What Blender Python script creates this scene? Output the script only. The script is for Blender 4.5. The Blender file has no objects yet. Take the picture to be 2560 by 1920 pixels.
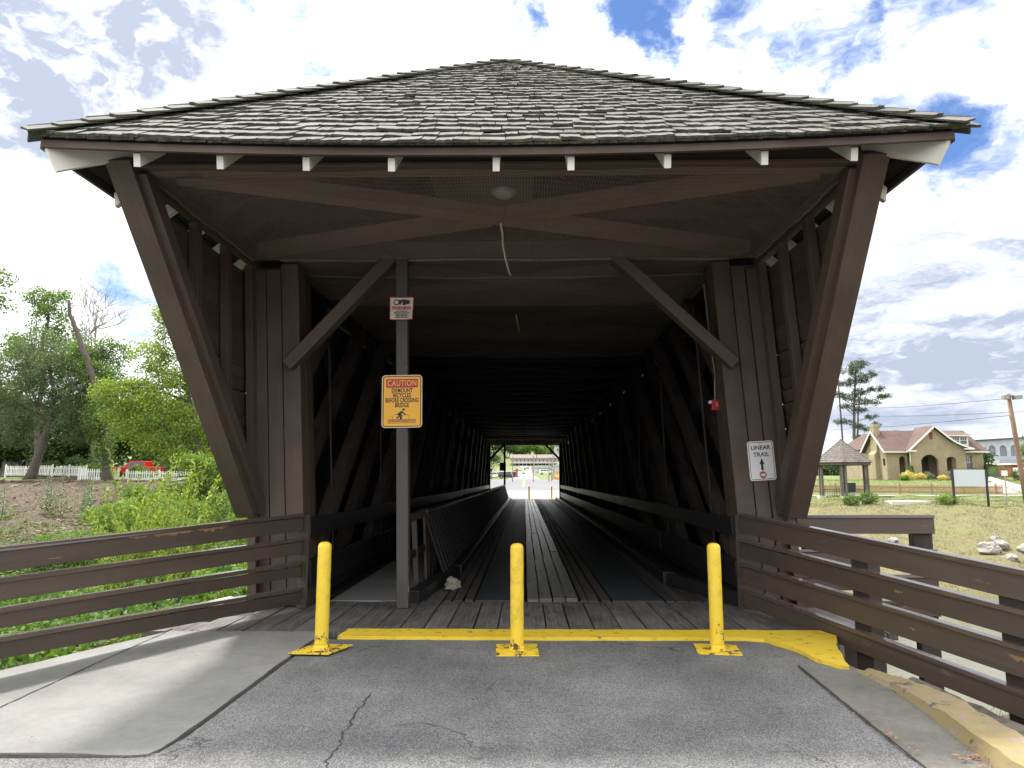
import bpy, bmesh, math, random
import numpy as np
from mathutils import Vector, Matrix, noise as mnoise

random.seed(7)
rng = np.random.default_rng(7)
R = math.radians
S = bpy.context.scene
C = S.collection

# ------------------------------------------------------------------ camera
EYE = 1.46
cam_d = bpy.data.cameras.new('camera')
cam = bpy.data.objects.new('camera', cam_d)
C.objects.link(cam)
cam_d.sensor_width = 36.0
cam_d.lens = 36.0 * 1740.0 / 2560.0
cam_d.clip_start = 0.05
cam_d.clip_end = 6000.0
cam.location = (0, 0, EYE)
cam.rotation_euler = (R(90 + 7.724), 0, R(1.044))
S.camera = cam

# ------------------------------------------------------------------ light
SUN_EL, SUN_AZ = R(66), math.atan2(-0.30, 0.26)      # azimuth measured from +Y towards +X
sd = Vector((math.cos(SUN_EL) * math.sin(SUN_AZ), math.cos(SUN_EL) * math.cos(SUN_AZ), math.sin(SUN_EL)))
sun_d = bpy.data.lights.new('sun', 'SUN')
sun_d.energy = 2.0
sun_d.angle = R(4.0)
sun_d.color = (1.0, 0.95, 0.88)
sun = bpy.data.objects.new('sun', sun_d)
C.objects.link(sun)
sun.location = sd * 50
sun.rotation_euler = sd.to_track_quat('Z', 'Y').to_euler()

S.view_settings.view_transform = 'Standard'
S.view_settings.look = 'None'
S.view_settings.gamma = 1.0
S.view_settings.exposure = 1.7
S.view_settings.use_curve_mapping = False
S.cycles.use_denoising = True
S.cycles.max_bounces = 8
S.cycles.diffuse_bounces = 5
S.cycles.transparent_max_bounces = 8
S.cycles.caustics_reflective = False
S.cycles.caustics_refractive = False
S.cycles.sample_clamp_indirect = 6.0

# ------------------------------------------------------------------ node helpers
class NT:
    """small wrapper that makes node graphs short to write"""
    def __init__(self, tree):
        self.t = tree
        tree.nodes.clear()
    def n(self, kind, **kw):
        nd = self.t.nodes.new(kind)
        for k, v in kw.items():
            setattr(nd, k, v)
        return nd
    def link(self, a, b):
        self.t.links.new(a, b)
    def put(self, sock, v):
        if hasattr(v, 'is_output') or isinstance(v, bpy.types.NodeSocket):
            self.t.links.new(v, sock)
        else:
            if isinstance(v, (tuple, list)) and len(v) == 3 and sock.type == 'RGBA':
                v = (*v, 1)
            sock.default_value = v
    def math(self, op, a, b=None, c=None, clamp=False):
        nd = self.n('ShaderNodeMath', operation=op, use_clamp=clamp)
        self.put(nd.inputs[0], a)
        if b is not None: self.put(nd.inputs[1], b)
        if c is not None: self.put(nd.inputs[2], c)
        return nd.outputs[0]
    def vec(self, op, a, b=None):
        nd = self.n('ShaderNodeVectorMath', operation=op)
        self.put(nd.inputs[0], a)
        if b is not None:
            self.put(nd.inputs[3 if op == 'SCALE' else 1], b)
        return nd.outputs['Value'] if op in ('DOT_PRODUCT', 'LENGTH') else nd.outputs[0]
    def noise(self, vec, scale, detail=4, rough=0.55, dist=0.0, col=False):
        nd = self.n('ShaderNodeTexNoise')
        if vec is not None: self.put(nd.inputs['Vector'], vec)
        nd.inputs['Scale'].default_value = scale
        nd.inputs['Detail'].default_value = detail
        nd.inputs['Roughness'].default_value = rough
        nd.inputs['Distortion'].default_value = dist
        return nd.outputs['Color' if col else 'Fac']
    def voronoi(self, vec, scale, feature='F1', out='Distance'):
        nd = self.n('ShaderNodeTexVoronoi', feature=feature)
        if vec is not None: self.put(nd.inputs['Vector'], vec)
        nd.inputs['Scale'].default_value = scale
        return nd.outputs[out]
    def ramp(self, fac, stops, interp='LINEAR'):
        nd = self.n('ShaderNodeValToRGB')
        nd.color_ramp.interpolation = interp
        cr = nd.color_ramp.elements
        while len(cr) < len(stops): cr.new(0.5)
        for e, (p, c) in zip(cr, stops):
            e.position = p
            e.color = (*c, 1) if isinstance(c, (tuple, list)) else (c, c, c, 1)
        self.put(nd.inputs[0], fac)
        return nd.outputs[0]
    def step(self, v, lo, hi, a=0.0, b=1.0):
        nd = self.n('ShaderNodeMapRange', interpolation_type='SMOOTHSTEP')
        self.put(nd.inputs[0], v)
        nd.inputs[1].default_value = lo; nd.inputs[2].default_value = hi
        nd.inputs[3].default_value = a; nd.inputs[4].default_value = b
        return nd.outputs[0]
    def mix(self, fac, a, b, blend='MIX'):
        nd = self.n('ShaderNodeMix', data_type='RGBA', blend_type=blend)
        self.put(nd.inputs[0], fac)
        self.put(nd.inputs[6], a)
        self.put(nd.inputs[7], b)
        return nd.outputs[2]
    def mapping(self, vec, scale=(1, 1, 1), loc=(0, 0, 0), rot=(0, 0, 0)):
        nd = self.n('ShaderNodeMapping')
        self.put(nd.inputs[0], vec)
        nd.inputs['Location'].default_value = loc
        nd.inputs['Rotation'].default_value = rot
        nd.inputs['Scale'].default_value = scale
        return nd.outputs[0]
    def bump(self, h, strength=0.3, dist=0.01, normal=None):
        nd = self.n('ShaderNodeBump')
        nd.inputs['Strength'].default_value = strength
        nd.inputs['Distance'].default_value = dist
        self.put(nd.inputs['Height'], h)
        if normal is not None: self.put(nd.inputs['Normal'], normal)
        return nd.outputs[0]

# ------------------------------------------------------------------ sky
W = bpy.data.worlds.new('World')
S.world = W
W.use_nodes = True
g = NT(W.node_tree)
tc = g.n('ShaderNodeTexCoord').outputs['Generated']
sky = g.n('ShaderNodeTexSky', sky_type='NISHITA')
sky.sun_disc = False
sky.sun_elevation = SUN_EL
sky.sun_rotation = SUN_AZ
sky.air_density = 1.0
sky.dust_density = 0.6
sky.ozone_density = 2.0
sep = g.n('ShaderNodeSeparateXYZ'); g.link(tc, sep.inputs[0])
zc = g.math('MAXIMUM', sep.outputs[2], 0.0)
den = g.math('ADD', zc, 0.24)
comb = g.n('ShaderNodeCombineXYZ')
g.link(g.math('DIVIDE', sep.outputs[0], den), comb.inputs[0])
g.link(g.math('DIVIDE', sep.outputs[1], den), comb.inputs[1])
cv = comb.outputs[0]
wob = g.vec('SCALE', g.vec('SUBTRACT', g.noise(cv, 2.1, 5, 0.6, col=True), (0.5, 0.5, 0.5)), 0.55)
cw = g.vec('ADD', cv, wob)
n_big = g.noise(g.vec('ADD', cw, (3.1, 7.7, 0)), 0.9, 9, 0.58)
n_det = g.noise(cw, 4.2, 8, 0.6)
n_gry = g.noise(g.vec('ADD', cv, (11.0, 2.0, 4.0)), 0.8, 6, 0.55)

def blob(direction, radius_deg, amount, soft=1.0):
    """the part of the sky within some degrees of a direction: a bank of cloud or a clear patch"""
    d = Vector(direction).normalized()
    ang = g.math('ARCCOSINE', g.math('MINIMUM', g.vec('DOT_PRODUCT', dirn, tuple(d)), 0.99999))
    r_ = R(radius_deg * 1.4)
    return g.math('MULTIPLY', g.math('MULTIPLY_ADD', ang, -1.35 / r_, 1.35, clamp=True), amount)
# directions are wobbled a little so that the patches have torn outlines
dirn = g.vec('NORMALIZE', g.vec('ADD', tc, g.vec('SCALE', g.vec('SUBTRACT', g.noise(tc, 7.0, 7, 0.62, col=True), (0.5, 0.5, 0.5)), 0.22)))
CLEAR = [((0.135, 0.814, 0.565), 4.5, 0.52), ((0.15, 0.786, 0.6), 5, 0.42), ((-0.018, 0.801, 0.598), 3.5, 0.38), ((0.347, 0.772, 0.533), 6.5, 0.5), ((0.283, 0.772, 0.569), 7, 0.46), ((0.406, 0.736, 0.541), 9, 0.42), ((0.479, 0.724, 0.497), 8, 0.38), ((0.533, 0.712, 0.456), 10, 0.33), ((0.525, 0.766, 0.371), 5, 0.5), ((0.464, 0.776, 0.428), 7, 0.34), ((-0.266, 0.775, 0.573), 4, 0.4), ((-0.309, 0.735, 0.603), 6, 0.36), ((-0.492, 0.841, 0.226), 4, 0.4), ((-0.26, 0.819, 0.512), 2.5, 0.4), ((-0.11, 0.791, 0.602), 3, 0.3), ((-0.6, 0.789, 0.135), 3, 0.2)]
GREY = [((-0.537, 0.676, 0.504), 11, 1.8), ((-0.5, 0.676, 0.541), 13, 1.8), ((-0.57, 0.679, 0.463), 9, 1.6), ((-0.525, 0.796, 0.3), 8, 1.1), ((-0.554, 0.769, 0.319), 6, 0.9), ((0.527, 0.827, 0.195), 14, 1.25), ((0.581, 0.785, 0.217), 12, 1.1), ((0.473, 0.864, 0.171), 9, 0.9), ((0.547, 0.787, 0.284), 9, 0.6), ((0.566, 0.819, 0.093), 18, 0.8), ((0.325, 0.806, 0.495), 8, 0.3)]
n_fin = g.noise(cw, 11.0, 7, 0.62)
n_soft = g.noise(g.vec('ADD', cw, (5.0, 1.0, 2.0)), 2.6, 7, 0.58)
cov = g.math('ADD', n_big, 0.42)
gap = 0.0
for d, r, a in CLEAR:
    gap = g.math('MAXIMUM', gap, blob(d, r, a))
cov = g.math('SUBTRACT', cov, gap)
cov = g.math('ADD', cov, g.math('MULTIPLY', g.math('SUBTRACT', n_det, 0.5), 0.8))
cov = g.math('ADD', cov, g.math('MULTIPLY', g.math('SUBTRACT', n_fin, 0.5), 0.25))
mask = g.math('POWER', g.step(cov, 0.40, 0.76), 1.15)
# shaded cloud bellies
sh = g.math('ADD', g.math('MULTIPLY', g.math('SUBTRACT', n_soft, 0.5), 2.2), g.math('MULTIPLY', g.math('SUBTRACT', n_fin, 0.5), 0.7))
sh = g.math('MULTIPLY', sh, g.step(sep.outputs[2], 0.03, 0.16))
gb = g.step(n_gry, 0.40, 0.75, 0.0, 0.45)
for d, r, a in GREY:
    gb = g.math('MAXIMUM', gb, blob(d, r, a))
gr = g.math('MULTIPLY', gb, g.math('ADD', sh, 0.62, clamp=True), clamp=True)
low = g.step(sep.outputs[2], 0.02, 0.34, 1.0, 0.0)
band = g.noise(g.mapping(tc, (2.2, 2.2, 16.0)), 1.6, 6, 0.55)
gr = g.math('ADD', gr, g.math('MULTIPLY', low, g.step(band, 0.42, 0.70, 0.0, 0.45)), clamp=True)
# clouds are brighter towards the hidden sun
sdot = g.vec('DOT_PRODUCT', tc, tuple(sd))
glow = g.step(sdot, 0.30, 1.0, 0.0, 1.0)
white = g.mix(glow, (7.2, 7.2, 7.3), (12.5, 12.5, 12.5))
white = g.mix(1.0, white, g.math('MULTIPLY_ADD', sh, 0.30, 0.92), 'MULTIPLY')
grey = g.mix(glow, (1.75, 2.0, 2.5), (2.0, 2.2, 2.7))
ccol = g.mix(gr, white, grey)
skyc = g.mix(1.0, sky.outputs[0], (0.34, 0.42, 0.56), 'MULTIPLY')
final = g.mix(g.math('MULTIPLY', mask, 1.0), skyc, ccol)
bg = g.n('ShaderNodeBackground')
g.link(final, bg.inputs[0])
bg.inputs[1].default_value = 0.10
out = g.n('ShaderNodeOutputWorld'); g.link(bg.outputs[0], out.inputs[0])

# ------------------------------------------------------------------ materials
MATS = {}
def new_mat(name):
    m = bpy.data.materials.new(name)
    m.use_nodes = True
    t = NT(m.node_tree)
    p = t.n('ShaderNodeBsdfPrincipled')
    o = t.n('ShaderNodeOutputMaterial')
    t.link(p.outputs[0], o.inputs[0])
    MATS[name] = m
    return m, t, p

def plain(name, col, rough=0.7, var=0.12, scale=6.0, bump=0.15, bdist=0.004, metal=0.0, spec=None):
    m, t, p = new_mat(name)
    ob = t.n('ShaderNodeTexCoord').outputs['Object']
    n1 = t.noise(ob, scale, 6, 0.6)
    n2 = t.noise(ob, scale * 9, 3, 0.6)
    f = t.math('MULTIPLY_ADD', t.math('ADD', n1, t.math('MULTIPLY', n2, 0.5)), 2 * var, 1 - 1.5 * var)
    t.put(p.inputs['Base Color'], t.mix(1.0, col, t.n_gray(f) if hasattr(t, 'n_gray') else f, 'MULTIPLY'))
    t.put(p.inputs['Roughness'], rough)
    p.inputs['Metallic'].default_value = metal
    if spec is not None: p.inputs['Specular IOR Level'].default_value = spec
    if bump: t.put(p.inputs['Normal'], t.bump(n2, bump, bdist))
    return m

def wood(name, col, rough=0.6, grain=0.35, worn=None, worn_amt=0.0, dust=0.0, stain=0.2, spec=0.35, gbump=0.35, lowchip=None, whorl=0.0):
    """board wood: u of the uv map runs along the board (metres), v across it"""
    m, t, p = new_mat(name)
    uv = t.n('ShaderNodeTexCoord').outputs['UV']
    oi = t.n('ShaderNodeObjectInfo').outputs['Random']
    off = t.n('ShaderNodeCombineXYZ')
    t.link(t.math('MULTIPLY', oi, 37.0), off.inputs[0]); t.link(t.math('MULTIPLY', oi, 91.0), off.inputs[1])
    uvo = t.vec('ADD', uv, off.outputs[0])
    g1 = t.noise(t.mapping(uvo, (1.3, 38, 1)), 1.0, 6, 0.65, 0.6 + whorl)
    g2 = t.noise(t.mapping(uvo, (5, 160, 1)), 1.0, 4, 0.6)
    g0 = t.noise(t.mapping(uvo, (0.8, 13, 1)), 1.0, 5, 0.6, 0.8 + whorl * 2)
    big = t.noise(uvo, 1.7, 5, 0.6)
    fine = t.noise(uvo, 60.0, 3, 0.6)
    f = t.math('ADD', t.math('MULTIPLY', t.math('SUBTRACT', g1, 0.5), 2 * grain), t.math('MULTIPLY', t.math('SUBTRACT', big, 0.5), 2 * stain))
    f = t.math('ADD', f, t.math('MULTIPLY', t.math('SUBTRACT', g2, 0.5), grain))
    f = t.math('ADD', f, t.math('MULTIPLY', t.math('SUBTRACT', g0, 0.5), 1.6 * grain))
    f = t.math('MAXIMUM', t.math('ADD', f, t.math('MULTIPLY_ADD', oi, 0.26, 0.87)), 0.12)
    c = t.mix(1.0, col, f, 'MULTIPLY')
    h = t.math('ADD', t.math('ADD', t.math('MULTIPLY', g1, 0.6), t.math('MULTIPLY', g2, 0.3)), t.math('MULTIPLY', g0, 0.5))
    if worn is not None:
        w = t.step(t.math('ADD', t.math('MULTIPLY', t.noise(t.mapping(uvo, (1.0, 3.2, 1)), 2.3, 7, 0.68), 1.0), t.math('MULTIPLY', fine, 0.05)), 0.70 - worn_amt, 0.715 - worn_amt)
        c = t.mix(w, c, t.mix(1.0, worn, t.math('ADD', g1, 0.55), 'MULTIPLY'))
        h = t.math('SUBTRACT', h, t.math('MULTIPLY', w, 0.9))
    if dust:
        c = t.mix(t.step(t.math('ADD', big, t.math('MULTIPLY', fine, 0.3)), 0.5, 0.85, 0.0, dust), c, (0.30, 0.28, 0.25))
    t.put(p.inputs['Base Color'], c)
    t.put(p.inputs['Roughness'], t.math('ADD', t.math('MULTIPLY', g1, 0.25), rough - 0.12, clamp=True))
    p.inputs['Specular IOR Level'].default_value = spec
    t.put(p.inputs['Normal'], t.bump(h, gbump, 0.006))
    return m

wood('brown_paint', (0.094, 0.070, 0.053), 0.55, 0.22, worn=(0.20, 0.165, 0.135), worn_amt=-0.005, stain=0.48, gbump=0.40)
wood('siding_paint', (0.078, 0.058, 0.046), 0.6, 0.5, stain=0.5, gbump=0.5)
wood('brace_wood', (0.135, 0.096, 0.070), 0.6, 0.3, stain=0.4)  # hood cross braces: light from below is put into this paler brown
wood('beam_wood', (0.055, 0.042, 0.034), 0.6, 0.5, stain=0.4, gbump=0.6, whorl=1.2)
wood('brown_paint_rail', (0.082, 0.060, 0.046), 0.42, 0.24, worn=(0.165, 0.125, 0.09), worn_amt=0.014, stain=0.22, gbump=0.3, spec=0.5)
wood('brown_gloss', (0.095, 0.072, 0.058), 0.14, 0.15, worn=(0.24, 0.17, 0.11), worn_amt=0.0, stain=0.22, gbump=0.15, spec=1.0)
wood('tunnel_wood', (0.022, 0.020, 0.021), 0.75, 0.3, stain=0.35)  # dimness of the tunnel and roof space is put into this dark colour
wood('deck_dark', (0.070, 0.064, 0.058), 0.6, 0.7, stain=0.6, gbump=0.7, whorl=1.0)
wood('brown_dark', (0.046, 0.035, 0.029), 0.7, 0.3, stain=0.3, dust=0.10)
wood('grey_post', (0.062, 0.056, 0.051), 0.5, 0.2, worn=(0.5, 0.48, 0.45), worn_amt=0.03, stain=0.35, spec=0.4)
wood('black_rail', (0.018, 0.018, 0.020), 0.40, 0.35, worn=(0.09, 0.08, 0.07), worn_amt=0.0, stain=0.3, spec=0.55, gbump=0.6)
wood('deck_wood', (0.122, 0.112, 0.102), 0.72, 1.25, stain=0.8, gbump=1.0, whorl=1.6)
wood('runner_wood', (0.105, 0.098, 0.092), 0.30, 0.95, stain=0.45, gbump=1.0, whorl=1.6, spec=0.6)
wood('white_paint', (0.72, 0.70, 0.62), 0.6, 0.08, worn=(0.35, 0.28, 0.2), worn_amt=-0.01, stain=0.12, gbump=0.2)
wood('raw_wood', (0.26, 0.155, 0.085), 0.7, 0.3)
wood('shingle_top', (0.112, 0.108, 0.101), 0.85, 0.40, stain=0.75, gbump=0.9, worn=(0.085, 0.092, 0.062), worn_amt=0.08)
wood('picket_wood', (0.30, 0.185, 0.11), 0.75, 0.3, stain=0.3)
wood('old_grey_wood', (0.13, 0.115, 0.10), 0.8, 0.7, stain=0.9)
wood('pole_wood', (0.20, 0.13, 0.085), 0.8, 0.4, stain=0.35)
wood('white_fence', (0.78, 0.78, 0.76), 0.6, 0.05, stain=0.1)

# mossy butt ends of the shingles
m, t, p = new_mat('shingle_butt')
ob = t.n('ShaderNodeNewGeometry').outputs['Position']
n1 = t.noise(ob, 9, 6, 0.65); n2 = t.noise(ob, 60, 4, 0.6)
t.put(p.inputs['Base Color'], t.mix(t.step(t.math('ADD', n1, t.math('MULTIPLY', n2, 0.4)), 0.5, 0.95), (0.045, 0.044, 0.036), (0.105, 0.115, 0.066)))
t.put(p.inputs['Roughness'], 0.95)
t.put(p.inputs['Normal'], t.bump(n2, 0.8, 0.01))

# steel / rubber covered wheel track
m, t, p = new_mat('track_plate')
ob = t.n('ShaderNodeTexCoord').outputs['Object']
n1 = t.noise(t.mapping(ob, (3, 0.5, 1)), 1.2, 6, 0.6); n2 = t.noise(ob, 90, 3, 0.6)
t.put(p.inputs['Base Color'], t.mix(n1, (0.022, 0.026, 0.030), (0.055, 0.060, 0.064)))
t.put(p.inputs['Roughness'], t.math('MULTIPLY_ADD', n1, 0.3, 0.38))
t.put(p.inputs['Normal'], t.bump(n2, 0.25, 0.003))
# walkway sheet
m, t, p = new_mat('walk_sheet')
ob = t.n('ShaderNodeTexCoord').outputs['Object']
n1 = t.noise(ob, 2.2, 7, 0.65); n2 = t.noise(ob, 120, 3, 0.6)
t.put(p.inputs['Base Color'], t.mix(n1, (0.16, 0.165, 0.16), (0.29, 0.29, 0.275)))
t.put(p.inputs['Roughness'], 0.75)
t.put(p.inputs['Normal'], t.bump(n2, 0.3, 0.003))

# asphalt
m, t, p = new_mat('asphalt')
ob = t.n('ShaderNodeNewGeometry').outputs['Position']
stone = t.voronoi(ob, 105, out='Color')
sd_ = t.voronoi(ob, 105, 'F1')
sv = t.n('ShaderNodeSeparateColor'); t.link(stone, sv.inputs[0])
big = t.noise(ob, 0.55, 6, 0.6); mid = t.noise(ob, 4.5, 5, 0.65)
base = t.mix(t.step(big, 0.36, 0.64), (0.135, 0.138, 0.142), (0.245, 0.243, 0.238))
base = t.mix(1.0, base, t.math('MULTIPLY_ADD', mid, 0.7, 0.65), 'MULTIPLY')
lt = t.step(sv.outputs[0], 0.80, 0.90)
base = t.mix(t.math('MULTIPLY', lt, t.step(sd_, 0.25, 0.5, 0.75, 0.0)), base, (0.30, 0.29, 0.27))
dk = t.step(sd_, 0.36, 0.60)
base = t.mix(t.math('MULTIPLY', dk, 0.6), base, (0.024, 0.024, 0.025))
# wandering cracks
cwp = t.vec('ADD', ob, t.vec('SCALE', t.noise(ob, 2.2, 6, 0.7, col=True), 0.55))
ck = t.voronoi(cwp, 0.42, 'DISTANCE_TO_EDGE')
crack = t.math('MULTIPLY', t.step(ck, 0.0015, 0.006, 1.0, 0.0), t.step(t.noise(ob, 0.9, 3), 0.52, 0.60))
base = t.mix(t.math('MULTIPLY', crack, 0.6), base, (0.012, 0.012, 0.012))
# old stains
st = t.step(t.noise(ob, 3.1, 6, 0.75), 0.62, 0.72, 0.0, 0.55)
base = t.mix(st, base, (0.03, 0.03, 0.032))
t.put(p.inputs['Base Color'], base)
t.put(p.inputs['Roughness'], 0.82)
hh = t.math('SUBTRACT', t.math('SUBTRACT', 1.0, sd_), t.math('MULTIPLY', crack, 1.5))
t.put(p.inputs['Normal'], t.bump(hh, 0.55, 0.006))

# concrete, light pavement
def concrete(name, a, b, sc=1.0, pits=0.3, yellow=None, moss=0.0):
    m, t, p = new_mat(name)
    ob = t.n('ShaderNodeNewGeometry').outputs['Position']
    n1 = t.noise(ob, 1.1 * sc, 7, 0.62); n2 = t.noise(ob, 14 * sc, 5, 0.65); n3 = t.noise(ob, 150, 3, 0.7)
    f = t.math('ADD', t.math('MULTIPLY', n1, 0.7), t.math('MULTIPLY', n2, 0.3))
    c = t.mix(t.step(f, 0.3, 0.7), a, b)
    c = t.mix(1.0, c, t.math('MULTIPLY_ADD', n3, 1.3, 0.35), 'MULTIPLY')
    pt = t.step(t.noise(ob, 45, 2, 0.5), 0.68, 0.75, 0.0, pits)
    c = t.mix(pt, c, (0.05, 0.05, 0.05))
    if moss:
        c = t.mix(t.step(t.noise(ob, 7, 6, 0.7), 0.52, 0.62, 0.0, moss), c, (0.035, 0.034, 0.022))
    h = t.math('ADD', n3, t.math('MULTIPLY', n2, 0.7))
    if yellow is not None:
        cz = t.math('ADD', t.noise(ob, 6.5, 7, 0.72), t.math('MULTIPLY', n3, 0.10))
        ym = t.step(cz, 0.5 - yellow, 0.53 - yellow)
        c = t.mix(ym, c, t.mix(t.noise(ob, 3.0, 4), (0.29, 0.215, 0.075), (0.25, 0.215, 0.125)))
        h = t.math('ADD', h, t.math('MULTIPLY', ym, 0.6))
    t.put(p.inputs['Base Color'], c)
    t.put(p.inputs['Roughness'], 0.88)
    t.put(p.inputs['Normal'], t.bump(h, 0.45, 0.005))
concrete('pavement', (0.15, 0.151, 0.143), (0.235, 0.232, 0.220), pits=0.25)
concrete('gutter_concrete', (0.088, 0.086, 0.074), (0.185, 0.178, 0.155), pits=0.5)
concrete('kerb_concrete', (0.24, 0.18, 0.135), (0.33, 0.25, 0.19), yellow=0.0, moss=0.8, pits=0.5)
concrete('abutment', (0.10, 0.085, 0.07), (0.25, 0.22, 0.18), moss=0.6)
concrete('pale_concrete', (0.42, 0.40, 0.34), (0.55, 0.52, 0.46))

# thick yellow road paint
def yellow_paint(name, wear, rust):
    m, t, p = new_mat(name)
    ob = t.n('ShaderNodeNewGeometry').outputs['Position']
    n1 = t.noise(ob, 9, 7, 0.7); n2 = t.noise(ob, 60, 4, 0.65); n3 = t.noise(ob, 2.2, 4, 0.6)
    c = t.mix(n3, (0.78, 0.53, 0.030), (0.80, 0.60, 0.055))
    c = t.mix(t.step(t.math('ADD', n1, t.math('MULTIPLY', n2, .2)), 0.58, 0.85, 0.0, 0.55), c, (0.36, 0.24, 0.045))
    w = t.step(t.math('ADD', n1, t.math('MULTIPLY', n2, 0.22)), 0.80 - wear, 0.815 - wear)
    if rust:
        z = t.n('ShaderNodeTexCoord').outputs['Object']
        sz = t.n('ShaderNodeSeparateXYZ'); t.link(z, sz.inputs[0])
        low = t.step(sz.outputs[2], 0.02, 0.5, 0.20, 0.0)
        w = t.step(t.math('ADD', t.math('ADD', n1, t.math('MULTIPLY', n2, 0.22)), low), 0.875 - wear, 0.89 - wear)
    c = t.mix(w, c, (0.10, 0.06, 0.035) if rust else (0.13, 0.125, 0.12))
    t.put(p.inputs['Base Color'], c)
    t.put(p.inputs['Roughness'], t.math('MULTIPLY_ADD', w, 0.4, 0.45))
    t.put(p.inputs['Normal'], t.bump(t.math('SUBTRACT', t.math('ADD', n2, n1), w), 0.35, 0.006))
yellow_paint('yellow_post', 0.02, True)
yellow_paint('yellow_line', 0.06, False)

# leaves: colour differs leaf by leaf through a stored per-face tint
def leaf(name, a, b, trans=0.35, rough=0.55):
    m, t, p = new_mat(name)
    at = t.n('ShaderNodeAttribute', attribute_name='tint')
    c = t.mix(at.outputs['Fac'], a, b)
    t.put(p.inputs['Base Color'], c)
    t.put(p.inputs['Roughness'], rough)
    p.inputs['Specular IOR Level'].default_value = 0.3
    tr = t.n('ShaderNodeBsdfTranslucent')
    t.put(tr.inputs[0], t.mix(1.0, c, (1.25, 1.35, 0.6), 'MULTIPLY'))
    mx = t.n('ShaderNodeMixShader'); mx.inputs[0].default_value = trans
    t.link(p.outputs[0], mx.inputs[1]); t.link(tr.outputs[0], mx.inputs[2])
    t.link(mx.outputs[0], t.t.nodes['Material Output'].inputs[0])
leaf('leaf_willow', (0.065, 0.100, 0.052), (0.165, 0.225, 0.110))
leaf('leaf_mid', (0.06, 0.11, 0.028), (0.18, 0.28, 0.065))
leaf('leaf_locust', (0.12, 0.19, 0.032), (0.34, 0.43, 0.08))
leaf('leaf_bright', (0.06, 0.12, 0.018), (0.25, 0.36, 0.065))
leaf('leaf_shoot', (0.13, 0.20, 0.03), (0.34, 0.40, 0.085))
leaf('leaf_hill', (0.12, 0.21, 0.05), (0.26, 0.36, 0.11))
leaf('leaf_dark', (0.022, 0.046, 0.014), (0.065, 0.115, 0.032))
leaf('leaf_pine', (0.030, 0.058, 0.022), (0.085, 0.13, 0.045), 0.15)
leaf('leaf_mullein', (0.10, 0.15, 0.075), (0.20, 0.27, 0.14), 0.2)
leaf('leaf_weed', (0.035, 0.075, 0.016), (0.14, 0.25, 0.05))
leaf('leaf_red', (0.22, 0.09, 0.04), (0.30, 0.20, 0.07), 0.2)
leaf('straw', (0.13, 0.115, 0.045), (0.25, 0.215, 0.095), 0.2)
leaf('grass_blade', (0.08, 0.12, 0.028), (0.18, 0.22, 0.065), 0.25)
leaf('leaf_flower', (0.55, 0.42, 0.08), (0.75, 0.65, 0.25), 0.2)

plain('bark', (0.10, 0.085, 0.07), 0.9, 0.35, 3.0, 0.9, 0.03)
plain('bark_pale', (0.27, 0.24, 0.21), 0.9, 0.25, 3.0, 0.6, 0.02)
plain('rock', (0.29, 0.275, 0.25), 0.9, 0.35, 2.5, 0.9, 0.04)
plain('rubble', (0.17, 0.13, 0.095), 0.9, 0.35, 2.5, 0.6, 0.02)
plain('paper', (0.34, 0.31, 0.25), 0.8, 0.25, 12, 0.5, 0.01)
plain('black_metal', (0.012, 0.012, 0.013), 0.45)
plain('grey_metal', (0.35, 0.36, 0.37), 0.4, 0.1, metal=0.8)
plain('conduit', (0.22, 0.21, 0.20), 0.5)
plain('red_plastic', (0.42, 0.022, 0.022), 0.35, 0.1)
plain('orange_red', (0.40, 0.10, 0.05), 0.4, 0.1)
plain('white_sign', (0.78, 0.79, 0.80), 0.35, 0.03, bump=0)
plain('ink', (0.012, 0.011, 0.010), 0.5, 0.0, bump=0)
plain('sign_yellow', (0.90, 0.45, 0.018), 0.35, 0.05, bump=0)
plain('sign_pale', (0.78, 0.62, 0.33), 0.35, 0.05, bump=0)
plain('sign_red', (0.46, 0.020, 0.030), 0.4, 0.05, bump=0)
plain('sign_cream', (0.62, 0.60, 0.50), 0.5, 0.06, bump=0)
plain('sign_brown', (0.38, 0.10, 0.035), 0.5, 0.05, bump=0)
plain('blank_board', (0.52, 0.57, 0.61), 0.3, 0.03, bump=0)
plain('net_cord', (0.42, 0.34, 0.27), 0.7, 0.1, bump=0)
plain('rope', (0.55, 0.50, 0.40), 0.8, 0.2, 30, 0.3)
plain('lamp_glass', (0.26, 0.26, 0.24), 0.25, 0.1)
plain('tar', (0.02, 0.02, 0.02), 0.7)  # joints and cracks, also the black sheets standing in for shade
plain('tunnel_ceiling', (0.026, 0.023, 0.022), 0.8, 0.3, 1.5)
plain('brick_tan', (0.42, 0.35, 0.20), 0.9, 0.16, 1.2, 0.3, 0.01)
plain('brick_red', (0.30, 0.10, 0.07), 0.9, 0.2, 1.2, 0.3, 0.01)
plain('trim_white', (0.72, 0.71, 0.66), 0.6, 0.06)
plain('stucco_white', (0.42, 0.42, 0.39), 0.8, 0.08)
plain('metal_white', (0.42, 0.44, 0.45), 0.5, 0.05)
plain('taupe_siding', (0.40, 0.35, 0.32), 0.8, 0.1)
plain('roof_taupe', (0.17, 0.14, 0.13), 0.9, 0.15)
plain('mural_wall', (0.36, 0.39, 0.44), 0.85, 0.35, 1.0)
plain('mural_panel', (0.20, 0.21, 0.23), 0.85, 0.4, 1.6)
plain('red_wall', (0.32, 0.045, 0.045), 0.7, 0.15)
plain('dark_roof', (0.05, 0.05, 0.055), 0.8)
plain('shutter_red', (0.16, 0.03, 0.025), 0.6)
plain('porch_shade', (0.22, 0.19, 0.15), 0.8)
plain('chair_wood', (0.33, 0.14, 0.06), 0.6)
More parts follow.
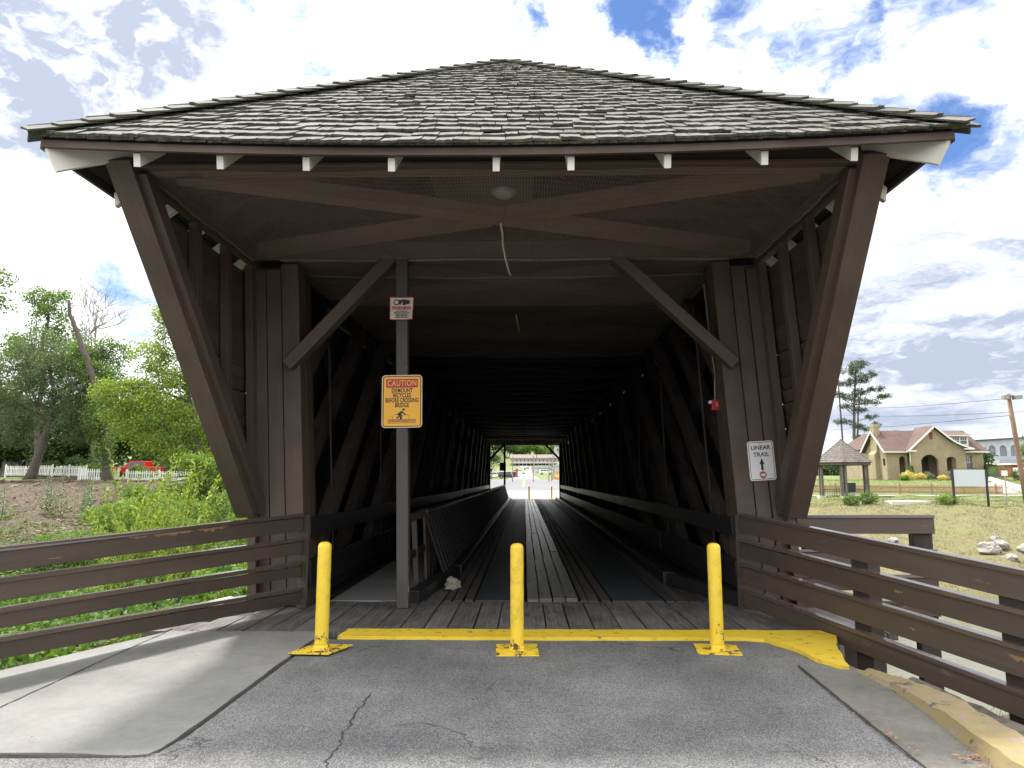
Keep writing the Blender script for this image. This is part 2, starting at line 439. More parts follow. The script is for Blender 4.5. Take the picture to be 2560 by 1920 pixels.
plain('stone_pale', (0.55, 0.53, 0.47), 0.85, 0.15)
plain('plaque_stone', (0.045, 0.048, 0.045), 0.45, 0.3)
plain('car_red', (0.45, 0.018, 0.015), 0.25, 0.02, bump=0)
plain('car_dark', (0.03, 0.035, 0.04), 0.25, 0.02, bump=0)
plain('car_white', (0.75, 0.75, 0.75), 0.25, 0.02, bump=0)
plain('car_silver', (0.40, 0.41, 0.42), 0.3, 0.02, bump=0, metal=0.4)
plain('rubber', (0.02, 0.02, 0.02), 0.8)
plain('road_paint', (0.55, 0.42, 0.12), 0.8)
plain('orange_sign', (0.85, 0.25, 0.02), 0.5, 0.03, bump=0)
m, t, p = new_mat('dark_glass')
p.inputs['Base Color'].default_value = (0.03, 0.035, 0.04, 1)
p.inputs['Roughness'].default_value = 0.08
p.inputs['Specular IOR Level'].default_value = 0.8

# red asphalt-shingle house roof in courses
m, t, p = new_mat('roof_red')
ob = t.n('ShaderNodeNewGeometry').outputs['Position']
br = t.n('ShaderNodeTexBrick'); br.inputs['Scale'].default_value = 1.0
t.put(br.inputs['Vector'], t.mapping(t.n('ShaderNodeTexCoord').outputs['UV'], (1, 1, 1)))
br.inputs['Brick Width'].default_value = 0.35; br.inputs['Row Height'].default_value = 0.16
br.inputs['Mortar Size'].default_value = 0.012
br.inputs['Color1'].default_value = (0.125, 0.078, 0.066, 1); br.inputs['Color2'].default_value = (0.095, 0.062, 0.054, 1)
br.inputs['Mortar'].default_value = (0.10, 0.06, 0.055, 1)
t.put(p.inputs['Base Color'], t.mix(1.0, br.outputs[0], t.math('MULTIPLY_ADD', t.noise(ob, 1.2, 5), 0.8, 0.6), 'MULTIPLY'))
t.put(p.inputs['Roughness'], 0.9)
# tan brick
m, t, p = new_mat('house_brick')
ob = t.n('ShaderNodeNewGeometry').outputs['Position']
br = t.n('ShaderNodeTexBrick'); br.inputs['Scale'].default_value = 1.0
t.put(br.inputs['Vector'], t.n('ShaderNodeTexCoord').outputs['UV'])
br.inputs['Brick Width'].default_value = 0.24; br.inputs['Row Height'].default_value = 0.085
br.inputs['Mortar Size'].default_value = 0.012
br.inputs['Color1'].default_value = (0.36, 0.29, 0.165, 1); br.inputs['Color2'].default_value = (0.29, 0.24, 0.145, 1)
br.inputs['Mortar'].default_value = (0.27, 0.23, 0.17, 1)
t.put(p.inputs['Base Color'], t.mix(1.0, br.outputs[0], t.math('MULTIPLY_ADD', t.noise(ob, 0.9, 6, 0.6), 0.7, 0.66), 'MULTIPLY'))
t.put(p.inputs['Roughness'], 0.9)
t.put(p.inputs['Normal'], t.bump(br.outputs['Fac'], -0.3, 0.01))

# water
m, t, p = new_mat('river_water')
ob = t.n('ShaderNodeNewGeometry').outputs['Position']
t.put(p.inputs['Base Color'], (0.11, 0.105, 0.055))
p.inputs['Roughness'].default_value = 0.06
p.inputs['Specular IOR Level'].default_value = 0.7
t.put(p.inputs['Normal'], t.bump(t.math('ADD', t.noise(ob, 2.2, 4, 0.6), t.math('MULTIPLY', t.noise(ob, 9, 3, 0.6), 0.3)), 0.25, 0.05))

# ground: what grows or lies there is stored on the vertices (r soil, g dry grass, b green grass)
m, t, p = new_mat('ground')
ob = t.n('ShaderNodeNewGeometry').outputs['Position']
at = t.n('ShaderNodeAttribute', attribute_name='cover').outputs['Color']
sc_ = t.n('ShaderNodeSeparateColor'); t.link(at, sc_.inputs[0])
n1 = t.noise(ob, 0.6, 7, 0.65); n2 = t.noise(ob, 5.5, 7, 0.7); n3 = t.noise(ob, 24, 4, 0.7)
soil = t.mix(t.step(n2, 0.35, 0.7), (0.055, 0.040, 0.029), (0.145, 0.105, 0.075))
dry = t.mix(t.step(t.math('ADD', t.math('MULTIPLY', n2, 0.6), t.math('MULTIPLY', n3, 0.4)), 0.35, 0.65), (0.115, 0.105, 0.045), (0.215, 0.19, 0.09))
dry = t.mix(t.step(n1, 0.5, 0.68, 0.0, 0.55), dry, (0.17, 0.19, 0.055))
grs = t.mix(t.step(t.math('ADD', t.math('MULTIPLY', n2, 0.5), t.math('MULTIPLY', n3, 0.5)), 0.35, 0.65), (0.06, 0.095, 0.022), (0.16, 0.20, 0.055))
grs = t.mix(t.step(n1, 0.48, 0.62, 0.0, 0.65), grs, (0.23, 0.20, 0.09))
jit = t.math('MULTIPLY', t.math('SUBTRACT', t.noise(ob, 1.4, 6, 0.7), 0.5), 0.9)
c = t.mix(t.step(t.math('ADD', sc_.outputs[1], jit), 0.35, 0.65), soil, dry)
c = t.mix(t.step(t.math('ADD', sc_.outputs[2], jit), 0.35, 0.65), c, grs)
t.put(p.inputs['Base Color'], c)
t.put(p.inputs['Roughness'], 0.95)
t.put(p.inputs['Normal'], t.bump(t.math('ADD', n2, n3), 0.9, 0.06))

# ------------------------------------------------------------------ geometry helpers
class MB:
    """collects boxes, bars and tubes in real metres; build() links them as one mesh object"""
    def __init__(self, warp=None, seed=None):
        self.v = []; self.f = []; self.uv = []; self.mi = []
        self.warp = warp
        self.r = random.Random(seed if seed is not None else random.random())
    def add(self, pts, faces, uvs, mi=0):
        b = len(self.v)
        self.v += [tuple(p) for p in pts]
        for fc, uv in zip(faces, uvs):
            self.f.append(tuple(b + i for i in fc)); self.uv.append(uv); self.mi.append(mi)
    def frame(self, o, ax, ay, az, sx, sy, sz, mi=0, taper=1.0, mats=None, jit=0.0):
        """box centred on o with unit axes ax (long), ay, az and full sizes"""
        o = Vector(o); r = self.r
        ou, ov = r.random() * 20, r.random() * 20
        P = []; L = []
        for i in (-.5, .5):
            for j in (-.5, .5):
                for k in (-.5, .5):
                    s = taper if i > 0 else 1.0
                    x, y, z = i * sx, j * sy * s, k * sz * s
                    if jit:
                        x += r.uniform(-jit, jit); y += r.uniform(-jit, jit); z += r.uniform(-jit, jit)
                    P.append(o + ax * x + ay * y + az * z); L.append((x, y, z))
        F = [(0, 1, 3, 2), (4, 6, 7, 5), (0, 4, 5, 1), (2, 3, 7, 6), (0, 2, 6, 4), (1, 5, 7, 3)]
        A = [(1, 2), (1, 2), (0, 2), (0, 2), (0, 1), (0, 1)]
        for q, (fc, (a, b_)) in enumerate(zip(F, A)):
            uv = [(L[i][a] + ou, L[i][b_] + ov + q * 1.3) for i in fc]
            base = len(self.v)
            self.v += [tuple(P[i]) for i in fc] if False else []
            self._q = None
            self.f.append(tuple(len(self.v) + i for i in fc)); self.uv.append(uv)
            self.mi.append(mats[q] if mats else mi)
        self.v += [tuple(pp) for pp in P]
        return self
    def box(self, x0, x1, y0, y1, z0, z1, mi=0, jit=0.0, mats=None):
        d = (x1 - x0, y1 - y0, z1 - z0)
        ax = [Vector((1, 0, 0)), Vector((0, 1, 0)), Vector((0, 0, 1))]
        k = max(range(3), key=lambda i: abs(d[i]))
        o = ((x0 + x1) / 2, (y0 + y1) / 2, (z0 + z1) / 2)
        i, j = [(1, 2), (2, 0), (0, 1)][k]
        return self.frame(o, ax[k], ax[i], ax[j], abs(d[k]), abs(d[i]), abs(d[j]), mi=mi, jit=jit)
    def bar(self, p, q, w, h, up=(0, 0, 1), mi=0, taper=1.0, jit=0.0):
        """a timber from p to q, w wide across, h high along up"""
        p, q = Vector(p), Vector(q)
        ax = (q - p).normalized(); upv = Vector(up)
        ay = upv.cross(ax)
        if ay.length < 1e-5: ay = Vector((1, 0, 0)).cross(ax)
        ay.normalize(); az = ax.cross(ay).normalized()
        return self.frame((p + q) / 2, ax, ay, az, (q - p).length, w, h, mi=mi, taper=taper, jit=jit)
    def tube(self, pts, rad, n=8, mi=0, cap=True):
        pts = [Vector(p) for p in pts]
        rad = rad if isinstance(rad, (list, tuple)) else [rad] * len(pts)
        b = len(self.v); L = 0.0
        prev = None; us = []
        for i, p in enumerate(pts):
            d = (pts[min(i + 1, len(pts) - 1)] - pts[max(i - 1, 0)]).normalized()
            a = prev if prev is not None else (Vector((1, 0, 0)) if abs(d.x) < 0.9 else Vector((0, 1, 0)))
            a = (a - d * a.dot(d)).normalized(); prev = a
            c = d.cross(a)
            for k in range(n):
                t = 2 * math.pi * k / n
                self.v.append(tuple(p + (a * math.cos(t) + c * math.sin(t)) * rad[i]))
            if i: L += (p - pts[i - 1]).length
            us.append(L)
        for i in range(len(pts) - 1):
            for k in range(n):
                k2 = (k + 1) % n
                self.f.append((b + i * n + k, b + i * n + k2, b + (i + 1) * n + k2, b + (i + 1) * n + k))
                self.uv.append([(us[i], k * .1), (us[i], k * .1 + .1), (us[i + 1], k * .1 + .1), (us[i + 1], k * .1)]); self.mi.append(mi)
        if cap:
            for i, rev in ((0, True), (len(pts) - 1, False)):
                fc = [b + i * n + k for k in range(n)]
                if rev: fc = fc[::-1]
                self.f.append(tuple(fc)); self.uv.append([(0, 0)] * n); self.mi.append(mi)
        return self
    def prism(self, poly, z0, z1, axis='z', mi=0, side_mi=None):
        """poly: 2D outline; axis z: (x,y) at heights z0..z1; axis y: (x,z) at depths; axis x: (y,z)"""
        n = len(poly); b = len(self.v)
        def P(a, c, h):
            return {'z': (a, c, h), 'y': (a, h, c), 'x': (h, a, c)}[axis]
        for h in (z0, z1):
            for a, c in poly: self.v.append(P(a, c, h))
        self.f.append(tuple(b + i for i in range(n))[::-1]); self.uv.append([(a, c) for a, c in poly][::-1]); self.mi.append(mi)
        self.f.append(tuple(b + n + i for i in range(n))); self.uv.append([(a, c) for a, c in poly]); self.mi.append(mi)
        s = 0
        for i in range(n):
            j = (i + 1) % n
            l = math.dist(poly[i], poly[j])
            self.f.append((b + i, b + j, b + n + j, b + n + i)); self.uv.append([(s, z0), (s + l, z0), (s + l, z1), (s, z1)])
            self.mi.append(mi if side_mi is None else side_mi); s += l
        return self
    def lathe(self, prof, n=20, at=(0, 0, 0), mi=0):
        b = len(self.v)
        for r_, z in prof:
            for k in range(n):
                t = 2 * math.pi * k / n
                self.v.append((at[0] + r_ * math.cos(t), at[1] + r_ * math.sin(t), at[2] + z))
        for i in range(len(prof) - 1):
            for k in range(n):
                k2 = (k + 1) % n
                self.f.append((b + i * n + k, b + i * n + k2, b + (i + 1) * n + k2, b + (i + 1) * n + k))
                self.uv.append([(k / n, prof[i][1]), ((k + 1) / n, prof[i][1]), ((k + 1) / n, prof[i + 1][1]), (k / n, prof[i + 1][1])]); self.mi.append(mi)
        self.f.append(tuple(b + k for k in range(n))[::-1]); self.uv.append([(0, 0)] * n); self.mi.append(mi)
        e = b + (len(prof) - 1) * n
        self.f.append(tuple(e + k for k in range(n))); self.uv.append([(0, 0)] * n); self.mi.append(mi)
        return self
    def mesh(self, name, mats):
        me = bpy.data.meshes.new(name)
        vs = [self.warp(*v) for v in self.v] if self.warp else self.v
        me.from_pydata(vs, [], self.f)
        ul = me.uv_layers.new(name='UVMap')
        flat = [c for uv in self.uv for p_ in uv for c in p_]
        ul.data.foreach_set('uv', flat)
        for mm in (mats if isinstance(mats, (list, tuple)) else [mats]):
            me.materials.append(MATS[mm] if isinstance(mm, str) else mm)
        me.polygons.foreach_set('material_index', self.mi)
        me.update()
        return me
    def build(self, name, mats, parent=None, bevel=0.0, smooth=False, loc=None):
        me = self.mesh(name, mats)
        return place(name, me, parent, bevel, smooth, loc)

def place(name, me, parent=None, bevel=0.0, smooth=False, loc=None):
    o = bpy.data.objects.new(name, me)
    C.objects.link(o)
    if loc is not None: o.location = loc
    if parent is not None:
        o.parent = parent
        if parent.parent is None:
            o.matrix_parent_inverse = Matrix.Translation(-Vector(parent.location)) if parent.type == 'EMPTY' and parent.get('_abs', 1) else Matrix.Identity(4)
    if bevel:
        b = o.modifiers.new('bevel', 'BEVEL'); b.width = bevel; b.segments = 2; b.limit_method = 'ANGLE'
    if smooth:
        me.polygons.foreach_set('use_smooth', [True] * len(me.polygons)); me.update()
    return o

def empty(name, loc=(0, 0, 0), rz=0.0):
    """a thing built in place: its parts are given in world metres and keep them"""
    o = bpy.data.objects.new(name, None); C.objects.link(o)
    o.location = loc; o.rotation_euler = (0, 0, rz); o.empty_display_size = 0.2
    return o

def tag(o, label=None, cat=None, group=None, kind=None):
    if label: o['label'] = label
    if cat: o['category'] = cat
    if group: o['group'] = group
    if kind: o['kind'] = kind
    return o

def local(parent, name, me, loc=(0, 0, 0), rot=None, scale=None, bevel=0.0):
    """a part given in its parent's own coordinates"""
    o = bpy.data.objects.new(name, me); C.objects.link(o)
    o.parent = parent; o.location = loc
    if rot is not None: o.rotation_euler = rot
    if scale is not None: o.scale = scale
    if bevel:
        b = o.modifiers.new('bevel', 'BEVEL'); b.width = bevel; b.segments = 2; b.limit_method = 'ANGLE'
    return o

def copy_tree(o, parent=None):
    c = o.copy(); C.objects.link(c)
    if parent is not None: c.parent = parent
    for ch in list(o.children): copy_tree(ch, c)
    return c

def text_mesh(name, body, size, mat, sx=1.0, align='CENTER', depth=0.0008, spacing=1.0, bold=0.0):
    cu = bpy.data.curves.new(name, 'FONT')
    cu.body = body; cu.size = size; cu.align_x = align; cu.align_y = 'CENTER'
    cu.extrude = depth; cu.space_character = spacing; cu.offset = bold; cu.resolution_u = 4
    o = bpy.data.objects.new(name, cu); C.objects.link(o)
    dg = bpy.context.evaluated_depsgraph_get()
    me = bpy.data.meshes.new_from_object(o.evaluated_get(dg))
    me.name = name
    bpy.data.objects.remove(o); bpy.data.curves.remove(cu)
    me.transform(Matrix.Diagonal((sx, 1, 1, 1)))
    me.materials.clear(); me.materials.append(MATS[mat])
    return me

def rounded(w, h, r, n=6):
    pts = []
    for cx_, cy_, a0 in ((w / 2 - r, h / 2 - r, 0), (-w / 2 + r, h / 2 - r, 90), (-w / 2 + r, -h / 2 + r, 180), (w / 2 - r, -h / 2 + r, 270)):
        for k in range(n + 1):
            a = R(a0 + 90 * k / n); pts.append((cx_ + r * math.cos(a), cy_ + r * math.sin(a)))
    return pts

# ------------------------------------------------------------------ covered bridge
LEAN = 0.062
def lean(x, y, z):
    """the old bridge leans a little to the left"""
    k = LEAN * (1 - min(1.0, max(0.0, (y - 8.8) / 7.0)))
    return (x - k * max(z, 0.0), y, z)
BR = lambda seed=None: MB(warp=lean, seed=seed)

bridge = empty('covered_bridge', (0, 8.25, 0))
tag(bridge, 'long brown timber covered bridge with a shingled hip roof hood over its mouth', 'bridge')

Y0, Y1 = 8.25, 48.6          # the two mouths
YE = 5.10                    # front eave
YB = 5.60                    # front beam face
HW = 3.63                    # half width at the eaves
ZE, RUN, RISE = 4.145, 3.64, 2.885
XO = 3.15                    # outer face of side boards

# --- roof: sheathing boards under the shingles, seen from below through the net
shift = -0.25
def sagf(x, y):
    """the old eave sags in the middle"""
    return -0.105 * max(0.0, 1 - (x / HW) ** 2) * max(0.0, 1 - (y - YE) / 2.6) if y < 9 else 0.0
def RF(x, y, z): return (x + shift, y, z + sagf(x, y))
roof = MB(warp=RF)
slope = math.hypot(RUN, RISE)
fd = Vector((0, RUN, RISE)) / slope; fn = Vector((0, -RISE, RUN)) / slope; fx = Vector((1, 0, 0))
s = 0.05
while s < slope - 0.15:                        # front hip face, spaced battens
    hw = HW * (1 - s / slope) - 0.04
    c0 = Vector((0, YE, ZE)) + fd * (s + 0.06) - fn * 0.035
    ns = max(1, int(hw * 2 / .5))
    for q in range(ns):
        roof.frame(c0 + fx * (-hw + 2 * hw * (q + .5) / ns), fx, fd, fn, 2 * hw / ns, 0.13, 0.022)
    s += 0.175
for sx in (-1, 1):                              # side slopes
    sdv = Vector((-sx * RUN, 0, RISE)) / slope; sn = Vector((sx * RISE, 0, RUN)) / slope
    s = 0.05
    while s < slope - 0.1:
        f = s / slope
        ya, yb = YE + RUN * f, 51.7 - RUN * f
        c0 = Vector((sx * HW, (ya + yb) / 2, ZE)) + sdv * (s + 0.06) - sn * 0.035
        roof.frame(c0, Vector((0, 1, 0)), sdv, sn, yb - ya, 0.13, 0.022)
        s += 0.175
roof_o = roof.build('roof', 'tunnel_wood', bridge)
shade_sheet = MB(warp=RF)
NG = 14
for i in range(NG):
    for j in range(8):
        t0, t1 = j / 8, (j + 1) / 8
        def FP(u, t_):
            hw = HW * (1 - t_) - .02
            v_ = Vector((0, YE + .05, ZE)) + fd * (slope * t_ * .985) - fn * 0.018
            return (-hw + 2 * hw * u, v_.y, v_.z)
        shade_sheet.add([FP(i / NG, t0), FP((i + 1) / NG, t0), FP((i + 1) / NG, t1), FP(i / NG, t1)], [(0, 1, 2, 3)], [[(0, 0)] * 4])
for sx in (-1, 1):
    A4 = [(sx * (HW - .03), YE + .08, ZE - .02), (sx * (HW - .03), 51.6, ZE - .02), (0, 51.7 - RUN, ZE + RISE - .04), (0, YE + RUN, ZE + RISE - .04)]
    shade_sheet.add(A4, [(0, 1, 2, 3)], [[(0, 0)] * 4])
shade_sheet.build('roof_felt', 'tar', roof_o)  # black sheet added so the gaps between battens look unlit

# shingle meshes: wedge with a torn, mossy butt end
def shingle_mesh(i):
    r = random.Random(100 + i); n = 5; L = 0.40; T = r.uniform(0.017, 0.026)
    m = MB(seed=i); V = []
    for k in range(n):
        x = (k / (n - 1) - .5)
        dy = r.uniform(-0.008, 0.008); dz = r.uniform(-0.003, 0.004)
        V.append((x, dy, 0.0)); V.append((x, dy + r.uniform(-.003, .003), T + dz)); V.append((x, 0.17, T * 0.8 + r.uniform(-.001, .001))); V.append((x, L, 0.003))
    F = []; U = []; M = []
    ou = r.random() * 30
    for k in range(n - 1):
        a, b = 4 * k, 4 * (k + 1)
        x0, x1 = V[a][0] * .16, V[b][0] * .16
        F += [(a, b, b + 1, a + 1), (a + 1, b + 1, b + 2, a + 2), (a + 2, b + 2, b + 3, a + 3), (a + 3, b + 3, b, a)]
        U += [[(x0 + ou, 0), (x1 + ou, 0), (x1 + ou, .02), (x0 + ou, .02)], [(ou, x0), (ou, x1), (ou + .17, x1), (ou + .17, x0)], [(ou + .17, x0), (ou + .17, x1), (ou + .4, x1), (ou + .4, x0)], [(ou, 0)] * 4]
        M += [1, 0, 0, 0]
    F += [(0, 1, 2, 3), (4 * n - 4, 4 * n - 1, 4 * n - 2, 4 * n - 3)]; U += [[(0, 0)] * 4] * 2; M += [1, 1]
    m.v = V; m.f = F; m.uv = U; m.mi = M
    return m
SHM = [shingle_mesh(i) for i in range(14)]
SHME = [m_.mesh('shingle', ['shingle_top', 'shingle_butt']) for m_ in SHM]
def orient(ax, ay, az, loc, sx=1.0):
    M = Matrix(((ax.x * sx, ay.x, az.x, loc[0]), (ax.y * sx, ay.y, az.y, loc[1]), (ax.z * sx, ay.z, az.z, loc[2]), (0, 0, 0, 1)))
    return M
rs = random.Random(5)
stuff = MB(warp=None, seed=3)
n_single = 0; row = 0; s = -0.035
def lay(mi, M):
    """add shingle number mi, moved by M, to the joined field"""
    src = SHM[mi]; b = len(stuff.v)
    for v in src.v: stuff.v.append(tuple(M @ Vector(v)))
    stuff.f += [tuple(b + i for i in f) for f in src.f]
    ou = rs.random() * 50
    stuff.uv += [[(a + ou, b_) for a, b_ in u] for u in src.uv]; stuff.mi += src.mi
while s < slope - 0.10:
    hw = HW * (1 - max(s + .13, 0) / slope) + 0.05
    x = -hw + rs.uniform(-.05, 0)
    sag = 0.0
    while x < hw:
        w = rs.uniform(0.10, 0.225)
        xe = min(x + w, hw + 0.02)
        if xe - x < 0.05: break
        xm = (x + xe) / 2
        up = 0.012 * math.sin(x * 1.7 + row * 0.9) + rs.uniform(-0.010, 0.010)
        tilt = rs.uniform(0.040, 0.070) + (0.05 if rs.random() < 0.03 else 0)
        az = (fn * math.cos(tilt) - fd * -math.sin(tilt)).normalized()
        skew = rs.uniform(-0.025, 0.025)
        ax = (fx + fd * skew).normalized(); ay = az.cross(ax).normalized(); ax = ay.cross(az).normalized()
        roll = rs.uniform(-0.05, 0.05)
        ax = (ax + az * roll).normalized(); ay = az.cross(ax).normalized(); az = ax.cross(ay)
        loc = Vector((xm + shift, YE, ZE)) + fd * (s + up) + fn * (0.012 + rs.uniform(0, .007))
        loc.z += sagf(xm, loc.y); M = orient(ax, ay, az, loc, xe - x - 0.006)
        k = rs.randrange(14)
        if n_single < 300:
            o = bpy.data.objects.new('shingle', SHME[k]); C.objects.link(o)
            o.parent = roof_o; o.matrix_parent_inverse = roof_o.matrix_world.inverted(); o.matrix_world = Matrix.Translation((0, 0, 0)) @ M
            n_single += 1
        else:
            lay(k, M)
        x = xe
    row += 1; s += 0.1745
# starter course peeping out under the first row
x = -HW
while x < HW:
    w = rs.uniform(.12, .2)
    loc = Vector((x + w / 2 + shift, YE, ZE + sagf(x + w / 2, YE))) + fd * (-0.02) - fn * 0.008
    lay(rs.randrange(14), orient(fx, fd, fn, loc, w - .006)); x += w
# side slopes near the front: rows of shingles; beyond, stepped courses
for sx in (-1, 1):
    sdv = Vector((-sx * RUN, 0, RISE)) / slope; sn = Vector((sx * RISE, 0, RUN)) / slope
    ax0 = Vector((0, sx * 1.0, 0))
    s = -0.03
    while s < slope - 0.42:
        f = max(s, 0) / slope; y = YE + RUN * min(1, (max(s, 0) + .36) / slope)
        yn = min(y + 2.6, 40)
        while y < yn:
            w = rs.uniform(.11, .22)
            az = (sn * math.cos(.05) + sdv * math.sin(.05)).normalized(); ay = az.cross(ax0).normalized()
            loc = Vector((sx * HW + shift, y + w / 2, ZE)) + sdv * (s + rs.uniform(-.01, .01)) + sn * 0.014
            lay(rs.randrange(14), orient(ax0, ay, az, loc, w - .006)); y += w
        c0 = Vector((sx * HW + shift, (yn + 51.7 - RUN * f) / 2, ZE)) + sdv * (s + .15) + sn * 0.02
        stuff.frame(c0, Vector((0, 1, 0)), sdv, sn, 51.7 - RUN * f - yn, .34, .02)
        s += 0.1745
tag(stuff.build('shingle_field', ['shingle_top', 'shingle_butt'], roof_o), kind='stuff')
# hip caps, laid in pairs up both hips
apex = Vector((shift, YE + RUN, ZE + RISE))
cap_m = []
for i in range(6):
    mm_ = SHME[i].copy(); mm_.name = 'hip_shingle'
    for v_ in mm_.vertices: v_.co.z *= .9
    cap_m.append(mm_)
for sx in (-1, 1):
    c0 = Vector((sx * HW + shift, YE, ZE)); hd = (apex - c0); HL = hd.length; hd.normalize()
    out_s = Vector((sx * RISE, 0, RUN)) / slope
    s = -0.06
    while s < HL - 0.1:
        for side in (0, 1):
            nn = fn if side == 0 else out_s
            az = (nn + hd * 0.055).normalized()
            ay = (hd - az * hd.dot(az)).normalized()
            ax = ay.cross(az).normalized()
            lat = ax * (1 if (ax.dot(Vector((-sx, 0, 0)) if side == 0 else Vector((0, 1, 0))) > 0) else -1)
            loc = c0 + hd * (s + (0.05 if side else 0) + rs.uniform(-.015, .015)) + lat * 0.062 + nn * (0.050 if side == 0 else 0.060)
            M = orient(ax, ay, az, loc, 0.165)
            o = bpy.data.objects.new('hip_shingle', cap_m[rs.randrange(6)]); C.objects.link(o)
            o.parent = roof_o; o.matrix_parent_inverse = roof_o.matrix_world.inverted(); o.matrix_world = M
        s += 0.235
# eave trim
fa = MB(warp=RF, seed=11); NF = 16
for i in range(NF):
    xa, xb = -HW + .06 + (2 * HW - .12) * i / NF, -HW + .06 + (2 * HW - .12) * (i + 1) / NF
    b = len(fa.v); fa.v += [(xx, yy, zz) for xx in (xa, xb) for yy in (YE + .03, YE + .065) for zz in (ZE - .082, ZE - .022)]
    for f_ in [(0, 4, 5, 1), (6, 2, 3, 7), (0, 2, 6, 4), (1, 5, 7, 3)] + ([(0, 1, 3, 2)] if i == 0 else []) + ([(4, 6, 7, 5)] if i == NF - 1 else []):
        fa.f.append(tuple(b + q for q in f_)); fa.uv.append([(fa.v[b + q][0], fa.v[b + q][1] + fa.v[b + q][2]) for q in f_]); fa.mi.append(0)
fa.build('fascia', 'brown_paint', bridge)
for sx in (-1, 1):
    MB(warp=RF).bar((sx * (HW - .045), YE + .07, ZE - .05), (sx * (HW - .045), 51.6, ZE - .05), .035, .065).build('fascia', 'brown_dark', bridge)
# rafters with white painted tails on the front
sl = RISE / RUN
for x in (-2.84, -2.17, -1.48, -0.80, 0.03, 0.62, 1.38, 2.14, 2.84):
    top = max(0.3, RUN - abs(x) - .1)
    m_ = MB(warp=RF)
    ya, yb = YE + .10, YE + .49
    prof = [(ya, ZE - .20 + .02), (ya, ZE - .075 + .0), (yb, ZE - .075 + sl * (yb - ya)), (yb, ZE - .205 + sl * (yb - ya))]
    prof[0] = (ya + .02, ZE - .180)
    m_.prism(prof, x - .027, x + .027, 'x').build('rafter_tail', 'white_paint', bridge)
    MB(warp=RF).bar((x, yb, ZE - .145 + sl * (yb - ya)), (x, YE + top, ZE - .145 + sl * top - .0), .05, .14).build('rafter', 'brown_dark', bridge)
# white hip rafters at the two corners and tails along the sides
for sx in (-1, 1):
    p0 = Vector((sx * (HW - .10), YE + .10, ZE - .16)); d = Vector((-sx * 1, 1, 0)).normalized()
    p1 = p0 + d * 0.64 + Vector((0, 0, .64 * sl * .707))
    MB(warp=RF).bar(p0, p1, .055, .19).build('hip_rafter_tail', 'white_paint', bridge)
    MB(warp=RF).bar(p1, Vector((0, YE + RUN, ZE + RISE - .2)), .05, .19).build('hip_rafter', 'brown_dark', bridge)
    y = YE + .98; k = 0
    while y < 51.2:
        prof = [(sx * (HW - .12), ZE - .205), (sx * (HW - .10), ZE - .075), (sx * (HW - .42), ZE - .075 + sl * .32), (sx * (HW - .42), ZE - .215 + sl * .32)]
        m_ = MB(warp=RF); m_.prism(prof, y - .027, y + .027, 'y'); m_.build('rafter_tail', 'white_paint', bridge)
        if y < 14:
            t_ = min(RUN - .05, y - YE)
            MB(warp=RF).bar((sx * (HW - .42), y, ZE - .145 + sl * .32), (sx * (HW - t_ + 0.02), y, ZE - .145 + sl * t_), .05, .14).build('rafter', 'brown_dark', bridge)
        y += 0.60 if y < 20 else 1.2

# front beam and side plates
MB(warp=lean).box(-3.20, 3.18, YB, YB + .16, 4.120, 4.36, jit=.003).build('front_beam', 'beam_wood', bridge, bevel=.008)
MB(warp=lean).box(-3.16, 3.14, YB - .03, YB + .20, 4.085, 4.118, jit=.003).build('beam_lip', 'brown_paint', bridge, bevel=.005)
for sx in (-1, 1):
    MB(warp=lean).bar((sx * 3.122, YB + .21, 4.14), (sx * 3.122, 51.0, 4.14), .09, .16).build('wall_plate', 'brown_paint', bridge, bevel=.006)
    MB(warp=lean).bar((sx * 3.20, YB + .21, 4.29), (sx * 3.20, 51.0, 4.29), .10, .13).build('wall_plate', 'brown_dark', bridge)

# slanting corner braces that carry the hood
for sx in (-1, 1):
    ft = Vector((sx * 3.15, 8.10, 1.06)); tp = Vector((sx * 3.155, 5.50, 4.135))
    d = (tp - ft).normalized()
    m_ = MB(warp=lean); m_.bar(ft - d * 0.02, tp, .215, .11, up=(0, -1, 0)); m_.build('corner_brace', 'brown_paint', bridge, bevel=.006)
    off = Vector((0, .15, .03))
    m_ = MB(warp=lean); m_.bar(ft + off + Vector((-sx * .10, 0, 0)), tp + off + Vector((-sx * .10, 0, -.08)), .15, .15, up=(0, -1, 0)); m_.build('backing_brace', 'brown_paint', bridge, bevel=.005)
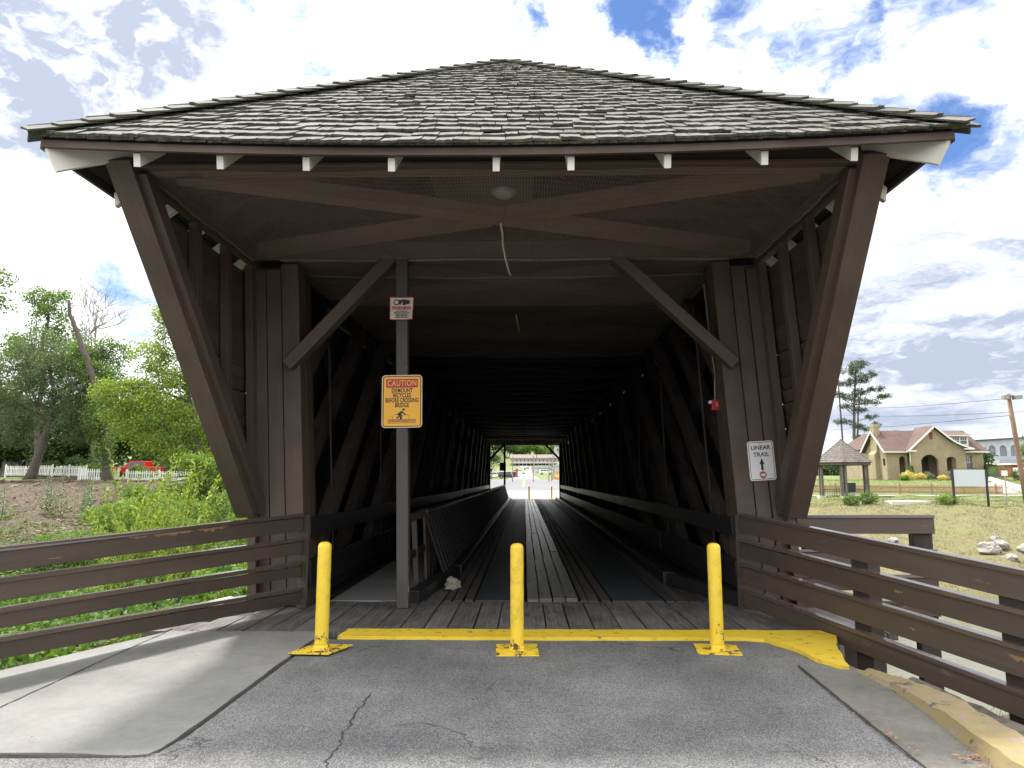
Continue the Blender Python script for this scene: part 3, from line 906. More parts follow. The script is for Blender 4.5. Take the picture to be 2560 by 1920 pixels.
# lapped boards and studs of the hood side walls
hood = {}
for sx in (-1, 1):
    w0 = MB(warp=lean)
    w0.box(sx * 3.10 - .045, sx * 3.10 + .045, Y0 - .13, Y0 - .01, 0.0, 4.03)
    wall = w0.build('hood_side_wall', 'brown_paint', bridge); hood[sx] = wall
    zz = 1.01; k = 0
    while zz < 3.88:
        yl = 8.16 - (zz - 1.06) * 2.60 / 3.055 + .04
        yl2 = 8.16 - (zz + .15 - 1.06) * 2.60 / 3.055 + .04
        m_ = MB(warp=lean, seed=k)
        x_in, x_out = sx * 3.150, sx * 3.182
        jz = rs.uniform(-.006, .006)
        # lapped: bottom edge leans outward
        poly = [(yl, zz + jz), (Y0 + .09, zz + jz), (Y0 + .09, zz + .133 + jz), (yl2, zz + .133 + jz)]
        b = len(m_.v)
        for (yy, z_) in poly:
            o_ = 0.030 if z_ < zz + .1 else 0.0
            m_.v.append((sx * (3.172 + o_), yy, z_))
        for (yy, z_) in poly:
            o_ = 0.030 if z_ < zz + .1 else 0.0
            m_.v.append((sx * (3.190 + o_), yy, z_))
        fs = [(0, 1, 2, 3), (7, 6, 5, 4), (0, 4, 5, 1), (1, 5, 6, 2), (2, 6, 7, 3), (3, 7, 4, 0)]
        for f_ in fs:
            m_.f.append(f_); m_.uv.append([(poly[i % 4][0], poly[i % 4][1] + k) for i in f_]); m_.mi.append(0)
        m_.build('siding_board', 'siding_paint', wall)
        zz += 0.1475; k += 1
    wf = MB(warp=lean); wp = [(8.16 + .10, 1.0), (Y0 + .09, 1.0), (Y0 + .09, 4.0), (5.72, 4.0)]
    wf.prism(wp, sx * 3.235, sx * 3.240, 'x'); wf.build('wall_felt', 'tar', wall)  # black sheet added behind the board gaps to draw the lap shadow lines
    for ys in (6.05, 6.80, 7.52):
        zb = 1.06 + (8.16 - ys) * 3.055 / 2.60 + .06
        MB(warp=lean).box(sx * 3.12 - .05, sx * 3.12 + .045, ys - .05, ys + .05, zb, 4.055, jit=.003).build('stud', 'brown_paint', wall, bevel=.004)

# boards that face the road on both sides of the mouth
for sx in (-1, 1):
    edges = [2.745, 2.93, 3.115]
    pw = MB(warp=lean).box(sx * 2.6, sx * 3.17, Y0 + .055, Y0 + .075, 0.0, 4.05).build('portal_wall', 'brown_dark', bridge)
    for a, b in zip(edges, edges[1:]):
        gap = 0.008 if sx < 0 and a < 2.8 else 0.018
        xa, xb = sorted((sx * (a + gap / 2), sx * (b - gap / 2)))
        MB(warp=lean).box(xa, xb, Y0 - rs.uniform(0, .012), Y0 + .04, 0.012, 4.0 + rs.uniform(-.03, .02), jit=.004).build('plank', 'brown_paint', pw, bevel=.004)
    # corner posts of the mouth
    xa, xb = sorted((sx * 2.525, sx * 2.735))
    MB(warp=lean).box(xa, xb, Y0 - .03, Y0 + .16, 0.01, 4.07, jit=.003).build('post', 'brown_paint', bridge, bevel=.008)
    for yy, xx, ww in ((8.52, 2.60, .11), (8.72, 2.62, .08), (8.95, 2.70, .12)):
        xa, xb = sorted((sx * (xx - ww / 2), sx * (xx + ww / 2)))
        MB(warp=lean).box(xa, xb, yy, yy + .14, 0.0, 4.1, jit=.003).build('post', 'brown_paint', bridge)
    # knee brace
    m_ = MB(warp=lean); m_.bar((sx * 2.655, Y0 - .06, 2.79), (sx * 1.35, Y0 - .06, 4.12), .14, .19, up=(0, -1, 0)); m_.build('knee_brace', 'brown_paint', bridge, bevel=.008)
    m_ = MB(warp=lean); m_.tube([(sx * 2.57, Y0 - .155, 2.87), (sx * 2.57, Y0 - .125, 2.87)], .022, 10); m_.build('bolt', 'brown_dark', bridge)
    # far mouth
    xa, xb = sorted((sx * 2.38, sx * 3.1))
    MB(warp=lean).box(xa, xb, Y1, Y1 + .1, 0.0, 3.9).build('portal_wall', 'brown_dark', bridge)
    m_ = MB(warp=lean); m_.bar((sx * 2.45, Y1 + .1, 2.75), (sx * 1.3, Y1 + .1, 3.95), .14, .17, up=(0, -1, 0)); m_.build('knee_brace', 'brown_dark', bridge)
for xx in (-2.3, -1.7, -1.15, -.6, 0, .55, 1.1, 1.7, 2.3):
    MB(warp=lean).box(xx - .03, xx + .03, 51.0, 51.25, 3.80, 3.93).build('rafter_tail', 'white_paint', bridge)
MB(warp=lean).box(-3.1, 3.1, 50.8, 51.0, 3.86, 4.3).build('front_beam', 'brown_dark', bridge)

# tie beams, x braces and ceiling boards
beams = [Y0 + .06] + [Y0 + 2.55 * k for k in range(1, 16)] + [Y1 - .1]
for k, y in enumerate(beams):
    MB(warp=lean).bar((-3.05, y, 4.24), (3.05, y, 4.24), .19, .20).build('tie_beam', 'tunnel_wood' if k else 'brown_dark', bridge)  # beams past the first take the wood darkened for tunnel shade
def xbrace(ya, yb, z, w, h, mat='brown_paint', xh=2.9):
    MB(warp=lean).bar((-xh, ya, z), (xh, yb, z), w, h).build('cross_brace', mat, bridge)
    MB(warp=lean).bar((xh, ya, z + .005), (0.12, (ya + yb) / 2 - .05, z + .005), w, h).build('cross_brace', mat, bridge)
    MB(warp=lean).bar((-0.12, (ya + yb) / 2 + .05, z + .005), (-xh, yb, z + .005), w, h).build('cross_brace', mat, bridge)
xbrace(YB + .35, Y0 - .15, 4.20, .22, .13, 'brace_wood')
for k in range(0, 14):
    xbrace(beams[k] + .12, beams[k + 1] - .12, 4.22, .17, .12, 'brown_dark' if k < 1 else 'tunnel_wood')  # braces deeper in take the shade-darkened wood
cl = MB(warp=lean)
cl.box(-3.0, 3.0, Y0 + .2, Y1 + 2.2, 4.44, 4.46)
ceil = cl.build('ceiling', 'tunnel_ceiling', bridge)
y = Y0 + .22; k = 0
while y < 22:
    MB(warp=lean, seed=k).box(-2.98, 2.98, y + .006, y + .234, 4.40 + rs.uniform(0, .012), 4.436).build('ceiling_board', 'tunnel_wood', ceil)
    y += 0.24; k += 1
# joists across the hood
for y in (6.25, 6.95, 7.6):
    MB(warp=lean).bar((-2.95, y, 4.46), (2.95, y, 4.46), .05, .14).build('joist', 'tunnel_wood', bridge)
MB(warp=lean).box(-.62, .35, 6.1, 6.9, 4.255, 4.268).build('lamp_board', 'brown_dark', bridge)

# side trusses: paired slanting timbers, posts, counters, and the outer boards
for sx in (-1, 1):
    tr = MB(warp=lean)
    tr.bar((sx * 2.78, Y0 + .2, .10), (sx * 2.78, Y1, .10), .40, .18); tr.bar((sx * 2.90, Y0 + .2, 4.13), (sx * 2.90, Y1, 4.13), .30, .09)
    truss = tr.build('truss', 'tunnel_wood', bridge)
    tops = []
    k = 0
    while 10.35 + 3.15 * k < Y1 + 3:
        tops += [10.35 + 3.15 * k, 12.25 + 3.15 * k]; k += 1
    for i, yt in enumerate(tops):
        yb_, zb = yt - 4.9, 0.2; zt = 4.08
        a = Vector((sx * (2.66 + .14 * (i % 2)), yt, zt)); b = Vector((sx * (2.66 + .14 * (i % 2)), yb_, zb))
        if b.y < Y0 + .35:
            t_ = (Y0 + .35 - b.y) / (a.y - b.y); b = b.lerp(a, t_)
        if a.y > Y1:
            t_ = (a.y - Y1) / (a.y - b.y); a = a.lerp(b, t_)
        if (a - b).length < .5: continue
        MB(warp=lean).bar(b, a, .15, .27, up=(0, -1, 0)).build('slanting_timber', 'brown_dark' if yt < 21 else 'tunnel_wood', truss, bevel=.006 if yt < 18 else 0)  # tunnel shade painted in: timbers deeper inside switch to darker wood
        if i % 2 == 0:
            a2 = Vector((sx * 2.93, yt - 3.4, zt)); b2 = Vector((sx * 2.93, yt + .3, .2))
            if a2.y < Y0 + .3: t_ = (Y0 + .3 - a2.y) / (b2.y - a2.y); a2 = a2.lerp(b2, t_)
            if b2.y < Y1:
                MB(warp=lean).bar(b2, a2, .12, .20, up=(0, -1, 0)).build('counter_timber', 'tunnel_wood', truss)
            MB(warp=lean).box(sx * 2.62 - .012, sx * 2.62 + .012, yt - .6, yt - .576, .1, 3.9).build('tie_rod', 'brown_dark', truss)
    sw = MB(warp=lean)
    for zr in (1.2, 2.6, 3.8):
        sw.bar((sx * 3.03, Y0 + .1, zr), (sx * 3.03, Y1, zr), .06, .12)
    side = sw.build('side_wall', 'tunnel_wood', bridge)
    stf = MB(warp=lean)
    y = Y0 + .08; k = 0
    while y < Y1:
        w = rs.uniform(.21, .27)
        zt = 4.055 - (rs.uniform(.02, .06) if rs.random() < .16 else 0)
        g_ = 0.010 if rs.random() < .12 else .001
        if y < 11.6:
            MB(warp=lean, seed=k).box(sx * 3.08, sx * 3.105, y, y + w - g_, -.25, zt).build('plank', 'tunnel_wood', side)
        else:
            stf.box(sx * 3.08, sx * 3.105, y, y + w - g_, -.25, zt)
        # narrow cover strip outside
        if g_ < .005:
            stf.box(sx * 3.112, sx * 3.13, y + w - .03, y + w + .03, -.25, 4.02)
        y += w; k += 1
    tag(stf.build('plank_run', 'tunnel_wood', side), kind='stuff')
    # black rails along both walls
    for (z0, z1) in ((.80, 1.01), (.22, .53)):
        y = Y0 - .06 if sx < 0 else Y0 - .03
        while y < Y1:
            ye = min(y + 4.6, Y1 + .1)
            zj = rs.uniform(-.012, .012)
            xa, xb = sorted((sx * 2.44, sx * 2.515))
            MB(warp=lean).box(xa, xb, y + .003, ye - .003, z0 + zj, z1 + zj, jit=.006).build('guard_rail', 'black_rail', bridge, bevel=.006)
            y = ye

# --- floor
dk = MB()
dk.box(-3.35, 3.3, 6.93, Y1 + .4, -.42, -.07)
deck = dk.build('deck', 'brown_dark', bridge)
x = -3.72; k = 0
while x < 3.52:
    w = rs.uniform(.225, .27)
    x1 = min(x + w, 3.55)
    ya = 6.925
    yb = 8.60 + rs.uniform(-.004, .004)
    # planks stop at the abutment edges behind the railings
    if x < -3.1: yb = 7.1 + (x + 3.7) * 1.2
    if x1 > 2.75: yb = 8.28
    m_ = MB(seed=k); m_.box(x + rs.uniform(.004, .009), x1 - rs.uniform(.004, .009), ya + rs.uniform(0, .02), yb, -.065, rs.uniform(-.006, .003), jit=.003)
    m_.build('plank', 'deck_wood', deck, bevel=.005)
    x = x1; k += 1
# walkway sheet, wheel tracks
MB().box(-2.34, -1.43, 8.615, Y1 + .3, -.05, .004).build('walkway_sheet', 'walk_sheet', deck)
MB().box(-2.34, -1.43, 8.603, 8.613, -.04, .006).build('edge_strip', 'grey_metal', deck)
MB().box(-.60, .0, 8.62, Y1 + .3, -.05, .012).build('wheel_track', 'track_plate', deck)
MB().box(1.05, 1.66, 8.62, Y1 + .3, -.05, .012).build('wheel_track', 'track_plate', deck)
def runner(xs, z, mat):
    for a, b in zip(xs, xs[1:]):
        y = 8.615
        first = True
        while y < Y1 + .3:
            ye = min(y + rs.uniform(4.2, 5.6), Y1 + .3)
            zz = z + rs.uniform(-.008, .008)
            ga, gb = rs.uniform(.006, .016), rs.uniform(.006, .016)
            m_ = MB(); n = 7; pts = []
            for side_, base in ((0, a + ga), (1, b - gb)):
                pts.append([(base + rs.uniform(-.006, .006), y + .004 + (ye - y - .008) * i / (n - 1)) for i in range(n)])
            poly = pts[0][::-1] + pts[1]
            ou, ov = rs.random() * 9, rs.random() * 9
            m_.prism([(p[0], p[1]) for p in poly], -.05, zz)
            m_.uv = [[(q_[1] + ou, q_[0] + ov) for q_ in u] if i < 2 else u for i, u in enumerate(m_.uv)]
            m_.build('plank', mat, deck)
            y = ye
runner([.015, .17, .325, .485, .65], .036, 'runner_wood')
runner([.66, .76, .90, 1.04], .014, 'deck_dark')
runner([-.98, -.865, -.74, -.61], .012, 'deck_dark')
runner([-1.40, -1.20, -1.0], .0, 'deck_wood')
runner([1.68, 1.80, 1.96, 2.12, 2.30], .004, 'deck_dark')
# kerb timbers on the road edges
def kerb_line(pts, h=.15, w=.16):
    for a, b in zip(pts, pts[1:]):
        MB().bar((a[0], a[1], h / 2), (b[0], b[1], h / 2), w, h, jit=.004).build('kerb_timber', 'black_rail', bridge, bevel=.012)
kerb_line([(-1.33, 8.45), (-1.06, 10.80)])
kerb_line([(-1.04, 10.88), (-1.02, 20), (-1.01, 30), (-1.0, 40), (-1.0, Y1 + .2)])
kerb_line([(2.52, 8.30), (2.02, 9.9)], .17)
kerb_line([(2.0, 9.98), (2.08, 20), (2.12, 30), (2.16, 40), (2.18, Y1 + .2)], .17)
kerb_line([(2.34, 10.0), (2.34, 24)], .07, .2)

# middle post with the signs, and the slatted partition that starts behind it
MB(warp=lambda x, y, z: (x - .024 * z, y, z)).box(-1.455, -1.315, 8.10, 8.24, 0.004, 4.13, jit=.002).build('middle_post', 'grey_post', bridge, bevel=.010)
part = MB(warp=lean); part.bar((-1.38, 8.26, .97), (-1.38, 10.0, .99), .07, .09); part.bar((-1.40, 8.26, .52), (-1.40, 10.0, .50), .05, .09)
part = part.build('partition', 'black_rail', bridge)
MB(warp=lean).box(-1.42, -1.36, 9.18, 9.26, .02, .95).build('slat', 'brown_dark', part)
y = 9.98; k = 0
pst = MB(warp=lean)
while y < Y1:
    tgt = MB(warp=lean, seed=k) if y < 24 else pst
    tgt.box(-1.395, -1.365, y, y + .235, .03, .97 + rs.uniform(-.01, .01), jit=.003)
    if y < 24: tgt.build('slat', 'brown_dark', part)
    tgt = MB(warp=lean, seed=k) if y < 24 else pst
    tgt.bar((-1.345, y + .12, .88 + rs.uniform(-.03, .02)), (-1.12, y + .12, .12), .15, .03, up=(1, 0, .3))
    if y < 24: tgt.build('slanting_slat', 'tunnel_wood', part)
    y += .31; k += 1
tag(pst.build('slat_run', 'brown_dark', part), kind='stuff')
y = 9.95
while y < Y1:
    ye = min(y + 3.6, Y1 + .1)
    MB(warp=lean).box(-1.46, -1.31, y + .003, ye - .003, .985 + rs.uniform(-.008, .008), 1.025, jit=.006).build('cap_rail', 'black_rail', part, bevel=.004)
    y = ye
MB(warp=lean).box(-1.46, -1.33, Y1, Y1 + .12, 0.0, 3.9).build('middle_post', 'brown_dark', bridge)

# abutment under the near end
ab = MB(); ab.box(-3.3, 2.45, 6.6, 8.9, -3.6, -.43); 
abo = ab.build('abutment', 'abutment', bridge)

# ------------------------------------------------------------------ bird net
net = MB(warp=lean, seed=1)
def net_z(x, y):
    if y < Y0:
        t_ = (y - YB) / (Y0 - YB)
        return 4.078 + 0.02 * t_ - 0.035 * math.sin(math.pi * t_) * (1 - (x / 3.2) ** 2) + .008 * math.sin(x * 3.1 + y * 5)
    return 4.125 - .05 * (1 - (x / 2.8) ** 2) * (0.6 + .4 * math.sin(y * 2.2)) + .006 * math.sin(x * 5 + y * 3)
def strand(pts, r_):
    b = len(net.v)
    for p_ in pts:
        net.v += [(p_[0] - r_, p_[1], p_[2] - r_ * .6), (p_[0] + r_, p_[1] + r_, p_[2] - r_ * .6), (p_[0], p_[1] - r_, p_[2] + r_)] 
    for i in range(len(pts) - 1):
        a = b + 3 * i
        for k in range(3):
            k2 = (k + 1) % 3
            net.f.append((a + k, a + k2, a + 3 + k2, a + 3 + k)); net.uv.append([(0, 0)] * 4); net.mi.append(0)
step = 0.0262
y = YB + .06
while y < 15.0:
    xh = 3.06 if y < Y0 - .1 else 2.74
    pts = [(xx, y + .01 * math.sin(xx * 2.5 + y), net_z(xx, y)) for xx in np.linspace(-xh, xh, 15)]
    strand(pts, 0.0007)
    y += step if y < 10.5 else step * 2
x = -3.06
while x < 3.06:
    ye = 15.0 if abs(x) < 2.74 else Y0 - .1
    pts = [(x + .012 * math.sin(yy * 1.7 + x * 2), yy, net_z(x, yy)) for yy in np.linspace(YB + .05, ye, 26 if ye > 9 else 9)]
    strand(pts, 0.0007)
    x += step
for yy in (Y0 - .12, Y0 + .62):
    strand([(xx, yy, net_z(xx, yy) - .012) for xx in np.linspace(-2.72, 2.72, 15)], .0022)
for sx in (-1, 1):      # gathered edge along the side plates
    for q in range(4):
        strand([(sx * (3.05 + .012 * math.sin(yy * 13 + q * 2)), yy, net_z(2.88, yy) + .01 * math.sin(yy * 29 + q)) for yy in np.linspace(YB + .08, Y0 - .1, 60)], .0022)
net_o = net.build('bird_net', 'net_cord')
tag(net_o, 'thin square mesh bird net stretched under the hood and bridge ceiling', 'net')

# loose cord on the net, and the second short one further in
def cord(pts, r_, label):
    m_ = MB(warp=lean); m_.tube(pts, r_, 6); o = m_.build('cord', 'rope', smooth=True); tag(o, label, 'cord', 'pale cords caught on the bird net'); return o
cord([(.01, 6.85, 4.05), (.02, 7.0, 4.0), (.015, 7.15, 3.93), (.03, 7.32, 3.84), (.06, 7.5, 3.74), (.075, 7.55, 3.71)], .010, 'long pale frayed cord hanging from the net near the mouth')
cord([(.075, 9.9, 3.82), (.08, 10.2, 3.80), (.085, 10.35, 3.76), (.09, 10.7, 3.74)], .009, 'short pale cord on the net deeper inside the bridge')

# ceiling lamp
lamp = empty('ceiling_lamp', (-.2, 6.5, 4.25)); tag(lamp, 'round glass dome lamp above the bird net in the hood', 'lamp')
m_ = MB(); m_.lathe([(.105, .0), (.10, -.012), (.085, -.032), (.055, -.05), (.025, -.058), (.004, -.06)], 24, (-.2, 6.5, 4.23)); m_.build('glass_dome', 'lamp_glass', lamp, smooth=True)
m_ = MB(); m_.lathe([(.118, .02), (.122, .0), (.108, -.008)], 24, (-.2, 6.5, 4.235)); m_.build('rim', 'conduit', lamp)

# ------------------------------------------------------------------ terrain
def sm(a, b, t):
    u = np.clip((t - a) / (b - a), 0, 1)
    return u * u * (3 - 2 * u)
def prof(pts, y):
    return np.interp(y, [p_[0] for p_ in pts], [p_[1] for p_ in pts])
LP = [(-60, -.1), (3, -.3), (6, -.45), (9, -.95), (13, -1.7), (20, -2.9), (23, -3.9), (27, -3.9), (31, -2.9), (40, -1.5), (50, .1), (56, 1.15), (62, 1.3), (80, 1.7), (180, 5), (450, 16), (900, 70)]
RP = [(-60, -.1), (2, -.35), (5, -.85), (8, -2.0), (12, -3.0), (17, -3.45), (20, -4.3), (30, -4.3), (32, -3.4), (37, -2.0), (43, -.30), (46, -.04), (64, 0.0), (66, .25), (72, 1.2), (90, 1.45), (180, 2.0), (450, 4), (900, 10)]
RPR = [(64, 0.0), (90, 0.05), (130, .35), (180, 1.15), (260, 3.4), (450, 9.3), (620, 22), (900, 60)]
CP = [(-60, -.05), (6.9, -.05), (7.4, -3.0), (9, -3.6), (20, -4.2), (30, -4.2), (36, -3.0), (44, -1.5), (47.6, -.7), (48.4, -.03), (90, -.02), (130, .33), (180, 1.12), (260, 3.4), (450, 9.3), (620, 22), (900, 60)]
def Hn(x, y):
    x = np.asarray(x, float); y = np.asarray(y, float)
    lb = np.interp(y, [-60, 3.0, 5.2, 8.2, 9, 46, 49, 56, 75], [-9, -4.9, -4.05, -2.85, -3.3, -3.3, -6, -14, -14])
    lw = np.interp(y, [-60, 8, 9, 46, 49, 60], [.5, .5, 3.0, 3.0, 5, 9])
    rb = np.interp(y, [-60, 3.0, 5.7, 8.5, 46, 49, 60, 90, 900], [6, 2.65, 2.62, 2.62, 2.9, 6, 12, 12, 20])
    rw = np.interp(y, [-60, 8, 9, 46, 49, 60], [.35, .35, 3.0, 3.0, 5, 10])
    zc = prof(CP, y); zl = prof(LP, y); zr = prof(RP, y)
    zr2 = prof(CP, y)
    wl = sm(0, 1, (lb - x) / lw); wr = sm(0, 1, (x - rb) / rw)
    z = zc * (1 - wl) + zl * wl
    z = z * (1 - wr) + zr * wr
    amp = np.where((y > 9) & (y < 62), 1.0, np.where(y > 62, 0.5, 0.10)) * np.clip(wl + wr, 0, 1)
    nz = (np.sin(x * .9 + y * .35) * np.cos(y * .7 - x * .2) * .10 + np.sin(x * 2.3 - y * 1.1) * .05 + np.sin(x * 4.1 + y * 3.3) * .02)
    return z + nz * amp
def H(x, y): return float(Hn(x, y))

xs = np.concatenate([np.linspace(-900, -90, 28), np.linspace(-84, -14, 110), np.linspace(-13.5, 13.5, 109), np.linspace(14, 70, 90), np.linspace(76, 900, 28)])
ys = np.concatenate([np.linspace(-60, 0, 22), np.linspace(.3, 30, 100), np.linspace(30.4, 80, 110), np.linspace(82, 200, 36), np.linspace(215, 1500, 40)])
X, Y = np.meshgrid(xs, ys)
Z = Hn(X, Y)
# rough up the earth bank on the left
rough = rng.normal(0, 1, Z.shape)
bankm = ((X < -8) & (Y > 28) & (Y < 57)) * 0.05 + ((X > 6) & (Y > 30) & (Y < 44)) * 0.03
Z = Z + rough * bankm
nx, ny = len(xs), len(ys)
V = np.stack([X.ravel(), Y.ravel(), Z.ravel()], 1)
idx = np.arange(nx * ny).reshape(ny, nx)
F = np.stack([idx[:-1, :-1].ravel(), idx[:-1, 1:].ravel(), idx[1:, 1:].ravel(), idx[1:, :-1].ravel()], 1)
def np_mesh(name, V, F, mat, tint=None, smooth=False):
    me = bpy.data.meshes.new(name)
    V = np.asarray(V, np.float32); F = np.asarray(F, np.int32)
    k = F.shape[1]
    me.vertices.add(len(V)); me.vertices.foreach_set('co', V.ravel())
    me.loops.add(F.size); me.loops.foreach_set('vertex_index', F.ravel())
    me.polygons.add(len(F)); me.polygons.foreach_set('loop_start', np.arange(0, F.size, k, dtype=np.int32))
    me.polygons.foreach_set('loop_total', np.full(len(F), k, np.int32))
    if smooth: me.polygons.foreach_set('use_smooth', np.ones(len(F), bool))
    for mm in (mat if isinstance(mat, (list, tuple)) else [mat]):
        me.materials.append(MATS[mm])
    if tint is not None:
        a = me.attributes.new('tint', 'FLOAT', 'FACE'); a.data.foreach_set('value', np.asarray(tint, np.float32))
    me.update(); me.validate()
    return me
me = np_mesh('ground', V, F, 'ground', smooth=True)
ca = me.color_attributes.new('cover', 'FLOAT_COLOR', 'POINT')
xf, yf = V[:, 0], V[:, 1]
g_ = np.zeros(len(V)); b_ = np.zeros(len(V))
left = xf < -2; right = xf >= -2
b_[left & (yf < 27)] = 1.0
lb_ = left & (yf >= 27) & (yf < 57)
b_[lb_] = np.clip(0.25 + .55 * sm(-30, -18, xf[lb_]) + .5 * sm(36, 28, yf[lb_]), 0, 1)
g_[lb_] = 0.18
b_[left & (yf >= 57)] = 0.75; g_[left & (yf >= 57)] = .6
rbk = right & (yf < 20); g_[rbk] = .35; b_[rbk] = .15
rbk = right & (yf >= 20) & (yf < 46); g_[rbk] = .95; b_[rbk] = np.clip(.12 + .35 * sm(36, 31, yf[rbk]) + .35 * sm(42, 46, yf[rbk]), 0, 1)
rbk = right & (yf >= 46); g_[rbk] = 1; b_[rbk] = np.clip(.58 + .3 * sm(62, 68, yf[rbk]), 0, .9)
ca.data.foreach_set('color', np.stack([np.zeros(len(V)), g_, b_, np.ones(len(V))], 1).astype(np.float32).ravel())
tag(place('ground', me), kind='structure')

# river
m_ = MB(); m_.v = [(-120, 14, -3.42), (120, 12, -3.42), (120, 36, -3.42), (-120, 36, -3.42)]; m_.f = [(0, 1, 2, 3)]; m_.uv = [[(0, 0)] * 4]; m_.mi = [0]
tag(m_.build('river', 'river_water'), kind='structure')

# ------------------------------------------------------------------ near paving
def sheet(name, poly, z, mat, thick=0.05, edge_jit=0.0, seed=1, parent=None, sub=0.25):
    """a slab with its top at z; long edges are broken up a little"""
    r = random.Random(seed); pts = []
    n = len(poly)
    for i in range(n):
        a, b = Vector((*poly[i], 0)), Vector((*poly[(i + 1) % n], 0))
        L = (b - a).length; k = max(1, int(L / sub)) if edge_jit else 1
        nrm = Vector((-(b - a).y, (b - a).x, 0)).normalized()
        for j in range(k):
            p_ = a.lerp(b, j / k)
            if j and edge_jit: p_ += nrm * r.uniform(-edge_jit, edge_jit)
            pts.append((p_.x, p_.y))
    return MB().prism(pts, z - thick, z).build(name, mat, parent)
road = sheet('road', [(-40, -60), (60, -60), (60, -8), (5, -4), (2.5, 3.2), (2.56, 4.6), (2.58, 5.60), (2.50, 6.2), (2.40, 6.60), (-1.80, 6.60), (-1.90, 6.5), (-1.92, 5.0), (-1.93, 4.2), (-1.97, 3.93), (-2.2, 3.86), (-2.9, 3.84), (-9, 3.5), (-40, -4)], 0.0, 'asphalt', 0.3)
tag(road, kind='structure')
# light concrete pavement on the left
pav = [(-1.93, 6.885), (-1.95, 5.8), (-1.955, 5.0), (-1.96, 4.42), (-1.98, 3.98), (-2.01, 3.90), (-2.10, 3.88), (-2.59, 3.905), (-2.82, 3.90), (-3.6, 3.82), (-7, 3.6), (-7, 4.9), (-4.55, 4.4), (-4.0, 5.5), (-3.45, 6.80), (-3.40, 6.885)]
pavement = sheet('pavement', pav, 0.007, 'pavement', 0.2, edge_jit=0.006, sub=.12)
tag(pavement, kind='structure')
# joint across the pavement and dirt-filled seam against the asphalt
def seam(name, pts, w, z, mat, parent, seed=2, sub=.06, jit=.004):
    r = random.Random(seed); L = []; Rr = []
    for a, b in zip(pts, pts[1:]):
        a, b = Vector((*a, 0)), Vector((*b, 0)); k = max(1, int((b - a).length / sub))
        nn = Vector((-(b - a).y, (b - a).x, 0)).normalized()
        for j in range(k + (1 if b == Vector((*pts[-1], 0)) else 0)):
            p_ = a.lerp(b, j / k) + nn * r.uniform(-jit, jit); ww = w * r.uniform(.35, 1.0) / 2
            L.append(p_ + nn * ww); Rr.append(p_ - nn * ww)
    m_ = MB()
    for i in range(len(L) - 1):
        m_.add([(L[i].x, L[i].y, z), (Rr[i].x, Rr[i].y, z), (Rr[i + 1].x, Rr[i + 1].y, z), (L[i + 1].x, L[i + 1].y, z)], [(0, 1, 2, 3)], [[(0, 0)] * 4])
    return m_.build(name, mat, parent)
seam('joint', [(-3.36, 4.60), (-3.40, 5.8), (-3.42, 6.84)], .016, .011, 'tar', pavement, 3)
seam('joint', [(-3.36, 4.60), (-3.30, 3.88)], .012, .011, 'tar', pavement, 4)
seam('joint', [(-1.925, 6.58), (-1.94, 5.8), (-1.945, 5.0), (-1.95, 4.42), (-1.97, 3.98), (-2.0, 3.89), (-2.10, 3.868), (-2.82, 3.888), (-3.6, 3.80), (-6, 3.64)], .014, .006, 'tar', road, 5, jit=.005)
seam('crack', [(-1.07, 5.02), (-1.06, 4.75), (-1.07, 4.55), (-1.04, 4.38), (-1.06, 4.27), (-1.03, 4.06), (-1.04, 3.87), (-1.0, 3.65)], .013, .003, 'tar', road, 15, sub=.03, jit=.014)
seam('crack', [(-.80, 4.36), (-.64, 4.42), (-.48, 4.34), (-.33, 4.21)], .006, .003, 'tar', road, 16, sub=.03, jit=.010)

# painted concrete sill in front of the planks
sill = [(-1.72, 6.60), (-1.0, 6.595), (-.2, 6.59), (.6, 6.585), (1.4, 6.60), (1.95, 6.62), (2.15, 6.55), (2.26, 6.30), (2.32, 6.08), (2.33, 5.88), (2.44, 5.62), (2.50, 5.66), (2.56, 5.9), (2.70, 6.35), (2.86, 6.70), (2.80, 6.92), (-1.70, 6.92)]
so = sheet('painted_sill', sill, 0.030, 'yellow_line', 0.25, edge_jit=0.010, seed=9, sub=.10)
tag(so, kind='structure')
sheet('sill_block', [(2.30, 5.60), (2.44, 5.605), (2.50, 5.64), (2.57, 5.9), (2.71, 6.34), (2.88, 6.70), (3.2, 7.2), (3.2, 9), (2.4, 9), (2.4, 7)], -.03, 'abutment', 1.6, edge_jit=.01, seed=3, sub=.15, parent=so)
# strip of concrete beside the road and the worn yellow kerb
gut = sheet('gutter', [(2.14, 5.735), (2.06, 4.40), (2.03, 3.81), (2.0, 2.0), (2.35, 2.0), (2.40, 3.85), (2.53, 4.70), (2.51, 5.60)], 0.010, 'gutter_concrete', 0.2, edge_jit=.006, seed=4, sub=.15)
tag(gut, kind='structure')
seam('joint', [(2.135, 5.74), (2.052, 4.40), (2.022, 3.81), (1.99, 2.3)], .020, .013, 'tar', gut, 6)
path = [(2.54, 5.62, .015, .13), (2.56, 5.45, .030, .16), (2.575, 5.2, .045, .19), (2.56, 4.95, .065, .22), (2.53, 4.7, .08, .25), (2.49, 4.4, .095, .26), (2.44, 4.1, .105, .27), (2.40, 3.8, .11, .27), (2.37, 3.4, .11, .27), (2.35, 2.8, .11, .27), (2.35, 2.0, .11, .27)]
P2 = []
for a, b in zip(path, path[1:]):
    for j in range(6):
        P2.append([a[q] + (b[q] - a[q]) * j / 6 for q in range(4)])
kb = []; kr = random.Random(8); secn = 11
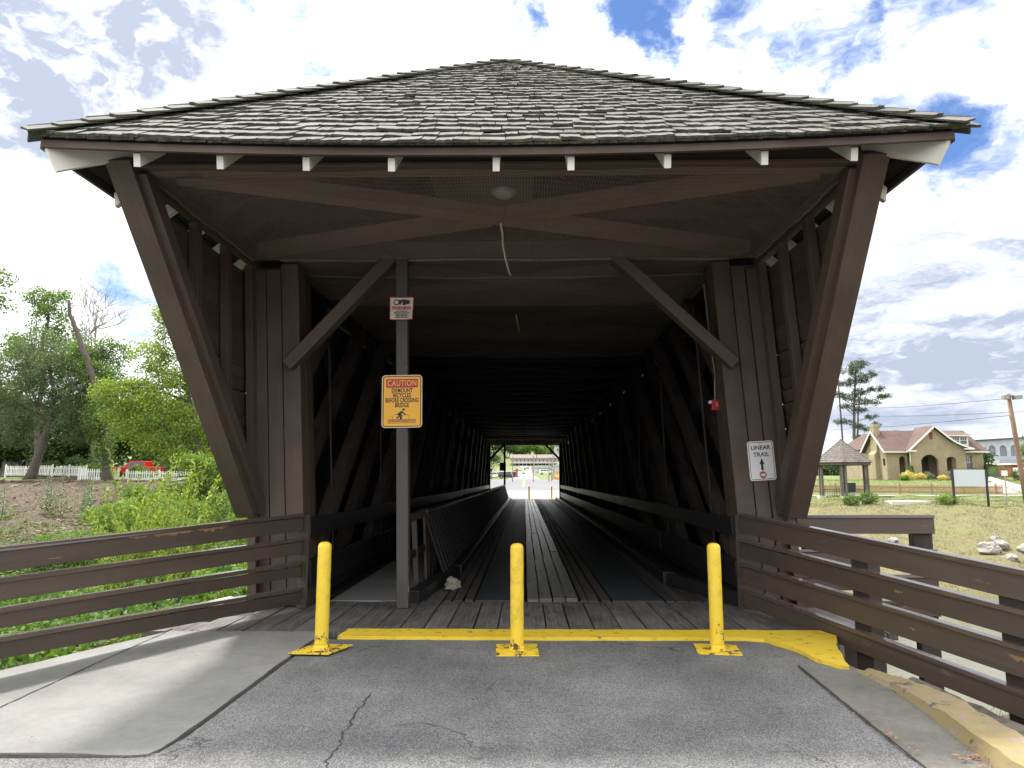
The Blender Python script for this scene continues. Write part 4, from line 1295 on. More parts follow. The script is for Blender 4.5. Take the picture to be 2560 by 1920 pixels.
for (x, y, h, w) in P2:
    ring = []
    for k in range(secn):
        u = k / (secn - 1)
        if u < .3: px, pz = .03 * (u / .3), h * (u / .3) * .85
        elif u < .45: px, pz = .03 + .035 * (u - .3) / .15, h * (.85 + .15 * (u - .3) / .15)
        elif u < .85: px, pz = .065 + (w - .075) * (u - .45) / .4, h + .01 * math.sin(u * 9)
        else: px, pz = w - .01 + .01 * (u - .85) / .15, h - (h + .35) * (u - .85) / .15
        n_ = mnoise.noise(Vector((x * 6, y * 6, u * 7))) * .014 + kr.uniform(-.003, .003)
        ring.append((x + px - .03 + n_ * .6, y + kr.uniform(-.003, .003), max(pz + n_, -.35) - .002))
    kb.append(ring)
m_ = MB()
for r0, r1 in zip(kb, kb[1:]):
    for k in range(secn - 1):
        m_.add([r0[k], r0[k + 1], r1[k + 1], r1[k]], [(0, 1, 2, 3)], [[(0, 0)] * 4])
m_.add(kb[0], [tuple(range(secn))], [[(0, 0)] * secn])
kerb = m_.build('kerb', 'kerb_concrete', smooth=False); tag(kerb, kind='structure')
# earth and concrete lip behind the kerb
tag(sheet('kerb_backing', [(2.80, 5.55), (2.86, 5.2), (2.88, 4.7), (2.82, 3.8), (2.75, 2), (3.05, 2), (3.1, 4.5), (3.0, 5.7)], -.06, 'abutment', .8, edge_jit=.02, seed=12, sub=.1), kind='structure')

# ------------------------------------------------------------------ plank railings
def railing(name, label, A, B, rails, t_end, posts, cap=.085, t0=0.0, thick=.05, out=(0, 0)):
    """A, B = (x, y); rails = ((zlo, zhi) at A, (zlo, zhi) at B)"""
    o = empty(name, (A[0], A[1], 0)); tag(o, label, 'railing')
    d = Vector((B[0] - A[0], B[1] - A[1], 0)); 
    nrm = Vector((-d.y, d.x, 0)).normalized()
    for i, (ra, rb) in enumerate(rails):
        def at(t, z0, z1): return Vector((A[0] + d.x * t, A[1] + d.y * t, z0 + (z1 - z0) * t))
        lo0, lo1 = at(t0, ra[0], rb[0]), at(t_end, ra[0], rb[0])
        hi0, hi1 = at(t0, ra[1], rb[1]), at(t_end, ra[1], rb[1])
        c = .036
        m_ = MB(seed=i); b = len(m_.v); n = 10
        mid0 = (lo0 + hi0 - Vector((0, 0, c))) / 2; mid1 = (lo1 + hi1 - Vector((0, 0, c))) / 2
        # board in two or three lengths is left as one; small waviness along it
        for k in range(n):
            a = mid0.lerp(mid1, k / n); b2 = mid0.lerp(mid1, (k + 1) / n)
        hgt = (hi0.z - lo0.z - c + hi1.z - lo1.z - c) / 2
        m_.bar(mid0, mid1, thick, hgt, jit=.002)
        bd = m_.build('rail', 'brown_paint_rail', o, bevel=.006)
        m_ = MB(seed=i + 9); m_.bar(hi0 - Vector((0, 0, c / 2)) , hi1 - Vector((0, 0, c / 2)), cap, c, jit=.002)
        cp = m_.build('cap', 'brown_gloss', bd, bevel=.005)
    for (t, zlo, zhi, w, dd, off) in posts:
        c = Vector((A[0] + d.x * t, A[1] + d.y * t, 0)) + nrm * off
        m_ = MB(); m_.bar((c.x, c.y, zlo), (c.x, c.y, zhi), w, dd, up=tuple(nrm)); m_.build('post', 'brown_dark', o, bevel=.006)
    return o
lr = railing('railing', 'four-rail brown plank railing left of the bridge mouth, paint peeling on top rail', (-2.575, 8.12), (-3.90, 5.25),
        [((.855, 1.06), (.775, .96)), ((.60, .785), (.56, .73)), ((.335, .525), (.365, .51)), ((.03, .235), (.145, .30))], 1.75,
        [(-.008, 0.0, 1.04, .035, .13, .03), (1.18, -.6, .88, .14, .14, -.10), (1.7, -.6, .84, .14, .14, -.10)])
# bare wood where the paint has come off the top rail
A_, B_ = Vector((-2.575, 8.12, 0)), Vector((-3.90, 5.25, 0))
dd_ = (B_ - A_); nr_ = Vector((-dd_.y, dd_.x, 0)).normalized()
def on_rail(t, z): 
    p_ = A_ + dd_ * t; zt = 1.06 + (.96 - 1.06) * t - .036
    return p_ + nr_ * -.0 , zt + z
pr = random.Random(4)
def peel(parent, A_, B_, t0, t1, zt0, zt1, h, sgn, mat='raw_wood', n=16):
    d_ = B_ - A_; nn = Vector((-d_.y, d_.x, 0)).normalized() * sgn
    m_ = MB(); top = []; bot = []
    for i in range(n + 1):
        u = i / n; t = t0 + (t1 - t0) * u
        env = math.sin(math.pi * min(1, max(0, u * 1.02))) ** .6
        z = zt0 + (zt1 - zt0) * t
        p_ = A_ + d_ * t + nn * (.0272)
        top.append((p_.x, p_.y, z - .003 - pr.uniform(0, .004)))
        bot.append((p_.x, p_.y, z - .006 - h * env * pr.uniform(.25, 1.0)))
    for i in range(n):
        m_.add([top[i], bot[i], bot[i + 1], top[i + 1]], [(0, 1, 2, 3)], [[(i * .05, 0), (i * .05, .05), (i * .05 + .05, .05), (i * .05 + .05, 0)]])
    return m_.build('bare_patch', mat, parent)
rails_l = [c for c in lr.children if c.name.startswith('rail')]
peel(rails_l[0], A_, B_, .345, .47, 1.024, .924, .045, 1)
peel(rails_l[0], A_, B_, .47, .62, 1.024, .924, .045, 1)
peel(rails_l[0], A_, B_, .62, .70, 1.024, .924, .02, 1)
peel(rails_l[0], A_, B_, .86, .90, .93, .83, .008, 1)
rr = railing('railing', 'four-rail brown plank railing running forward right of the bridge mouth', (2.475, 8.12), (3.43, 5.0),
        [((.845, 1.07), (.625, .84)), ((.555, .785), (.375, .565)), ((.285, .515), (.105, .32)), ((.035, .245), (-.165, .02))], 1.6,
        [(-.004, -.1, 1.05, .03, .12, -.02), (.52, -.9, .90, .20, .14, .12), (.97, -1.2, .80, .26, .16, .12)])
A2, B2 = Vector((2.475, 8.12, 0)), Vector((3.43, 5.0, 0))
rails_r = [c for c in rr.children if c.name.startswith('rail')]
for (ri, a, b, z0, z1, h) in ((2, .955, 1.02, .45, .25, .05), (1, .66, .69, .69, .47, .03), (2, .70, .72, .41, .21, .03)):
    peel(rails_r[ri], A2, B2, a, b, z0, z1, h, -1, n=8)
wing = railing('railing', 'short brown plank railing behind the right one, square to the bridge side', (3.20, 8.42), (4.80, 8.42),
        [((.815, 1.035), (.815, 1.035)), ((.46, .64), (.46, .64)), ((.17, .35), (.17, .35)), ((-.12, .06), (-.12, .06))], 1.0,
        [(.93, -2.3, .82, .22, .12, .09), (.1, -2.3, .82, .12, .12, .09)])
m_ = MB(); m_.box(-3.235, -3.165, 8.30, 8.40, .0, .80, jit=.002); m_.build('side_post', 'grey_post', bridge)

# ------------------------------------------------------------------ bollards
def make_bollard(loc, rz, label, h=.90, plate=(.36, .40), skew=0.0, group='yellow bollards across the near mouth'):
    o = empty('bollard', loc, rz); tag(o, label, 'bollard', group)
    m_ = MB(); prof_ = [(.058, 0)] + [(.0575 + .0008 * math.sin(k * 2.1), h * k / 12 * .945) for k in range(1, 12)] + [(.0575, h - .045), (.055, h - .028), (.046, h - .013), (.030, h - .003), (.012, h)]
    m_.lathe(prof_, 28)
    me = m_.mesh('tube', 'yellow_post'); me.polygons.foreach_set('use_smooth', [True] * len(me.polygons))
    local(o, 'tube', me)
    m_ = MB(); m_.lathe([(.068, .006), (.067, .03), (.062, .045)], 28); local(o, 'collar', m_.mesh('collar', 'yellow_post'))
    w, d = plate
    m_ = MB(); m_.prism([(-w / 2 - skew, -d / 2), (w / 2 - skew, -d / 2), (w / 2 + skew, d / 2), (-w / 2 + skew, d / 2)], .001, .010)
    local(o, 'base_plate', m_.mesh('base_plate', 'yellow_post'))
    return o
make_bollard((-1.735, 6.14, .0155), R(-4), 'yellow steel bollard at the corner of the concrete pavement, left of the three', skew=.05, plate=(.34, .34))
make_bollard((-.07, 6.21, 0), R(2), 'yellow steel bollard in the middle of the asphalt before the bridge mouth')
make_bollard((1.65, 6.26, 0), R(-8), 'yellow steel bollard with chipped paint in front of the right railing', plate=(.36, .36))
for k, (x, lab) in enumerate(((.30, 'small far bollard seen through the bridge beside the lane centre'), (1.92, 'small far bollard seen through the bridge near the right wall'))):
    make_bollard((x, 50.4, 0), 0, lab, h=.92, group='bollards beyond the far mouth')

# ------------------------------------------------------------------ signs
def flat(parent, name, poly, off, mat):
    m_ = MB(); m_.prism(poly, -off - .0006, -off, 'y'); return local(parent, name, m_.mesh(name, mat))
def letters(parent, body, x, z, size, mat, sx, off, name='lettering', bold=0.0, spacing=1.0):
    me = text_mesh(name, body, size, mat, sx, bold=bold, spacing=spacing)
    me.transform(Matrix.Translation((x, -off, z)) @ Matrix.Rotation(R(90), 4, 'X'))
    return local(parent, name, me)
def ring_poly(cx_, cz_, r_, n=26): return [(cx_ + r_ * math.cos(2 * math.pi * k / n), cz_ + r_ * math.sin(2 * math.pi * k / n)) for k in range(n)]
def strip(p, q, w):
    a, b = Vector(p), Vector(q); d = (b - a).normalized(); n = Vector((-d.y, d.x)) * w / 2
    return [tuple(a + n), tuple(a - n), tuple(b - n), tuple(b + n)]
def frame_ring(parent, name, w, h, r_, t, off, mat):
    o_, i_ = rounded(w, h, r_), rounded(w - 2 * t, h - 2 * t, max(r_ - t, .004))
    m_ = MB(); n = len(o_)
    for k in range(n):
        k2 = (k + 1) % n
        m_.add([(o_[k][0], -off, o_[k][1]), (o_[k2][0], -off, o_[k2][1]), (i_[k2][0], -off, i_[k2][1]), (i_[k][0], -off, i_[k][1])], [(0, 1, 2, 3)], [[(0, 0)] * 4])
    return local(parent, name, m_.mesh(name, mat))
cs = empty('caution_sign', (-1.435, 8.075, 2.355)); cs.rotation_euler = (0, R(-.8), 0)
tag(cs, 'yellow caution sign for cyclists on the grey middle post', 'sign')
W_, H_ = .475, .620
flat(cs, 'plate', rounded(W_, H_, .045), 0, 'sign_pale')
frame_ring(cs, 'border', W_ - .022, H_ - .022, .036, .011, .0016, 'ink')
flat(cs, 'field', rounded(W_ - .046, H_ - .046, .028), .0012, 'sign_yellow')
flat(cs, 'banner', rounded(.375, .105, .014), .0022, 'sign_red').location = (0, 0, .212)
letters(cs, 'CAUTION', 0, .211, .098, 'sign_yellow', .72, .0036, bold=.0010, spacing=1.12)
for i, (tx, sz, sx_) in enumerate((('DISMOUNT', .070, .66), ('BICYCLES', .070, .66), ('BEFORE CROSSING', .070, .62), ('BRIDGE', .070, .66))):
    letters(cs, tx, 0, .125 - i * .058, sz, 'ink', sx_, .0028, bold=.0020, spacing=1.06)
for cx_ in (-.068, .045):
    m_ = MB(); o_ = ring_poly(cx_, -.198, .046); i_ = ring_poly(cx_, -.198, .0425)
    for k in range(len(o_)):
        k2 = (k + 1) % len(o_)
        m_.add([(o_[k][0], -.0024, o_[k][1]), (o_[k2][0], -.0024, o_[k2][1]), (i_[k2][0], -.0024, i_[k2][1]), (i_[k][0], -.0024, i_[k][1])], [(0, 1, 2, 3)], [[(0, 0)] * 4])
    local(cs, 'wheel_drawing', m_.mesh('wheel_drawing', 'ink'))
flat(cs, 'rider_head', ring_poly(.020, -.098, .0145), .0024, 'ink')
flat(cs, 'rider_body', [(-.062, -.160), (-.052, -.150), (-.018, -.118), (.004, -.112), (.012, -.120), (.048, -.158), (.038, -.166), (.006, -.138), (-.010, -.150), (.004, -.162), (-.006, -.216), (-.024, -.216), (-.020, -.175), (-.055, -.205), (-.068, -.194), (-.034, -.166)], .0030, 'ink')
for i, z in enumerate((-.214, -.226, -.238, -.254)):
    flat(cs, 'plank_line', strip((-.165, z), (.165, z), .0055), .0024, 'ink')
# warning sign, a little curled
wsn = empty('warning_sign', (-1.462, 8.07, 3.465)); tag(wsn, 'small white and red curled camera surveillance warning sign high on the grey post', 'sign')
def curl(me):
    for v in me.vertices:
        v.co.y += -.018 * (v.co.x / .14) ** 2 * (.4 + .6 * (v.co.z < 0)) - (.012 if v.co.x > .1 and v.co.z < -.05 else 0)
    return me
def flat_c(name, poly, off, mat):
    # grid-filled so that it can curl
    xs_ = [p_[0] for p_ in poly]; zs_ = [p_[1] for p_ in poly]; nx_, nz_ = 10, 6; m_ = MB(); vs = []
    x0, x1, z0, z1 = min(xs_), max(xs_), min(zs_), max(zs_)
    for j in range(nz_ + 1):
        for i in range(nx_ + 1):
            u, v_ = i / nx_, j / nz_
            x = x0 + (x1 - x0) * u; z = z0 + (z1 - z0) * v_
            x *= 1 - .05 * (1 - v_); vs.append((x, -off, z))
    for j in range(nz_):
        for i in range(nx_):
            a = j * (nx_ + 1) + i
            m_.f.append((a, a + 1, a + nx_ + 2, a + nx_ + 1)); m_.uv.append([(0, 0)] * 4); m_.mi.append(0)
    m_.v = vs
    return local(wsn, name, curl(m_.mesh(name, mat)))
flat_c('plate', [(-.145, -.14), (.145, .14)], 0, 'sign_red')
flat_c('field', [(-.135, -.130), (.135, .130)], .0015, 'sign_cream')
def lc(body, x, z, size, mat, sx_, off, bold=0.0):
    me = text_mesh('lettering', body, size, mat, sx_, bold=bold)
    me.transform(Matrix.Translation((x, -off, z)) @ Matrix.Rotation(R(90), 4, 'X')); return local(wsn, 'lettering', curl(me))
lc('WARNING', 0, .004, .058, 'sign_red', .82, .003, .0028)
for i, tx in enumerate(('ALL ACTIVITIES ARE', 'RECORDED TO AID IN THE', 'PROSECUTION OF ANY', 'CRIME COMMITTED', 'AGAINST THIS FACILITY')):
    lc(tx, 0, -.034 - i * .0185, .0175, 'ink', .86, .003, .0010)
def cflat(name, poly, off, mat): 
    m_ = MB(); m_.prism(poly, -off - .0004, -off, 'y'); return local(wsn, name, curl(m_.mesh(name, mat)))
cflat('camera_drawing', [(-.035, .105), (.03, .112), (.098, .098), (.098, .058), (.03, .042), (-.035, .048)], .0028, 'ink')
cflat('camera_drawing', ring_poly(-.062, .076, .036), .0031, 'ink')
cflat('lens_drawing', ring_poly(-.062, .076, .024), .0036, 'sign_cream')
cflat('lens_drawing', [(-.008, .112), (.012, .113), (.012, .042), (-.012, .042), (.004, .076)], .0036, 'sign_cream')
# trail sign
ts = empty('trail_sign', (2.762, 8.215, 1.665)); ts.rotation_euler = (0, R(-3.2), 0)
tag(ts, 'white trail sign with an upward arrow on the boards right of the mouth', 'sign')
flat(ts, 'plate', rounded(.305, .457, .032), 0, 'white_sign')
frame_ring(ts, 'border', .281, .433, .022, .006, .0014, 'ink')
letters(ts, 'LINEAR', 0, .150, .070, 'ink', 1.0, .002, bold=.0012); letters(ts, 'TRAIL', .0, .070, .070, 'ink', 1.0, .002, bold=.0012)
flat(ts, 'arrow', [(0, .030), (.030, -.045), (.013, -.038), (.013, -.110), (-.013, -.110), (-.013, -.038), (-.030, -.045)], .0014, 'ink')
flat(ts, 'emblem', ring_poly(0, -.163, .041), .0014, 'sign_brown')
flat(ts, 'emblem_mark', [(-.026, -.152), (.026, -.148), (.024, -.172), (.010, -.182), (-.020, -.176)], .0022, 'white_sign')
for z in (.208, -.212):
    m_ = MB(); m_.tube([(0, -.002, z), (0, -.008, z)], .010, 10); local(ts, 'bolt', m_.mesh('bolt', 'grey_metal'))

# fire alarm box with its conduit
al = empty('alarm_box', (2.372, 8.645, 2.36)); tag(al, 'small red fire alarm box on an inner post right of the mouth', 'alarm')
m_ = MB(); m_.box(-.055, .045, -.05, .04, -.065, .065); local(al, 'case', m_.mesh('case', 'red_plastic'), bevel=.006)
m_ = MB(); m_.box(.046, .072, -.045, .04, -.065, .06); local(al, 'side', m_.mesh('side', 'orange_red'), bevel=.004)
m_ = MB(); m_.box(-.088, -.056, -.03, .02, .02, .055); local(al, 'strobe', m_.mesh('strobe', 'white_sign'), bevel=.004)
letters(al, 'FIRE', -.005, 0, .035, 'white_sign', .8, .0515).rotation_euler = (0, R(80), 0)
m_ = MB(); m_.tube([(-.005, 0, .065), (.0, .0, .30), (.012, 0, .36), (-.035, 0, .8), (-.085, .02, 1.55)], .010, 8); local(al, 'conduit', m_.mesh('conduit', 'conduit'))

# crumpled lump lying against the kerb timber
def lump(name, loc, size, mat, label, cat, seed=0, group=None, sub=3, amp=.28):
    bm = bmesh.new(); bmesh.ops.create_icosphere(bm, subdivisions=sub, radius=1)
    for v in bm.verts:
        n = mnoise.noise(v.co * 1.3 + Vector((seed * 3.7, 1, 2))) * amp + mnoise.noise(v.co * 3.6 + Vector((seed, 5, 2))) * amp * .5
        c_ = mnoise.cell(v.co * 1.6 + Vector((seed, 0, 0))) * .10
        v.co *= 1 + n + c_
        v.co = Vector((v.co.x * size[0], v.co.y * size[1], max(v.co.z, -.55) * size[2]))
    me = bpy.data.meshes.new(name); bm.to_mesh(me); bm.free(); me.materials.append(MATS[mat])
    o = bpy.data.objects.new(name, me); C.objects.link(o); o.location = loc; o.rotation_euler = (0, 0, seed * 1.3)
    tag(o, label, cat, group); return o
lump('rock', (-.96, 9.50, .055), (.105, .09, .085), 'paper', 'fist-sized pale lump of rock against the kerb timber on the deck', 'rock', 3, amp=.5)
# dead leaves gathered in the gutter
lv = MB(seed=5); lrn = random.Random(6)
for k in range(120):
    t = lrn.random()
    if k < 75: x, y = 2.33 + lrn.gauss(0, .05), 3.95 - t * .5
    elif k < 100: x, y = 2.06 + lrn.gauss(0, .02), 4.6 - t * .9
    else: x, y = -3.3 + lrn.random() * 5.5, 4 + lrn.random() * 2.8
    if k >= 100 and k % 3: continue
    a = lrn.random() * 6.28; s_ = lrn.uniform(.008, .022); z = .02 + lrn.random() * .012
    dx, dy = math.cos(a) * s_, math.sin(a) * s_
    lv.add([(x - dx, y - dy, z), (x + dy * .4, y - dx * .4, z + .004), (x + dx, y + dy, z + .003), (x - dy * .4, y + dx * .4, z + .006)], [(0, 1, 2, 3)], [[(0, 0)] * 4])
lo_ = lv.build('leaf_litter', 'chair_wood'); tag(lo_, kind='stuff')

# ------------------------------------------------------------------ plants
def leaf_quads(P, size, rg, aspect=.5, flatness=0.0, droop=0.0, fold=True):
    """one small kinked leaf (two triangles-worth of quad) at every point"""
    n = len(P)
    d = rg.normal(0, 1, (n, 3)); d[:, 2] = d[:, 2] * (1 - flatness) - droop
    d /= np.linalg.norm(d, axis=1)[:, None] + 1e-9
    u = rg.normal(0, 1, (n, 3)); u -= (u * d).sum(1)[:, None] * d
    if flatness: u[:, 2] *= (1 - flatness)
    u /= np.linalg.norm(u, axis=1)[:, None] + 1e-9
    s = size * rg.uniform(.6, 1.35, (n, 1))
    nrm = np.cross(d, u)
    a = P - d * s * .5
    b = P + u * s * aspect * .5 + nrm * s * .08
    c = P + d * s * .5 - nrm * s * .05
    e = P - u * s * aspect * .5 + nrm * s * .08
    V = np.stack([a, b, c, e], 1).reshape(-1, 3)
    F = np.arange(4 * n).reshape(n, 4)
    return V, F
def limb_tree(m_, p0, p1, r0, r1, rr_, sag=.1, n=5, wob=.12, sides=6):
    p0, p1 = Vector(p0), Vector(p1); L = (p1 - p0).length; pts = []
    for i in range(n + 1):
        t = i / n
        p_ = p0.lerp(p1, t) + Vector((0, 0, math.sin(math.pi * t) * sag * L))
        if 0 < i < n: p_ += Vector((rr_.gauss(0, 1), rr_.gauss(0, 1), rr_.gauss(0, .6))) * wob * L / n
        pts.append(p_)
    m_.tube(pts, [r0 + (r1 - r0) * i / n for i in range(n + 1)], sides)
    return pts
def tree(name, label, trunk, r0, blobs, mat, lsize=.17, clumps=26, per=34, sig=.34, droop=0.0, bark='bark', group=None, cat='tree', aspect=.45, flatness=.0, seed=0, ground=True, sag=.1, dead=0):
    rr_ = random.Random(seed + 50); rg = np.random.default_rng(seed + 50)
    trunk = [Vector(p_) for p_ in trunk]
    if ground: trunk[0].z = min(trunk[0].z, H(trunk[0].x, trunk[0].y)) - .15
    o = empty(name, tuple(trunk[0])); tag(o, label, cat, group)
    m_ = MB(seed=seed); fine = []
    for a, b in zip(trunk, trunk[1:]):
        for k in range(3): fine.append(a.lerp(b, k / 3) + Vector((rr_.gauss(0, .03), rr_.gauss(0, .03), 0)))
    fine.append(trunk[-1]); n = len(fine)
    rad = [r0 * (1 - .72 * i / (n - 1)) for i in range(n)]; rad[0] *= 1.35; rad[1] *= 1.1
    m_.tube(fine, rad, 9)
    C_ = []; T_ = []
    for (bx_, by_, bz_, rx, ry, rz_) in blobs:
        c = Vector((bx_, by_, bz_))
        cand = [i for i in range(n) if fine[i].z < bz_ + .3] or [0]
        i = min(cand, key=lambda q: (fine[q] - c).length + .6 * abs(fine[q].z - (bz_ - .35 * (Vector((bx_, by_, 0)) - Vector((fine[q].x, fine[q].y, 0))).length)))
        lp = limb_tree(m_, fine[i], c, max(rad[i] * .5, .03), .025, rr_, sag)
        vol = max(.25, (rx * ry * rz_) ** (1 / 3))
        nc = max(6, int(clumps * vol ** 1.6 / 1.25))
        for k in range(nc):
            v = rg.normal(0, 1, 3); v /= np.linalg.norm(v); v *= rg.uniform(.25, 1.0) ** .45 * rg.uniform(.85, 1.18)
            q = c + Vector((v[0] * rx, v[1] * ry, v[2] * rz_))
            if k % 3 == 0:
                limb_tree(m_, lp[rr_.randrange(2, len(lp))], q, .022, .007, rr_, .05, 3, .2, 4)
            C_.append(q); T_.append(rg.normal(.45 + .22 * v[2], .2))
    for k in range(dead):
        b_ = blobs[rr_.randrange(len(blobs))]
        a = fine[rr_.randrange(n // 2, n)]
        q = Vector((b_[0] + rr_.gauss(0, b_[3]), b_[1] - b_[4] * .8, b_[2] - rr_.uniform(.3, 1.8)))
        limb_tree(m_, a, q, .03, .006, rr_, .12, 6, .35, 4)
    m_.build('trunk', bark, o, smooth=True)
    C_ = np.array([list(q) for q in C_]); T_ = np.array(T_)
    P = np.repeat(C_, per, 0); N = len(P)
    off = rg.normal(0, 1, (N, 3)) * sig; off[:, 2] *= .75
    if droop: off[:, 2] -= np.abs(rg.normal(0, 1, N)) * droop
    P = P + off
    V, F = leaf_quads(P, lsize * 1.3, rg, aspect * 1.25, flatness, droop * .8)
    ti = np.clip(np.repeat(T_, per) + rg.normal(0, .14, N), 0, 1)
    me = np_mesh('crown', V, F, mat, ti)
    c = bpy.data.objects.new('crown', me); C.objects.link(c); c.parent = o; c.matrix_parent_inverse = Matrix.Translation(-Vector(o.location))
    return o

tree('willow_tree', 'old leaning tree with drooping grey-green leaves behind the earth bank', [(-42.91, 60, 1.36), (-42.28, 60, 3.39), (-41.8, 60, 5.2), (-41.37, 60, 6.82), (-41.31, 60, 8.86), (-42.2, 60, 11.5)], .42,
     [(-43.6, 60, 8.0, 2.2, 2.0, 2.0), (-40.0, 60, 8.6, 2.4, 2.0, 2.0), (-41.8, 60, 10.9, 2.4, 2.2, 2.0), (-37.8, 60.5, 6.8, 2.0, 1.8, 2.2), (-44.6, 60, 5.8, 1.8, 1.6, 1.4), (-45.5, 60, 10.9, 2.0, 2.0, 2.0), (-39.7, 60, 5.8, 1.6, 1.6, 1.3), (-43.6, 61, 13.4, 2.0, 2.0, 1.8), (-40.1, 61, 12.3, 1.8, 1.8, 1.8), (-38.4, 61, 10.0, 1.6, 1.6, 1.6), (-46.6, 61, 8.2, 1.6, 1.6, 2.0)],
     'leaf_willow', .17, 34, 40, .32, .25, aspect=.3, seed=1, dead=26, group='trees on the left bank')
tree('broken_tree', 'tall tree with a snapped bare top leaning left above the picket fence', [(-34.81, 58, 1.13), (-35.0, 58, 3.52), (-35.64, 58, 6.63), (-36.53, 58, 9.4), (-37.53, 58, 11.8), (-38.52, 58, 14.02), (-39.17, 58, 15.45), (-39.44, 58, 16.76)], .42,
     [(-35.9, 57.6, 6.2, 1.1, .9, 2.2), (-34.9, 57.8, 3.6, .7, .7, 1.3), (-37.3, 59, 10.6, 1.4, 1.3, 1.4), (-36.0, 60, 9.6, 1.8, 1.6, 1.6), (-37.1, 61, 12.8, 1.6, 1.5, 1.3), (-38.6, 59, 12.4, 1.0, 1.0, 1.0), (-33.8, 60, 7.6, 1.4, 1.2, 1.4)],
     'leaf_mid', .17, 34, 38, .30, .12, seed=2, dead=5, group='trees on the left bank')
tree('ash_tree', 'slender airy tree with a narrow upright crown, highest at far left', [(-50.53, 72, 3.06), (-51.22, 72, 7.89), (-50.93, 72, 12.81), (-51.46, 72, 15.81), (-50.94, 72, 18.33), (-51.2, 72, 20.4)], .30,
     [(-51.2, 72, 18.3, 2.0, 1.8, 1.8), (-52.4, 72, 14.8, 2.4, 2.0, 1.7), (-49.0, 72, 16.4, 1.7, 1.7, 1.6), (-51.9, 72, 20.6, 1.4, 1.4, 1.3), (-51.0, 73, 13.0, 2.2, 1.9, 1.6), (-54.6, 72, 15.4, 1.6, 1.6, 1.5), (-49.8, 72, 20.2, 1.0, 1.0, 1.2), (-53.6, 72, 11.6, 2.2, 2.0, 1.8), (-48.2, 72, 13.0, 1.8, 1.8, 1.6)],
     'leaf_mid', .22, 20, 30, .36, seed=3, group='trees on the left bank')
def bare_tree(name, label, trunk, tips, r0, seed):
    rr_ = random.Random(seed); trunk = [Vector(p_) for p_ in trunk]; trunk[0].z = H(trunk[0].x, trunk[0].y) - .2
    o = empty(name, tuple(trunk[0])); tag(o, label, 'tree', 'trees on the left bank')
    m_ = MB(); m_.tube(trunk, [r0 * (1 - .75 * i / (len(trunk) - 1)) for i in range(len(trunk))], 8); m_.build('trunk', 'bark_pale', o, smooth=True)
    b_ = MB()
    def grow(p0, p1, r, lev):
        pts = limb_tree(b_, p0, p1, r, r * .3, rr_, .04, 5, .3, 5)
        if lev:
            for q in range(4):
                a = pts[rr_.randrange(1, len(pts))]; L = (Vector(p1) - Vector(p0)).length * rr_.uniform(.25, .55)
                d = (Vector(p1) - Vector(p0)).normalized() + Vector((rr_.gauss(0, .6), rr_.gauss(0, .6), rr_.gauss(.25, .35))); d.normalize()
                grow(a, a + d * L, r * .55, lev - 1)
    for tp in tips: grow(trunk[rr_.randrange(len(trunk) - 2, len(trunk))], Vector(tp) + Vector((0, rr_.gauss(0, .8), 0)), .075, 2)
    b_.build('bare_branches', 'bark_pale', o)
    return o
bare_tree('dead_tree', 'leafless pale tree fanning out above the green crowns', [(-45.92, 74, 3.1), (-46.78, 74, 10.57), (-47.08, 74, 14.13), (-47.53, 74, 17.22)], [(-48.45, 74, 21.39), (-47.48, 74, 22.18), (-46.42, 74, 21.91), (-45.56, 74, 20.85), (-46.45, 74, 20.34), (-48.87, 74, 20.35), (-44.27, 74, 18.76), (-44.92, 74, 19.29), (-46.68, 74, 18.77), (-48.53, 74, 19.3)], .26, 4)
tree('maple_tree', 'tree reaching in from beyond the left edge with loose leafy twigs', [(-38.5, 42, .72), (-38.6, 42, 6.65), (-37.6, 42, 11.03)], .4,
     [(-33.9, 42, 13.2, 1.3, 1.1, 1.0), (-33.0, 42, 12.3, .8, .7, .6), (-35.3, 42, 11.8, 1.5, 1.5, 1.2), (-36.8, 42, 13.4, 2.0, 2.0, 1.7), (-32.9, 42, 13.9, .5, .4, .4), (-35.8, 42, 15.0, 1.4, 1.4, 1.2), (-38.5, 42, 9.8, 2.2, 2.0, 1.6)],
     'leaf_mid', .17, 22, 24, .28, seed=5, group='trees on the left bank')
F_BL = [(-27.4, 50, 10.5, 1.5, 1.3, 1.1), (-25.8, 50, 12.4, 1.4, 1.5, 1.5), (-28.5, 50, 7.6, 1.9, 1.5, 1.1), (-26.1, 50, 6.6, 2.0, 2.0, 1.3), (-23.6, 50, 5.9, 1.7, 2.0, 1.6), (-30.3, 50, 8.1, 1.3, 1.0, .7), (-28.7, 50, 5.2, 1.5, 1.0, .8), (-26.9, 50, 4.1, 1.2, .8, .7), (-24.5, 50, 3.2, 1.5, 1.3, .9), (-22.8, 50, 2.6, 1.2, 1.2, 1.0), (-27.8, 51, 9.0, 1.5, 1.5, 1.0), (-23.0, 51, 5.0, 1.4, 1.4, 1.2), (-26.5, 50, 13.6, .9, 1.0, 1.0), (-24.6, 50, 8.8, 1.6, 1.5, 1.1), (-24.0, 50, 11.0, 1.4, 1.3, 1.1), (-23.6, 50, 13.4, 1.3, 1.2, 1.3), (-22.6, 50, 9.4, 1.4, 1.3, 1.4), (-25.2, 50, 14.9, .9, .9, .9), (-29.6, 50, 6.3, 1.2, .9, .6)]
tree('locust_tree', 'yellow-green feathery tree spreading out beside the left hood brace', [(-23.15, 50, -3.3), (-23.35, 50, -.07), (-23.49, 50, 3.23), (-24.06, 50, 5.91), (-24.84, 50, 8.63), (-25.49, 50, 10.69)], .30, F_BL,
     'leaf_locust', .15, 36, 42, .30, .22, aspect=.42, seed=6, group='trees on the left bank')
